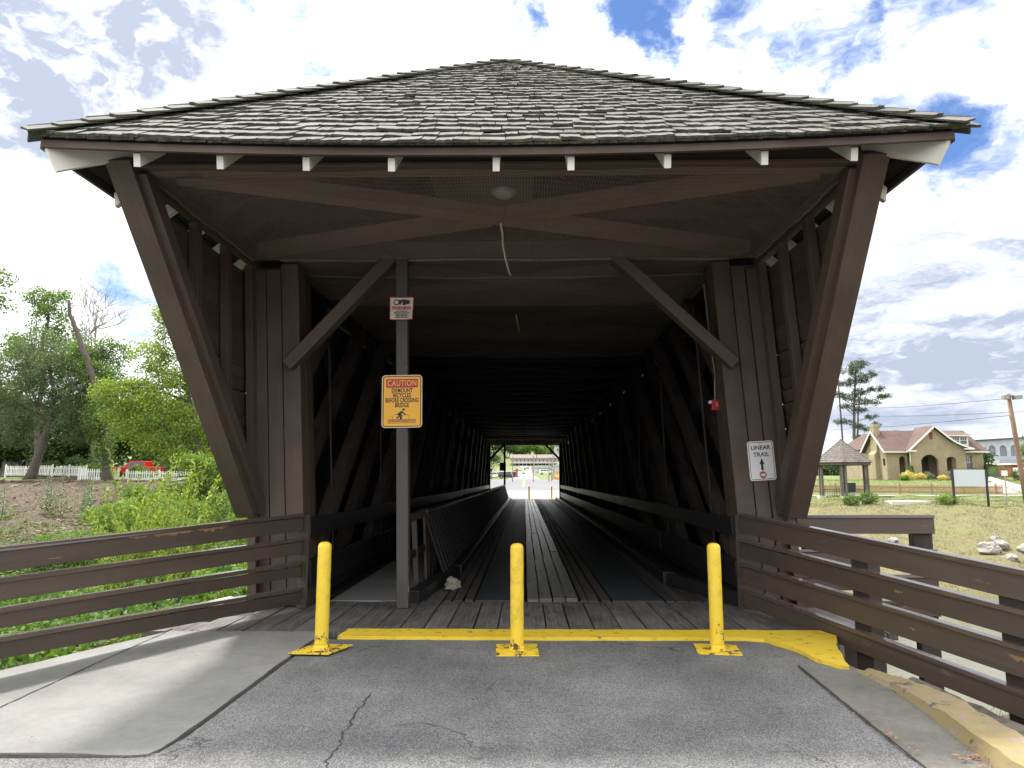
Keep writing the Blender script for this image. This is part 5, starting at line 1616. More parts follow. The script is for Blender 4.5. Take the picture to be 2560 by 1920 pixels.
tree('young_locust', 'low bright green tree hanging over the left bank near the brace foot', [(-18.25, 44, -3.29), (-18.52, 44, -1.03), (-19.32, 44, .6)], .13,
     [(-19.4, 44, 2.1, 1.1, .7, .6), (-20.2, 44, 1.2, 1.3, .9, .6), (-18.5, 44, .7, 1.1, 1.0, .7), (-22.0, 44, .7, 1.3, .6, .45), (-23.4, 44, .2, 1.0, .6, .45), (-20.5, 44, -.2, 1.2, .7, .5), (-24.4, 44, .7, .7, .4, .35), (-22.8, 44, -1.0, .9, .5, .4), (-19.2, 44, -1.0, 1.0, .6, .5), (-17.2, 44, 1.4, 1.0, .8, .7), (-21.0, 43.4, 2.6, .8, .6, .4)],
     'leaf_bright', .13, 70, 44, .24, .15, aspect=.42, seed=7, sag=.2, group='trees on the left bank')
bg = [((-51, 76), 'leaf_dark', 'dark low-crowned tree between the white house and the pale bare tree'), ((-60, 77), 'leaf_dark', 'dark low-crowned tree before the white house'), ((-66, 90), 'leaf_dark', 'broad dark tree farthest left behind the white house'), ((-57, 92), 'leaf_dark', 'dark rounded tree behind the leaning willow'), ((-49, 90), 'leaf_mid', 'mid-green rounded tree behind the broken-topped tree'),
      ((-41, 92), 'leaf_dark', 'dark tree behind the red pickup'), ((-33, 90), 'leaf_mid', 'rounded green tree behind the yellow-green locust'), ((-26, 92), 'leaf_dark', 'dark tree just left of the hood brace far back')]
for i, ((x, y), mt, lab) in enumerate(bg):
    z0 = H(x, y); rr_ = random.Random(i + 70)
    bl = [(x + rr_.uniform(-3.2, 3.2), y + rr_.uniform(-1.5, 1.5), z0 + rr_.uniform(2.5, 8.8), rr_.uniform(2, 3), 2.2, rr_.uniform(1.6, 2.4)) for _ in range(8)]
    tree('background_tree', lab, [(x, y, z0), (x + .3, y, z0 + 4), (x, y, z0 + 8)], .35, bl, mt, .34, 11, 38, .55, seed=20 + i, group='trees behind the left bank')
def shrub(name, label, c, r_, mat, lsize=.1, n=1600, seed=0, group=None, cat='shrub', flat_=.0, stems=True):
    rg = np.random.default_rng(seed + 900); z0 = H(c[0], c[1]) if len(c) < 3 else c[2]
    o = empty(name, (c[0], c[1], z0)); tag(o, label, cat, group)
    v = rg.normal(0, 1, (n, 3)); v /= np.linalg.norm(v, axis=1)[:, None]; v *= rg.uniform(.35, 1.0, (n, 1)) ** .35
    bump = 1 + .26 * np.sin(v[:, 0] * 5 + seed) * np.cos(v[:, 1] * 4.3 + seed * 2) + .10 * np.sin(v[:, 2] * 9 + v[:, 0] * 7)
    P = v * bump[:, None] * np.array(r_); P[:, 2] = P[:, 2] + r_[2] * .9
    P[:, 2] = np.maximum(P[:, 2], .02)
    V, F = leaf_quads(P, lsize, rg, .5)
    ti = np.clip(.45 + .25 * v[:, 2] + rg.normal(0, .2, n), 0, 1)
    local(o, 'foliage', np_mesh('foliage', V, F, mat, ti))
    m_ = MB(seed=seed)
    for k in range(5):
        a = k * 1.26; m_.tube([(0, 0, -.1), (math.cos(a) * r_[0] * .3, math.sin(a) * r_[1] * .3, r_[2] * .7), (math.cos(a) * r_[0] * .5, math.sin(a) * r_[1] * .5, r_[2] * 1.3)], [.02, .015, .006], 4)
    local(o, 'stem', m_.mesh('stem', 'bark'))
    return o
for i, (x, y, w, h, mt, lab) in enumerate(((-47.3, 69, 1.6, .9, 'leaf_dark', 'dark green shrub right of the leaning trunk behind the picket fence'), (-45.2, 70, 1.8, 1.1, 'leaf_dark', 'widest dark shrub behind the picket fence'), (-42.6, 68, 1.4, .8, 'leaf_mid', 'small shrub behind the fence between trunk and red pickup'), (-40.4, 82, 2.6, 1.2, 'leaf_dark', 'dark bushy mound above and behind the red pickup'),
        (-51.6, 64, 1.2, .8, 'leaf_flower', 'yellow-leaved shrub at the far left by the white house'), (-36.8, 66, 1.0, .7, 'leaf_mid', 'light shrub left of the red pickup'))):
    shrub('shrub', lab, (x, y), (w, .9, h), mt, .16, 2600, i, 'shrubs behind the picket fence')
for i, (x, y, w, h, lab) in enumerate(((-16.5, 33, 2.2, 1.2, 'bright leafy bush low on the bank below the brace foot'), (-20.5, 32, 2.2, 1.0, 'green bush low on the left bank'), (-12.5, 27, 1.6, 1.0, 'bright bush close to the bridge side above the railing'), (-24.5, 31, 2.0, .8, 'low green bush on the bank left of centre'), (-15.2, 38, 2.6, 1.5, 'broad bright bush by the river right under the locust'), (-19.5, 38, 2.8, 1.2, 'broad green bush in the middle of the overgrown bank'), (-12.0, 33, 2.2, 1.5, 'tall bright bush nearest the bridge on the far bank'), (-17.5, 44, 2.6, 1.5, 'leafy bush at the foot of the young locust'), (-23.0, 40, 2.0, .9, 'green bush where the bare earth ends'), (-9.3, 26, 1.7, 1.3, 'bright bush seen just over the top rail by the brace foot'))):
    shrub('bush', lab, (x, y), (w, 1.2, h), 'leaf_bright' if i % 3 != 1 else 'leaf_mid', .15, 4200, 30 + i, 'bushes low on the left bank')

# mullein-like tall weeds on the earth bank
def spire(label, x, y, h, seed, mat='leaf_mullein', group='tall weeds on the earth bank', name='mullein_plant', n=460, w=.34):
    rg = np.random.default_rng(seed + 300); z0 = H(x, y)
    o = empty(name, (x, y, z0)); tag(o, label, 'plant', group)
    t = rg.uniform(0, 1, n) ** .8; a = rg.uniform(0, 6.283, n); rad = w * (1 - t) ** .7 + .03
    P = np.stack([np.cos(a) * rad, np.sin(a) * rad, t * h + rad * .2], 1)
    d = np.stack([np.cos(a), np.sin(a), .35 + .5 * t], 1); d /= np.linalg.norm(d, axis=1)[:, None]
    s = (.26 * (1 - t) + .06)[:, None] * rg.uniform(.7, 1.2, (n, 1)); u = np.stack([-np.sin(a), np.cos(a), np.zeros(n)], 1)
    V = np.stack([P - d * s * .4, P + u * s * .16, P + d * s * .6 + np.array([0, 0, -.02]), P - u * s * .16], 1).reshape(-1, 3)
    local(o, 'leaves', np_mesh('leaves', V, np.arange(4 * n).reshape(n, 4), mat, np.clip(rg.normal(.5, .25, n), 0, 1)))
    m_ = MB(); m_.tube([(0, 0, -.1), (.02, 0, h * .5), (0, .02, h * 1.06)], [.02, .014, .006], 5); local(o, 'stem', m_.mesh('stem', 'bark'))
    return o
for i, (x, y, h, lab) in enumerate(((-32.2, 43, 1.9, 'tall weed nearest the left edge of the picture'), (-30.2, 44, 2.2, 'tall weed left of the leaning trunk foot'), (-28.9, 43.5, 2.4, 'tallest grey-green weed in the middle of the bank'), (-28.2, 45, 2.0, 'tall weed just right of the tallest one'), (-27.4, 44, 2.1, 'tall weed below the picket fence panels'), (-25.5, 45, 1.6, 'tall weed under the trunk of the broken tree'), (-33.0, 41, 1.6, 'short weed at the left edge low down'), (-19.3, 42, 1.2, 'small weed beside the locust stem'), (-31.3, 46, 1.5, 'small weed high on the bank at left'), (-26.4, 42, 1.7, 'leafy weed amid the scree'), (-23.7, 44, 1.5, 'weed at the edge of the green growth'))):
    spire(lab, x, y, h * 1.15, i)
# bright arching shoots in front of the bank
for i, (x, y, h, lab) in enumerate(((-11.3, 20, 4.6, 'yellow-green shoots standing left of the others above the railing'), (-10.6, 20.5, 4.6, 'tall yellow-green shoots in the middle above the railing'), (-9.8, 20, 4.3, 'yellow-green shoots nearest the bridge above the railing'), (-12.3, 21, 3.6, 'low yellow-green shoots farthest left above the railing'))):
    rg = np.random.default_rng(i + 400); z0 = H(x, y)
    o = empty('willow_shoots', (x, y, z0)); tag(o, lab, 'plant', 'bright shoots above the left railing')
    m_ = MB(); VV = []; 
    for k in range(15):
        a = rg.uniform(0, 6.28); L = h * rg.uniform(.6, 1.15); dx, dy = math.cos(a) * .8, math.sin(a) * .5
        pts = [(dx * t * t * 1.6, dy * t * t * 1.6, L * t) for t in np.linspace(0, 1, 7)]
        m_.tube(pts, [.012 * (1 - .8 * j / 6) for j in range(7)], 4)
        for t in np.linspace(.35, 1.0, 70):
            VV.append((dx * t * t * 1.6 + rg.normal(0, .03), dy * t * t * 1.6 + rg.normal(0, .03), L * t + rg.normal(0, .02)))
    V, F = leaf_quads(np.array(VV), .15, rg, .42, 0, -.8)
    local(o, 'leaves', np_mesh('leaves', V, F, 'leaf_shoot', np.clip(rg.normal(.6, .25, len(F)), 0, 1)))
    local(o, 'stem', m_.mesh('stem', 'bark'))

# weeds and creepers nobody could count
def cover(name, xr, yr, n, size, mat, hfun, seed, keep=None, label=None, upr=.2):
    rg = np.random.default_rng(seed); x = rg.uniform(*xr, n); y = rg.uniform(*yr, n)
    if keep is not None:
        k = keep(x, y, rg); x, y = x[k], y[k]
    z = Hn(x, y); n = len(x)
    hh = hfun(x, y, rg)
    P = np.stack([x, y, z + hh], 1)
    V, F = leaf_quads(P, size, rg, .55, .25, -upr)
    cl = np.sin(x * 1.7 + y) * np.cos(y * 1.3 - x * .6)
    o = place(name, np_mesh(name, V, F, mat, np.clip(.5 + .22 * cl + rg.normal(0, .22, n), 0, 1)))
    tag(o, label, kind='stuff'); return o
def lumpy(a, b, f=1.0):
    def h_(x, y, rg):
        e = .5 + .5 * np.sin(x * 1.9 * f + 1.3 * np.sin(y * 1.1 * f)) * np.cos(y * 1.6 * f + .8 * np.sin(x * 2.3 * f))
        return (a + b * e) * rg.uniform(0, 1, len(x)) ** .6
    return h_
def leftside(x, y, rg): return x < np.interp(y, [3, 5.25, 8.2, 9, 60], [-5.3, -4.25, -3.25, -3.6, -3.6])
cover('weeds', (-15, -3.3), (4.5, 17), 60000, .095, 'leaf_weed', lumpy(.10, .62), 11, leftside)
cover('undergrowth', (-34, -4), (15, 33), 62000, .17, 'leaf_weed', lumpy(.3, 1.15, .5), 12, leftside)
cover('undergrowth', (-34, -8), (30, 54), 34000, .15, 'leaf_mid', lumpy(.1, .7, .6), 13, lambda x, y, rg: rg.uniform(0, 1, len(x)) < np.clip((x + 34) / 22, .05, 1) * np.clip((50 - y) / 14, 0, 1) + .06 + .25 * (np.sin(x * .8 + y * .5) > .6))
cover('red_weeds', (-13, -3.8), (7, 16), 7000, .075, 'leaf_red', lumpy(.2, .4), 14, leftside)
# straw and grass blades on the right bank and lawn
def blades(name, xr, yr, n, hgt, mat, seed, keep=None):
    rg = np.random.default_rng(seed); x = rg.uniform(*xr, n); y = rg.uniform(*yr, n)
    if keep is not None:
        k = keep(x, y, rg); x, y = x[k], y[k]
    n = len(x); z = Hn(x, y); a = rg.uniform(0, 6.28, n); w = hgt * .16; h_ = hgt * rg.uniform(.4, 1.2, n)
    ln = rg.normal(0, .5, (n, 2)) * h_[:, None]
    V = np.stack([np.stack([x - np.cos(a) * w, y - np.sin(a) * w, z - .02], 1), np.stack([x + np.cos(a) * w, y + np.sin(a) * w, z - .02], 1), np.stack([x + ln[:, 0], y + ln[:, 1], z + h_], 1)], 1).reshape(-1, 3)
    tag(place(name, np_mesh(name, V, np.arange(3 * n).reshape(n, 3), mat, np.clip(rg.normal(.5, .28, n), 0, 1))), kind='stuff')
blades('dry_grass', (10, 46), (31, 47), 50000, .085, 'straw', 21, lambda x, y, rg: x < y * .8)
blades('grass', (12, 60), (43, 62), 60000, .085, 'grass_blade', 22, lambda x, y, rg: (y < 57.5) & (rg.uniform(0, 1, len(x)) < .7))
blades('lawn_grass', (22, 70), (66, 79), 16000, .12, 'grass_blade', 23)
blades('dry_grass', (3.6, 14), (6, 18), 9000, .12, 'straw', 24)
blades('dry_weeds', (-14, -3.6), (5, 17), 7000, .30, 'straw', 26, leftside)
blades('bank_grass', (-40, -12), (36, 57), 14000, .22, 'straw', 25, lambda x, y, rg: rg.uniform(0, 1, len(x)) < .35)

# scree and stones on the earth bank
rk = random.Random(3)
rb_ = MB(seed=2)
for k in range(420):
    x, y = rk.uniform(-36, -20), rk.uniform(34, 55)
    if k < 190: x, y = rk.gauss(-27.5, 2.2), rk.gauss(41, 2.5)
    s_ = rk.uniform(.06, .22); z = H(x, y) + s_ * .15
    a = rk.uniform(0, 3.14)
    rb_.frame(Vector((x, y, z)), Vector((math.cos(a), math.sin(a), rk.uniform(-.3, .3))).normalized(), Vector((-math.sin(a), math.cos(a), .1)).normalized(), Vector((0, .2, 1)).normalized(), s_ * 1.6, s_, s_ * .6, jit=s_ * .2)
tag(rb_.build('rubble', 'rubble'), kind='stuff')
lump('rock', (-39.3, 54.0, .75), (.55, .4, .28), 'rubble', 'flat pale stone near the top of the earth bank', 'rock', 5)
lump('rock', (-38.3, 54.6, .95), (.32, .25, .18), 'rubble', 'smaller stone beside the flat one on the earth bank', 'rock', 6)
ledge = MB(seed=4)
for k in range(60):
    x = -50 + k * .42; ledge.frame(Vector((x, 56.4 + rk.uniform(-.4, .4), H(x, 56.4) + .05)), Vector((1, rk.uniform(-.3, .3), rk.uniform(-.1, .1))).normalized(), Vector((0, 1, 0)), Vector((0, 0, 1)), rk.uniform(.3, .7), .4, rk.uniform(.12, .3), jit=.06)
tag(ledge.build('stone_ledge', 'rubble'), kind='stuff')
for i, (x, y, sx_, sz_, lab) in enumerate(((23.3, 36.2, .62, .32, 'largest pale boulder of the pile on the right bank'), (24.3, 36.8, .42, .28, 'boulder behind the largest in the right bank pile'), (25.3, 36.3, .48, .36, 'dark-sided boulder right in the bank pile'), (24.7, 34.9, .58, .31, 'lowest boulder of the right bank pile'), (23.7, 35.2, .34, .23, 'small boulder below the largest on the right bank'), (24.6, 37.6, .28, .22, 'rear boulder at the top of the right bank pile'), (19.2, 37.4, .28, .14, 'small stone in the dry grass left of the pile'))):
    lump('boulder', (x, y, H(x, y) + sz_ * .28), (sx_, sx_ * .7, sz_), 'rock', lab, 'rock', 10 + i, 'boulders on the right bank', amp=.35)
shrub('bush', 'left green tuft of the pair on the dry right bank', (20.4, 44.6), (.5, .4, .36), 'leaf_weed', .10, 900, 41, 'tufts on the right bank')
shrub('bush', 'right green tuft of the pair on the dry right bank', (21.5, 44.6), (.55, .4, .40), 'leaf_weed', .10, 1000, 42, 'tufts on the right bank')
shrub('bush', 'bright single tuft below the blank signboard', (26.2, 44.2), (.65, .4, .34), 'leaf_bright', .10, 1000, 43, 'tufts on the right bank')
shrub('bush', 'green weeds growing among the boulders', (24.6, 34.0), (.7, .4, .28), 'leaf_bright', .10, 900, 44)
tag(sheet('culvert_slab', [(23.0, 44.6), (25.4, 44.6), (25.3, 45.8), (23.1, 45.8)], .04, 'stone_pale', .25), 'low concrete slab in the grass below the signboard', 'slab')
tag(sheet('concrete_ledge', [(-5.05, 9.75), (-4.6, 11.1), (-4.25, 10.9), (-4.65, 9.6)], -.36, 'pale_concrete', 1.4, edge_jit=.02, sub=.2), 'pale concrete footing among the weeds behind the left railing', 'ledge')

# ------------------------------------------------------------------ left: picket fence, house, cars
from mathutils.geometry import tessellate_polygon
def holed(name, outer, holes, T, thick, mat, parent, reveal=None):
    """a wall of some thickness with openings; T maps (a, b, depth) to metres"""
    m_ = MB(); loops = [outer] + holes
    pts = [p_ for l_ in loops for p_ in l_]
    tris = tessellate_polygon([[Vector((a, b, 0)) for a, b in l_] for l_ in loops])
    for dpt in (0, thick):
        b = len(m_.v); m_.v += [T(a, c, dpt) for a, c in pts]
        for t_ in tris:
            m_.f.append(tuple(b + i for i in t_)); m_.uv.append([(pts[i][0], pts[i][1]) for i in t_]); m_.mi.append(0)
    for l_ in loops:
        for i in range(len(l_)):
            p_, q = l_[i], l_[(i + 1) % len(l_)]
            m_.add([T(p_[0], p_[1], 0), T(q[0], q[1], 0), T(q[0], q[1], thick), T(p_[0], p_[1], thick)], [(0, 1, 2, 3)], [[(p_[0], p_[1]), (q[0], q[1]), (q[0] + thick, q[1]), (p_[0] + thick, p_[1])]])
    return m_.build(name, mat, parent)
def rect(x0, x1, z0, z1): return [(x0, z0), (x1, z0), (x1, z1), (x0, z1)]
def arch(x0, x1, z0, z1, rise, n=10):
    w = x1 - x0; P_ = [(x0, z0), (x1, z0)]
    for k in range(n + 1):
        t = k / n; P_.append((x1 - w * t, z1 - rise + rise * math.sin(math.pi * t) ** .7))
    return P_
def window(parent, x0, x1, z0, z1, y, cols=1, rows=2, trim='trim_white', glass='dark_glass', nrm='y'):
    """frame and panes; y is the wall face, the window sits slightly proud of it"""
    def BX(m_, a0, a1, b0, b1, d0, d1):
        if nrm == 'y': m_.box(a0, a1, y - d1, y - d0, b0, b1)
        else: m_.box(y - d1, y - d0, a0, a1, b0, b1)
    t = .07; m_ = MB()
    BX(m_, x0 - t, x0, z0 - t, z1 + t, .0, .05); BX(m_, x1, x1 + t, z0 - t, z1 + t, .0, .05); BX(m_, x0, x1, z1, z1 + t, .0, .05); BX(m_, x0, x1, z0 - t, z0, .0, .06)
    for c in range(1, cols): xx = x0 + (x1 - x0) * c / cols; BX(m_, xx - .02, xx + .02, z0 + (.5 * (z1 - z0) if rows == 2 else 0), z1, .0, .035)
    for r_ in range(1, rows): zz = z0 + (z1 - z0) * r_ / rows; BX(m_, x0, x1, zz - .025, zz + .025, .0, .035)
    w = m_.build('window', trim, parent)
    g_ = MB(); BX(g_, x0, x1, z0, z1, -.005, .012); g_.build('pane', glass, w); return w

def picket_fence(name, label, A, B, zA, zB, hgt, pitch, pw, mat, group=None, post_every=2.4, broken=0, join=False, post_h=1.12):
    o = empty(name, (A[0], A[1], zA)); tag(o, label, 'fence', group)
    d = Vector((B[0] - A[0], B[1] - A[1], zB - zA)); L = math.hypot(d.x, d.y); u = d / L; rr_ = random.Random(int(abs(A[0]) * 10))
    n = int(L / pitch); st = MB()
    me = None
    for k in range(n + 1):
        p_ = Vector((A[0], A[1], zA)) + u * (k * pitch)
        if me is None or join:
            m_ = st if join else MB()
            off = p_ if join else Vector((0, 0, 0))
            w2, h_ = pw / 2, hgt * (rr_.uniform(.97, 1.02) if join else 1)
            poly = [(-w2, .04), (w2, .04), (w2, h_ - pw * .8), (0, h_), (-w2, h_ - pw * .8)]
            b = len(m_.v)
            ux = u.x * 1.0; uy = u.y
            for dp in (-.012, .012):
                for a, c in poly: m_.v.append((off.x + a * ux - dp * uy, off.y + a * uy + dp * ux, off.z + c))
            for f_ in [(0, 1, 2, 3, 4), (9, 8, 7, 6, 5)] + [(i, (i + 1) % 5, (i + 1) % 5 + 5, i + 5) for i in range(5)]:
                m_.f.append(tuple(b + i for i in f_)); m_.uv.append([(0, 0)] * len(f_)); m_.mi.append(0)
            if not join: me = m_.mesh('picket', mat)
        if not join:
            c = bpy.data.objects.new('picket', me); C.objects.link(c); c.parent = o
            c.location = (p_.x - A[0], p_.y - A[1], p_.z - zA + rr_.uniform(-.015, .015)); c.rotation_euler = (rr_.gauss(0, .02), rr_.gauss(0, .015) + (.25 if broken and k in range(broken, broken + 4) else 0), 0)
    if join: tag(st.build('pickets', mat, o), kind='stuff')
    nn = Vector((-u.y, u.x, 0))
    for zz in (.22 * hgt, .74 * hgt):
        MB().bar(Vector((*A, zA + zz)) + nn * .035, Vector((*B, zB + zz)) + nn * .035, .035, .08).build('rail', mat, o)
    k = 0.0
    while k <= L + .01:
        p_ = Vector((A[0], A[1], zA)) + u * k + nn * .06
        MB().box(p_.x - .05, p_.x + .05, p_.y - .05, p_.y + .05, p_.z - .15, p_.z + hgt * post_h).build('post', mat, o); k += post_every
    return o
WF = 'white picket fence on the left bank'
picket_fence('picket_fence', 'white picket fence panel left of the leaning trunk', (-48.2, 64.2), (-45.0, 64.0), 1.68, 1.66, .95, .16, .085, 'white_fence', WF)
picket_fence('picket_fence', 'white picket fence panels between the two trunks, set back, with a slipped picket', (-44.7, 63.2), (-39.6, 62.6), 1.70, 1.62, .95, .16, .085, 'white_fence', WF, broken=12, post_every=1.7)
picket_fence('picket_fence', 'nearest white picket fence panel left of the broken tree', (-38.2, 59.4), (-34.9, 59.6), 1.30, 1.28, 1.0, .19, .10, 'white_fence', WF, post_every=3.3)
picket_fence('picket_fence', 'white picket fence running behind the yellow-green tree', (-34.3, 59.8), (-26.2, 60.6), 1.22, 1.15, .92, .19, .10, 'white_fence', WF, post_every=2.7)
MB().box(-44.6, -38.4, 62.0, 62.2, .9, 1.62).build('retaining_wall', 'abutment')
tag(bpy.data.objects['retaining_wall'], 'low dark retaining wall under the set back white pickets', 'wall')

wh = empty('white_house', (-57, 80, 1.6)); tag(wh, 'pale house mostly hidden behind the leaning tree', 'house')
MB().box(-66, -53.2, 80, 88, 1.2, 5.2).build('wall', 'stucco_white', wh)
MB().prism([(-66.6, 5.2), (-52.6, 5.2), (-59.6, 8.0)], 79.6, 88.4, 'y').build('roof', 'roof_taupe', wh)
for x in (-64, -61, -58.2, -55.4): window(wh, x - .5, x + .5, 2.6, 4.4, 80, 1, 2)
MB().box(-60.4, -59.5, 79.94, 79.99, 1.6, 3.9).build('door', 'trim_white', wh)

def vehicle(name, label, loc, rz, L, prof_, glass_, mat, wheel_x, r_=.36, W_=1.85, group=None, cat='car', z_ground=True):
    """side outline extruded with a narrower glasshouse, panes, wheels, lamps"""
    z = H(loc[0], loc[1]) if z_ground else loc[2]
    o = empty(name, (loc[0], loc[1], z), rz); tag(o, label, cat, group)
    m_ = MB(); m_.prism(prof_[0], -W_ / 2, W_ / 2, 'y'); local(o, 'body', m_.mesh('body', mat), bevel=.06)
    m_ = MB()
    b = len(m_.v); pr_ = prof_[1]; n = len(pr_); zmin = min(p_[1] for p_ in pr_); zmax = max(p_[1] for p_ in pr_)
    for s_ in (-1, 1):
        for a, c in pr_: m_.v.append((a, s_ * (W_ / 2 - .04 - .16 * (c - zmin) / (zmax - zmin)), c))
    m_.f = [tuple(range(n)), tuple(range(n, 2 * n))[::-1]] + [(i, (i + 1) % n, (i + 1) % n + n, i + n) for i in range(n)]
    m_.uv = [[(0, 0)] * len(f_) for f_ in m_.f]; m_.mi = [0] * len(m_.f)
    local(o, 'cab', m_.mesh('cab', mat), bevel=.03)
    for poly in glass_:
        for s_ in (-1, 1):
            g_ = MB(); 
            for dp in (0, .012):
                for a, c in poly: g_.v.append((a, s_ * (W_ / 2 - .035 - .16 * (c - zmin) / (zmax - zmin) + dp), c))
            k = len(poly); g_.f = [tuple(range(k)), tuple(range(k, 2 * k))[::-1]] + [(i, (i + 1) % k, (i + 1) % k + k, i + k) for i in range(k)]
            g_.uv = [[(0, 0)] * len(f_) for f_ in g_.f]; g_.mi = [0] * len(g_.f)
            local(o, 'window', g_.mesh('window', 'dark_glass'))
    for wx in wheel_x:
        for s_ in (-1, 1):
            t_ = MB(); t_.tube([(wx, s_ * (W_ / 2 - .20), r_), (wx, s_ * (W_ / 2 + .02), r_)], r_, 18); w = local(o, 'wheel', t_.mesh('wheel', 'rubber'))
            t_ = MB(); t_.tube([(wx, s_ * (W_ / 2 + .0), r_), (wx, s_ * (W_ / 2 + .035), r_)], r_ * .58, 14); local(w, 'rim', t_.mesh('rim', 'grey_metal'))
    for s_ in (-1, 1):
        t_ = MB(); t_.box(L / 2 - .03, L / 2 + .02, s_ * .72 - .14, s_ * .72 + .14, .62, .80); local(o, 'headlight', t_.mesh('headlight', 'white_sign'))
        t_ = MB(); t_.box(-L / 2 - .02, -L / 2 + .03, s_ * .76 - .10, s_ * .76 + .10, .70, .95); local(o, 'tail_light', t_.mesh('tail_light', 'red_plastic'))
    return o
PICK = ([(-2.75, .42), (2.7, .40), (2.75, .85), (2.55, 1.08), (1.3, 1.12), (-2.75, 1.12)], [(-1.05, 1.10), (1.35, 1.10), (.65, 1.72), (-.75, 1.76), (-1.0, 1.7)])
PG = [[(.22, 1.16), (1.08, 1.16), (.58, 1.62), (.22, 1.64)], [(-.85, 1.16), (.12, 1.16), (.12, 1.64), (-.72, 1.66)]]
vehicle('pickup_truck', 'red pickup truck parked behind the white picket fence', (-41.6, 75), R(180), 5.5, PICK, PG, 'car_red', (-1.75, 1.75), cat='truck')
SUV = ([(-2.3, .42), (2.3, .40), (2.35, .85), (2.15, 1.05), (1.1, 1.10), (-2.35, 1.10)], [(-2.28, 1.08), (1.2, 1.08), (.55, 1.66), (-2.0, 1.70)])
SG = [[(.1, 1.14), (.95, 1.14), (.5, 1.56), (.1, 1.58)], [(-.95, 1.14), (0, 1.14), (0, 1.58), (-.95, 1.6)], [(-2.1, 1.14), (-1.05, 1.14), (-1.05, 1.6), (-1.95, 1.6)]]
vehicle('parked_car', 'dark estate car parked right of the red pickup behind leaves', (-37.6, 76), R(4), 4.7, SUV, SG, 'car_dark', (-1.45, 1.45))

# ------------------------------------------------------------------ right: gazebo
gz = empty('gazebo', (24.1, 53.6, 0)); tag(gz, 'small six-sided timber gazebo with grey shingle roof on the lawn', 'gazebo')
GX, GY = 24.1, 53.6; z0 = H(GX, GY)
def hexp(r_, k, off=0.12): a = k * math.pi / 3 + off; return Vector((GX + r_ * math.cos(a), GY + r_ * math.sin(a), 0))
rf = MB()
for k in range(6):
    a, b = hexp(2.2, k), hexp(2.2, k + 1)
    rf.v += [(a.x, a.y, 2.62), (b.x, b.y, 2.62), (GX, GY, 4.33)]; n_ = len(rf.v); rf.f.append((n_ - 3, n_ - 2, n_ - 1)); rf.uv.append([(0, 0), (1, 0), (.5, 1)]); rf.mi.append(0)
rfo = rf.build('roof', 'old_grey_wood', gz)
gs = MB(seed=6)
for k in range(6):
    a, b = hexp(2.28, k), hexp(2.28, k + 1); top = Vector((GX, GY, 1.74))
    for r_ in range(11):
        t0 = r_ / 11; al, bl_ = a.lerp(top, t0), b.lerp(top, t0); L = (bl_ - al).length; x = 0.0
        up = ((a.lerp(b, .5)).lerp(top, 1) - a.lerp(b, .5)).normalized(); ax = (b - a).normalized(); nn = ax.cross(up)
        if nn.z < 0: nn = -nn
        while x < L - .02:
            w = min(rk.uniform(.16, .30), L - x); c = al + ax * (x + w / 2) + up * .14 + Vector((0, 0, 2.62)) + nn * (.025)
            gs.frame(c, ax, (up * 1.0 + nn * -.07).normalized(), nn, w - .012, .30, .022, jit=.004); x += w
tag(gs.build('shingle_rows', 'old_grey_wood', rfo), kind='stuff')
for k in range(6):
    a, b = hexp(2.12, k), hexp(2.12, k + 1); MB().bar((a.x, a.y, 2.52), (b.x, b.y, 2.52), .06, .16).build('eave_board', 'old_grey_wood', gz)
    for q, da in enumerate((-.07, .07)):
        c = hexp(1.78, k, .12 + da); MB(seed=k).box(c.x - .08, c.x + .08, c.y - .08, c.y + .08, z0 - .05, 2.5, jit=.01).build('post', 'old_grey_wood', gz)
    c = hexp(1.78, k); MB().box(c.x - .28, c.x + .28, c.y - .25, c.y + .25, z0 - .1, z0 + .16).build('post_base', 'stone_pale', gz)
ir = MB()
for k in range(6):
    a, b = hexp(1.72, k), hexp(1.72, k + 1)
    for zz in (.15, .62): ir.bar((a.x, a.y, z0 + zz), (b.x, b.y, z0 + zz), .02, .02)
    for j in range(1, 9): p_ = a.lerp(b, j / 9); ir.bar((p_.x, p_.y, z0 + .05), (p_.x, p_.y, z0 + .74), .014, .014)
ir.build('iron_railing', 'black_metal', gz)
sl_ = empty('stone_plaque', (24.3, 53.4, z0)); tag(sl_, 'dark stone plaque inside the gazebo', 'plaque')
MB().box(23.85, 24.35, 53.2, 53.5, z0 + .42, z0 + 1.14, jit=.02).build('slab', 'plaque_stone', sl_); MB().box(24.37, 24.82, 53.25, 53.55, z0 + .44, z0 + 1.12, jit=.03).build('slab', 'plaque_stone', sl_)
MB().box(23.95, 24.72, 53.22, 53.55, z0 - .05, z0 + .43).build('pedestal', 'stone_pale', sl_)

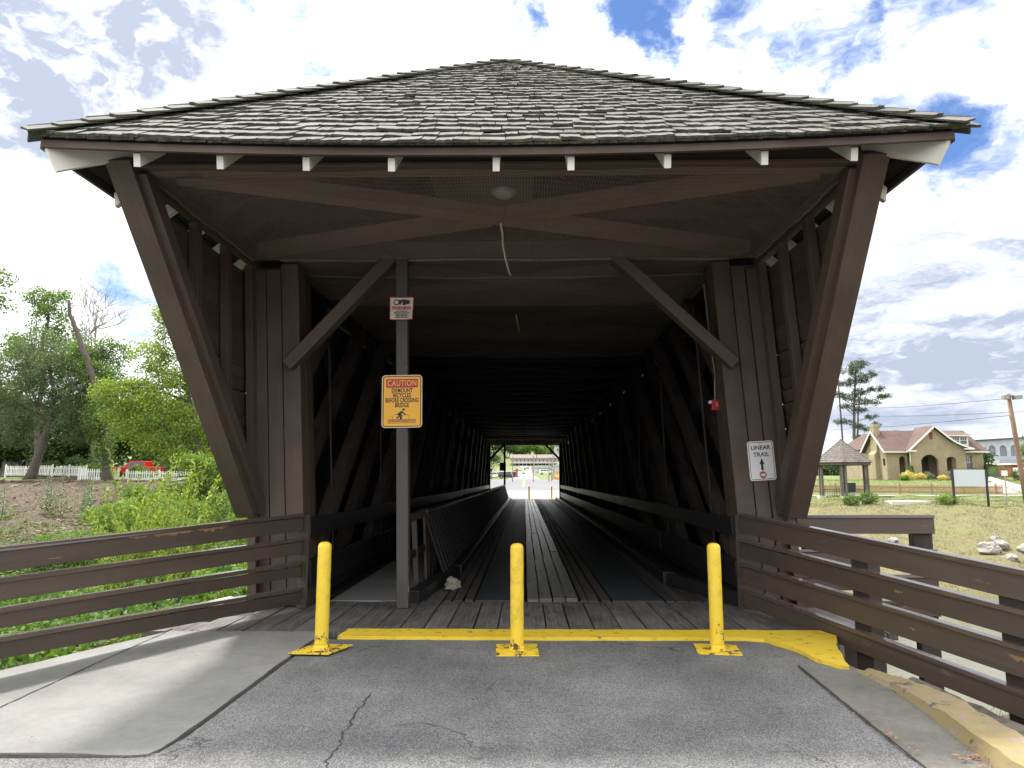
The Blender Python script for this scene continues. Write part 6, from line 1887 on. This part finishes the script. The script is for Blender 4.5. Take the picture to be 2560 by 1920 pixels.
# blank signboard, small sign, pole
sb = empty('signboard', (27.5, 44, 0)); tag(sb, 'blank pale blue signboard on two black posts', 'sign')
for x in (26.50, 28.56): MB().box(x - .055, x + .055, 43.95, 44.06, H(x, 44) - .3, 2.02).build('post', 'black_metal', sb, bevel=.01)
MB().box(26.58, 28.49, 43.985, 44.015, .98, 2.0).build('panel', 'blank_board', sb)
ss = empty('street_sign', (29.72, 44, 0)); tag(ss, 'narrow grey sign post seen from behind near the pole', 'sign')
MB().box(29.68, 29.73, 43.98, 44.02, -.3, 1.92).build('post', 'grey_metal', ss); MB().box(29.50, 29.86, 43.96, 43.975, 1.62, 1.94).build('plate', 'white_sign', ss)
up_ = empty('utility_pole', (31.5, 45, 0)); tag(up_, 'leaning brown wooden pole with two floodlights', 'pole')
MB().tube([(31.62, 45, -.4), (31.45, 45, 1.8), (31.28, 45, 4.2), (31.08, 45, 6.86)], [.17, .155, .14, .12], 12).build('shaft', 'pole_wood', up_, smooth=True)
for (x0, x1, tilt) in ((30.62, 30.95, -.2), (31.28, 31.78, .25)):
    f_ = MB(); c = Vector(((x0 + x1) / 2, 44.85, 6.60)); ax = Vector((math.cos(tilt), 0, math.sin(tilt) * .4)).normalized()
    f_.frame(c, ax, Vector((0, 1, 0)), ax.cross(Vector((0, 1, 0))).normalized(), x1 - x0, .30, .24); fl = f_.build('floodlight', 'conduit', up_)
    g_ = MB(); g_.frame(c + Vector((0, -.16, -.02)), ax, Vector((0, 1, 0)), ax.cross(Vector((0, 1, 0))).normalized(), (x1 - x0) * .82, .02, .17); g_.build('lens', 'lamp_glass', fl)
MB().box(30.88, 31.3, 44.8, 44.9, 6.68, 6.76).build('bracket', 'conduit', up_)
MB().tube([(31.0, 44.9, 5.2), (31.0, 44.9, 5.45)], .05, 8).build('insulator', 'conduit', up_)
fp = empty('utility_pole', (49.7, 110, 2)); tag(fp, 'slim dark pole rising behind the gazebo', 'pole')
MB().tube([(49.8, 110, 1), (49.6, 110, 18)], [.17, .11], 8).build('shaft', 'bark', fp)
def wire(label, a, b, sag=.7):
    a, b = Vector(a), Vector(b); pts = [a.lerp(b, t) - Vector((0, 0, math.sin(math.pi * t) * sag)) for t in np.linspace(0, 1, 14)]
    tag(MB().tube(pts, .018, 5).build('overhead_wire', 'rubber'), label, 'wire', 'wires across the sky on the right')
wire('uppermost wire sloping up to the floodlight pole', (31.05, 45, 6.55), (49.7, 110, 12.6), .35)
wire('middle wire passing behind the floodlight pole', (36, 45, 5.9), (49.7, 110, 11.3), .3)
wire('lowest wire running low over the brick house', (31.05, 45, 5.45), (46.5, 110, 9.0), .2)

# pines
PN = [(52.9, 19.3, 1.7, .8), (51.6, 18.2, 1.5, .6), (54.4, 17.7, 1.5, .6), (52.5, 16.8, 1.7, .7), (50.8, 16.3, 1.3, .5), (55.3, 15.4, 1.3, .4), (53.2, 15, 1.5, .6), (51, 14.2, 1.3, .5), (56.4, 14.2, 1.1, .3), (54.5, 13.3, 1.4, .4), (50.4, 12.7, 1.1, .4), (52.8, 12.2, 1.2, .5), (49.9, 10.3, 1.4, .35), (52.2, 9.6, .9, .5), (49.4, 14.6, 1.0, .5)]
tree('pine_tree', 'taller left pine with layered flat branches behind the gazebo roof', [(51.6, 110, 2), (51.6, 110, 8), (51.9, 110, 13), (52.6, 110, 19.8)], .32, [(x, 110, z, r_, r_, v) for x, z, r_, v in PN], 'leaf_pine', .22, 34, 24, .22, aspect=.25, seed=31, sag=-.05, group='pines behind the gazebo')
tree('pine_tree', 'thinner pine whose low right branches reach towards the chimney', [(52.9, 112, 2), (53.0, 112, 8), (53.4, 112, 12), (54.2, 112, 16)], .22, [(55.3, 112, 11.2, 1.2, 1.0, .3), (56.3, 112, 10.0, .9, .8, .25), (54.6, 112, 9.2, 1.0, .8, .3), (57.6, 112, 14.6, .8, .8, .25), (53.6, 112, 13.9, 1.0, .9, .5), (53.3, 112, 7.9, .6, .6, .5), (55.9, 112, 8.4, .9, .7, .25)], 'leaf_pine', .22, 34, 24, .22, aspect=.25, seed=32, sag=-.05, group='pines behind the gazebo')

# ------------------------------------------------------------------ right: brick house
hs = empty('brick_house', (45.5, 80, 1.3)); tag(hs, 'tan brick house with red shingle roof, arched porch and white dormer', 'house')
HZ = 1.15
curve_r = [(46.5, 6.55), (47.2, 5.95), (47.9, 5.48), (48.6, 5.12), (49.25, 4.88)]
outer = [(43.15, HZ), (49.25, HZ), (49.25, 4.80)] + curve_r[::-1] + [(45.8, 7.12), (43.15, 4.72)]
holes = [arch(44.28, 46.16, HZ + .25, 4.10, .62), arch(47.08, 48.13, 2.25, 3.86, .28)]
wall = holed('wall', outer, [holes[0], holes[1]], lambda a, c, d: (a, 79.0 + d, c), .35, 'house_brick', hs)
holed('wall', [(41.11, HZ), (43.14, HZ), (43.14, 4.6), (41.11, 4.6)], [arch(42.2, 42.95, HZ + .3, 3.95, .35)], lambda a, c, d: (a, 79.7 + d, c), .3, 'house_brick', hs)
holed('wall', [(49.25, HZ), (51.6, HZ), (51.6, 4.6), (49.25, 4.6)], [rect(49.5, 50.35, 2.45, 4.0)], lambda a, c, d: (a, 79.7 + d, c), .3, 'house_brick', hs)
window(hs, 49.52, 50.33, 2.47, 3.98, 79.86, 4, 2, 'trim_white')
# left gable end seen from the side
holed('wall', [(79.7, HZ), (84.4, HZ), (84.4, 4.6), (82.0, 6.85), (79.7, 4.6)], [rect(80.0, 80.5, 2.9, 3.7), rect(83.4, 83.9, 2.9, 3.7)], lambda a, c, d: (40.8 + d, a, c), .3, 'house_brick', hs)
for y in (80.0, 83.4): window(hs, y, y + .5, 2.9, 3.7, 40.9, 1, 1, nrm='x')
MB().prism([(40.25, HZ), (40.8, HZ), (40.8, 6.6), (40.55, 6.6), (40.55, 4.6), (40.25, 4.2)], 81.2, 82.6, 'y').build('chimney', 'house_brick', hs)
MB().box(40.42, 41.1, 81.4, 82.3, 6.4, 7.75).build('chimney', 'house_brick', hs)
MB().box(51.0, 51.75, 85.2, 86.0, 5, 6.75).build('chimney', 'brick_red', hs)
MB().box(44.1, 44.7, 84.2, 84.8, 6, 7.2).build('chimney', 'brick_tan', hs)
# porch interior and rear block
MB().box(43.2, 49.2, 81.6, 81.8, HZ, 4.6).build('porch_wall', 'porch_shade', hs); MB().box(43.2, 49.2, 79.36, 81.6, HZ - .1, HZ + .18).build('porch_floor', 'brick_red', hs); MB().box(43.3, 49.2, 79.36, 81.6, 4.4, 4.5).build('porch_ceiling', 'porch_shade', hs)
window(hs, 44.3, 45.1, 2.1, 3.9, 81.6, 3, 2); window(hs, 47.6, 48.0, 2.3, 3.8, 81.6, 1, 1); MB().box(45.75, 46.5, 81.54, 81.59, HZ + .2, 3.9).build('door', 'dark_roof', hs)
MB().box(41.0, 51.4, 84.4, 92, HZ, 4.9).build('wall', 'house_brick', hs)
def slab4(pts, t, name, mat, parent, uvs=None):
    m_ = MB(); a, b, c, d = [Vector(p_) for p_ in pts]; n_ = (b - a).cross(d - a).normalized()
    if n_.z < 0: n_ = -n_
    V_ = [a, b, c, d] + [p_ - n_ * t for p_ in (a, b, c, d)]
    L = (b - a).length; Hh = (d - a).length
    m_.v = [tuple(p_) for p_ in V_]; m_.f = [(0, 1, 2, 3), (7, 6, 5, 4), (0, 4, 5, 1), (1, 5, 6, 2), (2, 6, 7, 3), (3, 7, 4, 0)]
    m_.uv = [[(0, 0), (L, 0), (L, Hh), (0, Hh)]] * 2 + [[(0, 0)] * 4] * 4; m_.mi = [0] * 6
    return m_.build(name, mat, parent)
roof_h = slab4([(40.35, 79.25, 4.50), (43.4, 79.25, 4.50), (46.2, 82.0, 6.98), (40.35, 82.0, 6.98)], .12, 'roof', 'roof_red', hs)
slab4([(46.0, 82.0, 6.97), (51.0, 82.0, 6.97), (52.0, 79.25, 4.50), (48.9, 79.25, 4.50)], .12, 'roof', 'roof_red', hs)
slab4([(40.35, 84.8, 4.52), (52.0, 84.8, 4.52), (51.0, 82.02, 6.97), (40.35, 82.02, 6.97)], .12, 'roof', 'roof_red', hs)
slab4([(51.02, 82.0, 6.96), (51.02, 82.04, 6.96), (52.02, 84.7, 4.5), (52.02, 79.3, 4.5)], .12, 'roof', 'roof_red', hs)
slab4([(42.75, 78.6, 4.62), (45.8, 78.6, 7.36), (45.8, 82.6, 7.36), (42.75, 79.6, 4.62)], .10, 'roof', 'roof_red', hs)
cr = [(45.8, 7.36), (46.55, 6.72), (47.25, 6.12), (47.95, 5.62), (48.65, 5.27), (49.4, 5.0), (49.9, 4.86)]
for (x0_, z0_), (x1_, z1_) in zip(cr, cr[1:]):
    slab4([(x0_, 78.6, z0_), (x1_, 78.6, z1_), (x1_, 79.2 + (z1_ - 4.5) * 1.11 + .1, z1_), (x0_, 79.2 + (z0_ - 4.5) * 1.11 + .1, z0_)], .10, 'roof', 'roof_red', hs)
    MB().bar((x0_, 78.56, z0_ - .12), (x1_, 78.56, z1_ - .12), .05, .17).build('verge_board', 'trim_white', hs)
MB().bar((45.8, 78.56, 7.24), (42.75, 78.56, 4.50), .05, .17).build('verge_board', 'trim_white', hs)
MB().bar((40.30, 82.0, 6.85), (40.30, 79.2, 4.36), .05, .20).build('verge_board', 'trim_white', hs); MB().bar((40.30, 82.0, 6.85), (40.30, 84.9, 4.36), .05, .20).build('verge_board', 'trim_white', hs)
for (a, b) in ((40.3, 43.0), (48.9, 52.0)): MB().box(a, b, 79.12, 79.22, 4.33, 4.47).build('gutter', 'trim_white', hs)
MB().box(42.5, 43.6, 78.5, 78.62, 4.42, 4.56).build('gutter', 'trim_white', hs); MB().box(48.9, 50.0, 78.5, 78.62, 4.64, 4.78).build('gutter', 'trim_white', hs)
MB().tube([(43.05, 78.9, 4.4), (43.05, 78.94, 4.1), (43.05, 78.94, HZ)], .04, 6).build('downpipe', 'trim_white', hs)
slab4([(40.6, 84.0, 4.9), (51.8, 84.0, 4.9), (49.5, 88.2, 7.0), (42.6, 88.2, 7.0)], .12, 'roof', 'roof_red', hs); slab4([(40.58, 92.4, 4.9), (40.58, 84.0, 4.9), (42.6, 88.2, 7.0), (42.6, 88.3, 7.0)], .12, 'roof', 'roof_red', hs)
# gable vent and dormer
MB().box(45.40, 45.70, 78.93, 78.98, 5.85, 6.60).build('gable_vent', 'shutter_red', hs)
dm = MB(); dm.box(47.85, 50.25, 79.95, 81.5, 5.1, 6.25); dmo = dm.build('dormer', 'trim_white', hs)
for x in (48.5, 49.35): window(dmo, x, x + .70, 5.32, 6.10, 79.95, 3, 2)
slab4([(47.3, 79.6, 6.30), (50.6, 79.6, 6.30), (50.4, 82.2, 6.98), (47.5, 82.2, 6.98)], .10, 'roof', 'roof_red', hs)
MB().box(47.3, 50.6, 79.52, 79.6, 6.20, 6.30).build('dormer_fascia', 'trim_white', hs)
MB().box(44.4, 46.1, 77.6, 79.0, .9, HZ + .1).build('step', 'brick_red', hs); MB().box(44.3, 46.3, 76.8, 77.6, .9, HZ - .05).build('step', 'stone_pale', hs)
# porch chairs
for i, (x, lab) in enumerate(((44.7, 'dark low chair at the left of the arched porch'), (45.6, 'brown wooden chair in the middle of the arched porch'))):
    c = empty('porch_chair', (x, 80.2, HZ + .18)); tag(c, lab, 'chair'); mt = 'chair_wood' if i else 'shutter_red'
    MB().box(x - .3, x + .3, 79.9, 80.4, HZ + .55, HZ + .62).build('seat', mt, c); MB().box(x - .3, x + .3, 80.4, 80.45, HZ + .6, HZ + 1.15).build('backrest', mt, c)
    for sx in (-.26, .26):
        for yy in (79.95, 80.38): MB().box(x + sx - .03, x + sx + .03, yy - .03, yy + .03, HZ + .18, HZ + .56).build('leg', mt, c)
# planting
hd = [(42.1, 77.2, (.25, .25, .95), 'leaf_mid', 'upright grassy clump by the small arch'), (41.4, 76.6, (.75, .5, .50), 'leaf_flower', 'yellow flowering shrub at the left front corner of the brick house'), (42.7, 76.5, (.55, .45, .38), 'leaf_flower', 'small yellow shrub beside the downpipe'), (43.5, 76.8, (.85, .5, .45), 'leaf_mullein', 'grey-green shrub left of the porch steps'),
      (46.9, 76.6, (1.0, .8, .68), 'leaf_dark', 'clipped round hedge left of the stone urn'), (48.4, 76.4, (1.0, .8, .68), 'leaf_dark', 'clipped round hedge right of the stone urn'), (52.6, 75.5, (1.0, .8, .55), 'leaf_dark', 'round clipped hedge right of the signboard'), (52.2, 78, (1.4, .9, .85), 'leaf_mid', 'loose shrub at the right end of the brick house'), (51.5, 79.3, (.22, .22, .95), 'leaf_dark', 'narrow dark evergreen against the house corner'),
      (45.0, 76.4, (.5, .4, .30), 'leaf_flower', 'low yellow shrub before the porch'), (40.1, 74.9, (.5, .4, .3), 'leaf_bright', 'small bright shrub left of the chimney')]
for i, (x, y, r_, mt, lab) in enumerate(hd): shrub('shrub', lab, (x, y), r_, mt, .11, 1500, 60 + i, 'shrubs round the brick house')
for i, x in enumerate((54.0, 55.3, 56.0, 57.2)):
    z = H(x, 74); o = empty('conifer', (x, 74, z)); tag(o, ('small dark conifer just left of the narrow sign post', 'small dark conifer behind the sign post, second from left', 'small dark conifer left of the floodlight pole', 'small dark conifer nearest the right edge')[i], 'shrub', 'small conifers by the street')
    rg = np.random.default_rng(i + 77); n = 900; t = rg.uniform(0, 1, n); a = rg.uniform(0, 6.28, n); rad = .34 * (1 - t) ** .8 * rg.uniform(.7, 1, n)
    V, F = leaf_quads(np.stack([np.cos(a) * rad, np.sin(a) * rad, .05 + t * 1.05], 1), .10, rg, .4)
    local(o, 'foliage', np_mesh('foliage', V, F, 'leaf_dark', np.clip(rg.normal(.4, .2, n), 0, 1)))
urn = empty('stone_urn', (47.3, 75.4, H(47.3, 75.4))); tag(urn, 'pale stone urn on a bench-like plinth before the porch hedges', 'urn')
m_ = MB(); m_.lathe([(.12, .42), (.10, .5), (.16, .56), (.34, .72), (.38, .82), (.30, .84)], 16); local(urn, 'bowl', m_.mesh('bowl', 'stone_pale'))
m_ = MB(); m_.box(-.85, .85, -.25, .25, .28, .42); m_.box(-.75, -.45, -.2, .2, -.05, .28); m_.box(.45, .75, -.2, .2, -.05, .28); m_.box(-.2, .2, -.22, .22, -.05, .28); local(urn, 'plinth', m_.mesh('plinth', 'stone_pale'))
picket_fence('picket_fence', 'long low brown wooden picket fence along the street before the brick house', (25.2, 64.0), (43.2, 64.4), .14, .02, .80, .115, .062, 'picket_wood', None, 2.9, join=True, post_h=1.16)
st = empty('stone_steps', (44.4, 65, 0)); tag(st, 'flight of stone steps with pale side walls right of the picket fence', 'steps')
for k in range(6):
    yy = 64.6 + k * .75; MB().box(43.4 + k * .05, 45.3, yy, yy + .8, -.1, .17 + k * .18).build('step', 'stone_pale', st)
MB().bar((45.5, 64.3, .3), (45.5, 69.6, 1.35), .3, .5).build('side_wall', 'pale_concrete', st); MB().box(45.3, 49, 64.6, 64.9, -.1, .45).build('side_wall', 'pale_concrete', st)
tag(sheet('street', [(9, 58.0), (140, 58.0), (140, 62.4), (9, 62.4)], .035, 'pavement', .05), kind='structure')
tag(sheet('path', [(43.4, 69.2), (45.4, 69.2), (46.2, 76.8), (44.3, 76.8)], 1.20, 'pavement', .2), kind='structure')

# mural building, red shop, white truck, street tree
mb = empty('mural_building', (80, 118, 2)); tag(mb, 'grey painted brick building with tall arched windows at far right', 'building')
A3, B3 = Vector((75.6, 121, 0)), Vector((88, 116, 0)); d3 = (B3 - A3).normalized(); LL = (B3 - A3).length
hl = [arch(1.7 + k * 1.55, 2.65 + k * 1.55, 5.15, 7.0, .5) for k in range(6)]
def T3(a, c, d): p_ = A3 + d3 * a + Vector((d3.y, -d3.x, 0)) * -d; return (p_.x, p_.y, c)
holed('wall', [(0, 1), (LL, 1), (LL, 8.35), (0, 7.7)], hl, T3, .5, 'mural_wall', mb)
for k in range(6):
    q = MB(); pa = [T3(a, c, .25) for a, c in hl[k]]; pb = [T3(a, c, .3) for a, c in hl[k]]; n = len(pa); q.v = pa + pb; q.f = [tuple(range(n)), tuple(range(n, 2 * n))[::-1]]; q.uv = [[(0, 0)] * n] * 2; q.mi = [0, 0]; q.build('window_panel', 'mural_panel', mb)
MB().bar(A3 + Vector((0, 0, 7.78)), B3 + Vector((0, 0, 8.44)), .7, .22).build('cornice', 'dark_roof', mb)
MB().bar(A3 + d3 * 3.5 + Vector((0, -1.4, 3.7)), B3 + Vector((0, -1.4, 3.9)), 2.4, .4).build('awning', 'dark_roof', mb)
MB().bar(A3 + Vector((0, -.8, 4.1)), A3 + d3 * 4 + Vector((0, -.8, 4.1)), 1.4, .8).build('awning', 'stone_pale', mb)
rs_ = empty('red_shop', (78, 112, 2)); tag(rs_, 'low red shop front under a dark roof below the mural building', 'building')
MB().box(77.5, 84, 113.2, 116, 1.2, 3.6).build('wall', 'red_wall', rs_); MB().box(77.2, 84.5, 112.6, 116, 3.6, 3.85).build('roof', 'trim_white', rs_); window(rs_, 79, 80.6, 1.9, 3.0, 113.2, 2, 1)
TRK = ([(-2.9, .5), (2.85, .5), (2.9, 1.0), (2.7, 1.25), (1.5, 1.3), (-2.9, 1.3)], [(-1.1, 1.28), (1.5, 1.28), (.8, 1.95), (-1.05, 1.98)])
TG = [[(.3, 1.34), (1.2, 1.34), (.7, 1.85), (.3, 1.86)], [(-.95, 1.34), (.2, 1.34), (.2, 1.86), (-.9, 1.88)]]
vehicle('parked_truck', 'white pickup truck parked on the street behind the floodlight pole', (56.6, 77.5), R(8), 5.8, TRK, TG, 'car_white', (-1.85, 1.85), .40, 1.95, cat='truck')
tree('street_tree', 'light green tree at the right edge behind the floodlight pole', [(50.8, 70, .5), (50.9, 70, 3), (51.0, 70, 5)], .18, [(51.2, 70, 5.2, 1.3, 1.2, .7), (49.9, 70, 4.2, 1.1, 1.1, .5), (52.4, 70, 4.0, 1.3, 1.1, .6), (50.6, 70, 3.0, 1.3, 1.1, .4), (52.6, 70, 5.6, 1.0, 1, .6)], 'leaf_mid', .17, 44, 34, .26, flatness=.3, seed=34)
tree('oak_tree', 'distant broad tree beyond the right end of the brick house', [(62, 100, 1.5), (62, 100, 4), (62.2, 100, 6)], .3, [(62, 100, 5, 2.4, 2, 1.2), (64, 100, 4, 2, 2, 1), (60.5, 100, 3.6, 1.6, 1.5, .9)], 'leaf_dark', .3, 20, 34, .4, seed=35)

# ------------------------------------------------------------------ seen through the bridge
def road_strip(name, mat, L_, dz, parent=None):
    """L_ = (y, xl, xr) stations laid on the terrain"""
    m_ = MB(); q = []
    for (y0_, a0, b0), (y1_, a1, b1) in zip(L_, L_[1:]):
        k = max(1, int((y1_ - y0_) / 6))
        for j in range(k): t = j / k; q.append((y0_ + (y1_ - y0_) * t, a0 + (a1 - a0) * t, b0 + (b1 - b0) * t))
    q.append(L_[-1])
    for (y0_, a0, b0), (y1_, a1, b1) in zip(q, q[1:]):
        za, zb = np.interp([y0_, y1_], [p_[0] for p_ in CP], [p_[1] for p_ in CP])
        m_.add([(a0, y0_, za + dz), (b0, y0_, za + dz), (b1, y1_, zb + dz), (a1, y1_, zb + dz)], [(0, 1, 2, 3)], [[(0, 0)] * 4])
    return m_.build(name, mat, parent)
concrete('far_pavement', (0.20, 0.195, 0.185), (0.28, 0.275, 0.26), sc=.15)
concrete('far_asphalt', (0.11, 0.115, 0.12), (0.16, 0.16, 0.165), sc=.12)
tag(road_strip('far_apron', 'far_pavement', [(48.9, -7, 6.2), (54, -13, 11), (92, -13, 10)], .035), kind='structure')
fr = road_strip('far_road', 'far_asphalt', [(88, -9, 7.6), (176, -8.4, 8.0), (182, -5, 5)], .05); tag(fr, kind='structure')
tag(road_strip('far_lane', 'far_pavement', [(180, -4.5, 4.0), (230, -3, 2.5), (300, 1, 7), (450, -4, 2)], .10), kind='structure')
road_strip('centre_line', 'road_paint', [(104, -.33, -.23), (172, -.33, -.23)], .08, fr); road_strip('centre_line', 'road_paint', [(104, -.11, -.01), (172, -.11, -.01)], .08, fr)
ap = empty('apartment_block', (8, 450, 9)); tag(ap, 'long two-storey apartment row on the hill seen through the bridge', 'building')
MB().box(-9.3, 46, 450, 462, 11.1, 14.4).build('wall', 'taupe_siding', ap)
for (a, b) in ((-9.8, 7.5), (7.9, 27), (27.4, 46.5)): MB().prism([(448.5, 14.3), (463.5, 14.3), (456, 16.9)], a, b, 'x').build('roof', 'roof_taupe', ap)
MB().box(-9.2, 46, 451.5, 461, 8, 11.1).build('lower_wall', 'dark_roof', ap)
for k in range(22):
    x = -8 + k * 2.45
    window(ap, x, x + .8, 12.0, 13.6, 450, 1, 1, glass='dark_glass')
    MB().box(x - .7, x - .5, 447.4, 447.6, 7.5, 11.2).build('balcony_post', 'trim_white', ap)
MB().box(-9.3, 46, 447.3, 450, 11.0, 11.25).build('balcony', 'stone_pale', ap); MB().box(-9.3, 46, 447.3, 447.4, 11.25, 11.9).build('balcony_rail', 'stone_pale', ap); MB().box(-9.3, 46, 447.3, 450, 9.2, 9.4).build('balcony', 'trim_white', ap)
fh = empty('white_house', (26, 500, 18)); tag(fh, 'small white house high on the wooded hill at the right of the far opening', 'house')
MB().box(21.5, 32, 500, 508, 15, 24.5).build('wall', 'stucco_white', fh); MB().prism([(20.8, 24.4), (32.7, 24.4), (26.7, 28.2)], 499.5, 508.5, 'y').build('roof', 'roof_taupe', fh)
for x in (23, 25.6, 28.4): window(fh, x, x + 1.2, 20.5, 22.6, 500, 1, 2)
ga = empty('garage_building', (6, 260, 3.5)); tag(ga, 'white metal garage with a low gable roof beyond the far road', 'building')
MB().box(2.5, 9.9, 260, 270, 3.2, 5.4).build('wall', 'metal_white', ga); MB().prism([(2.2, 5.35), (10.2, 5.35), (9.2, 6.2), (4.1, 6.2)], 259.7, 270.3, 'y').build('roof', 'metal_white', ga)
MB().box(3.0, 4.6, 259.92, 259.98, 3.6, 5.1).build('garage_door', 'stone_pale', ga); MB().box(8.0, 8.9, 259.92, 259.98, 3.6, 5.0).build('garage_door', 'taupe_siding', ga)
gb = empty('garage_building', (12, 255, 3.5)); tag(gb, 'white shed at the right edge of the far opening', 'building')
MB().box(10.8, 15, 256, 262, 3, 6.0).build('wall', 'metal_white', gb); MB().prism([(10.5, 5.95), (15.3, 5.95), (12.9, 7.3)], 255.7, 262.3, 'y').build('roof', 'metal_white', gb)
rsh = empty('red_building', (-6, 200, 1.4)); tag(rsh, 'low red building with white posts left in the far opening', 'building')
MB().box(-10, -2.2, 202, 208, 1.0, 3.3).build('wall', 'red_wall', rsh); MB().box(-10.4, -2.0, 200, 208.3, 3.3, 3.6).build('roof', 'trim_white', rsh)
for x in (-9.6, -7.6, -5.6, -3.9, -2.2): MB().box(x - .1, x + .1, 200.1, 200.3, 1.0, 3.3).build('post', 'trim_white', rsh)
MB().box(-2.6, -2.0, 199, 201, 1.2, 4.2).build('pier', 'brick_red', rsh)
for i, (x, y, m1, lab) in enumerate(((-1.9, 238, 'car_white', 'white van on the rise above the red building'), (.9, 330, 'car_silver', 'silver car on the far road'), (-7.7, 190, 'car_white', 'white car parked before the red building, left one'), (-4.9, 190, 'car_dark', 'dark car parked before the red building'), (7.2, 236, 'car_white', 'white car beside the orange sign'))):
    vehicle('parked_car', lab, (x, y), R(85 if i == 1 else 5), 4.7, SUV, SG, m1, (-1.45, 1.45), group='cars seen through the bridge')
def far_pole(x, y, h, lab, cross=True):
    z = H(x, y); o = empty('utility_pole', (x, y, z)); tag(o, lab, 'pole', 'poles seen through the bridge')
    m_ = MB(); m_.tube([(0, 0, -.5), (.03, 0, h)], [.13, .09], 7); local(o, 'shaft', m_.mesh('shaft', 'bark_pale'))
    if cross: m_ = MB(); m_.box(-.8, .8, -.05, .05, h - .6, h - .45); local(o, 'crossarm', m_.mesh('crossarm', 'bark_pale'))
for i, (x, y, h, cr_, lab) in enumerate(((5.15, 150, 5.4, True, 'pole right of the far white garage door'), (6.1, 160, 5.0, False, 'second slim pole right of the garage'), (7.0, 175, 6.0, True, 'third pole, nearest the orange sign'), (1.8, 150, 5.6, False, 'single pole in the middle of the far opening'), (-2.6, 150, 5.4, False, 'pole beside the red building'), (7.9, 190, 7.0, True, 'farthest pole at the right of the opening'))): far_pole(x, y, h, lab, cr_)
os_ = empty('road_sign', (6.9, 150, 1)); tag(os_, 'orange diamond road works sign seen through the bridge', 'sign')
MB().prism([(6.9, 2.1), (7.35, 2.6), (6.9, 3.1), (6.45, 2.6)], 149.9, 149.95, 'y').build('plate', 'orange_sign', os_); MB().box(6.87, 6.93, 149.96, 150.02, .9, 2.5).build('post', 'grey_metal', os_); MB().box(6.3, 7.5, 150.1, 150.2, 1.2, 1.7).build('barrier', 'orange_sign', os_)
ws = empty('road_sign', (7.6, 140, 1)); tag(ws, 'white road sign at the right edge of the far opening', 'sign')
MB().box(7.3, 7.8, 139.9, 139.95, 2.4, 3.1).build('plate', 'white_sign', ws); MB().box(7.52, 7.58, 139.96, 140.0, .3, 3.0).build('post', 'grey_metal', ws)
fs = empty('caution_sign', (-1.25, 48.8, 2.27)); tag(fs, 'dark back of a sign on the middle post at the far mouth', 'sign')
m_ = MB(); m_.prism(rounded(.44, .58, .04), .145, .150, 'y'); local(fs, 'plate', m_.mesh('plate', 'conduit')); fs.location = (-1.53, 48.62, 2.27)
tree('linden_tree', 'dark leafy tree overhanging the left of the far opening', [(-7.5, 62, 0), (-7.3, 62, 2.5), (-6.6, 62, 5)], .28, [(-3.6, 61, 4.0, 1.2, 1, .6), (-2.2, 61, 4.3, .9, .8, .4), (-1.2, 61, 4.4, .6, .6, .35), (-2.9, 61, 3.1, .6, .6, .35), (-3.6, 61, 2.2, .7, .7, .6), (-5.5, 61.5, 5, 1.6, 1.4, 1), (-4.2, 61, 5.6, 1.6, 1.4, .9), (-7.4, 62, 5.5, 1.8, 1.6, 1.4)], 'leaf_dark', .14, 46, 36, .22, seed=36)
for i, (x, y, r_, lab) in enumerate(((-30, 560, 13, 'wooded crown left on the far hill'), (-12, 570, 12, 'wooded crown left of centre on the far hill'), (4, 560, 12, 'tallest wooded crown in the middle of the far hill'), (20, 575, 13, 'wooded crown right on the far hill'), (38, 565, 13, 'wooded crown beside the white hill house'), (55, 580, 13, 'wooded crown at the right end of the far hill'))):
    z0 = H(x, y); rr_ = random.Random(i + 170)
    bl = [(x + rr_.uniform(-9, 9), y + rr_.uniform(-4, 4), z0 + rr_.uniform(5, 16), rr_.uniform(5, 7), 5, rr_.uniform(3.5, 5)) for _ in range(7)]
    tree('hill_tree', lab, [(x, y, z0), (x, y, z0 + 6), (x, y, z0 + 10)], .8, bl, 'leaf_hill', 1.1, 5, 42, 1.5, seed=120 + i, group='trees on the far hill')
# distant woods that close the view on every side
def woods(name, pts, n, size, seed, mat='leaf_dark', hmax=9):
    rg = np.random.default_rng(seed); P = []
    for (a, b) in zip(pts, pts[1:]):
        t = rg.uniform(0, 1, n); x = a[0] + (b[0] - a[0]) * t; y = a[1] + (b[1] - a[1]) * t + rg.uniform(-6, 6, n)
        env = hmax * (.62 + .25 * np.sin(x * .11 + seed) + .18 * np.sin(x * .31 + 2) + .10 * np.sin(x * .8))
        P.append(np.stack([x, y, Hn(x, y) + env * rg.uniform(0, 1, n) ** .75], 1))
    P = np.concatenate(P); V, F = leaf_quads(P, size, rg, .7)
    tag(place(name, np_mesh(name, V, F, mat, np.clip(rg.normal(.4, .25, len(P)), 0, 1))), kind='stuff')
woods('distant_woods', [(-300, 180), (-140, 160), (-60, 130), (-22, 150)], 9000, 1.0, 3, hmax=14)
woods('distant_woods', [(14, 190), (70, 230), (140, 200), (320, 240)], 7000, 1.1, 4, hmax=4.5)
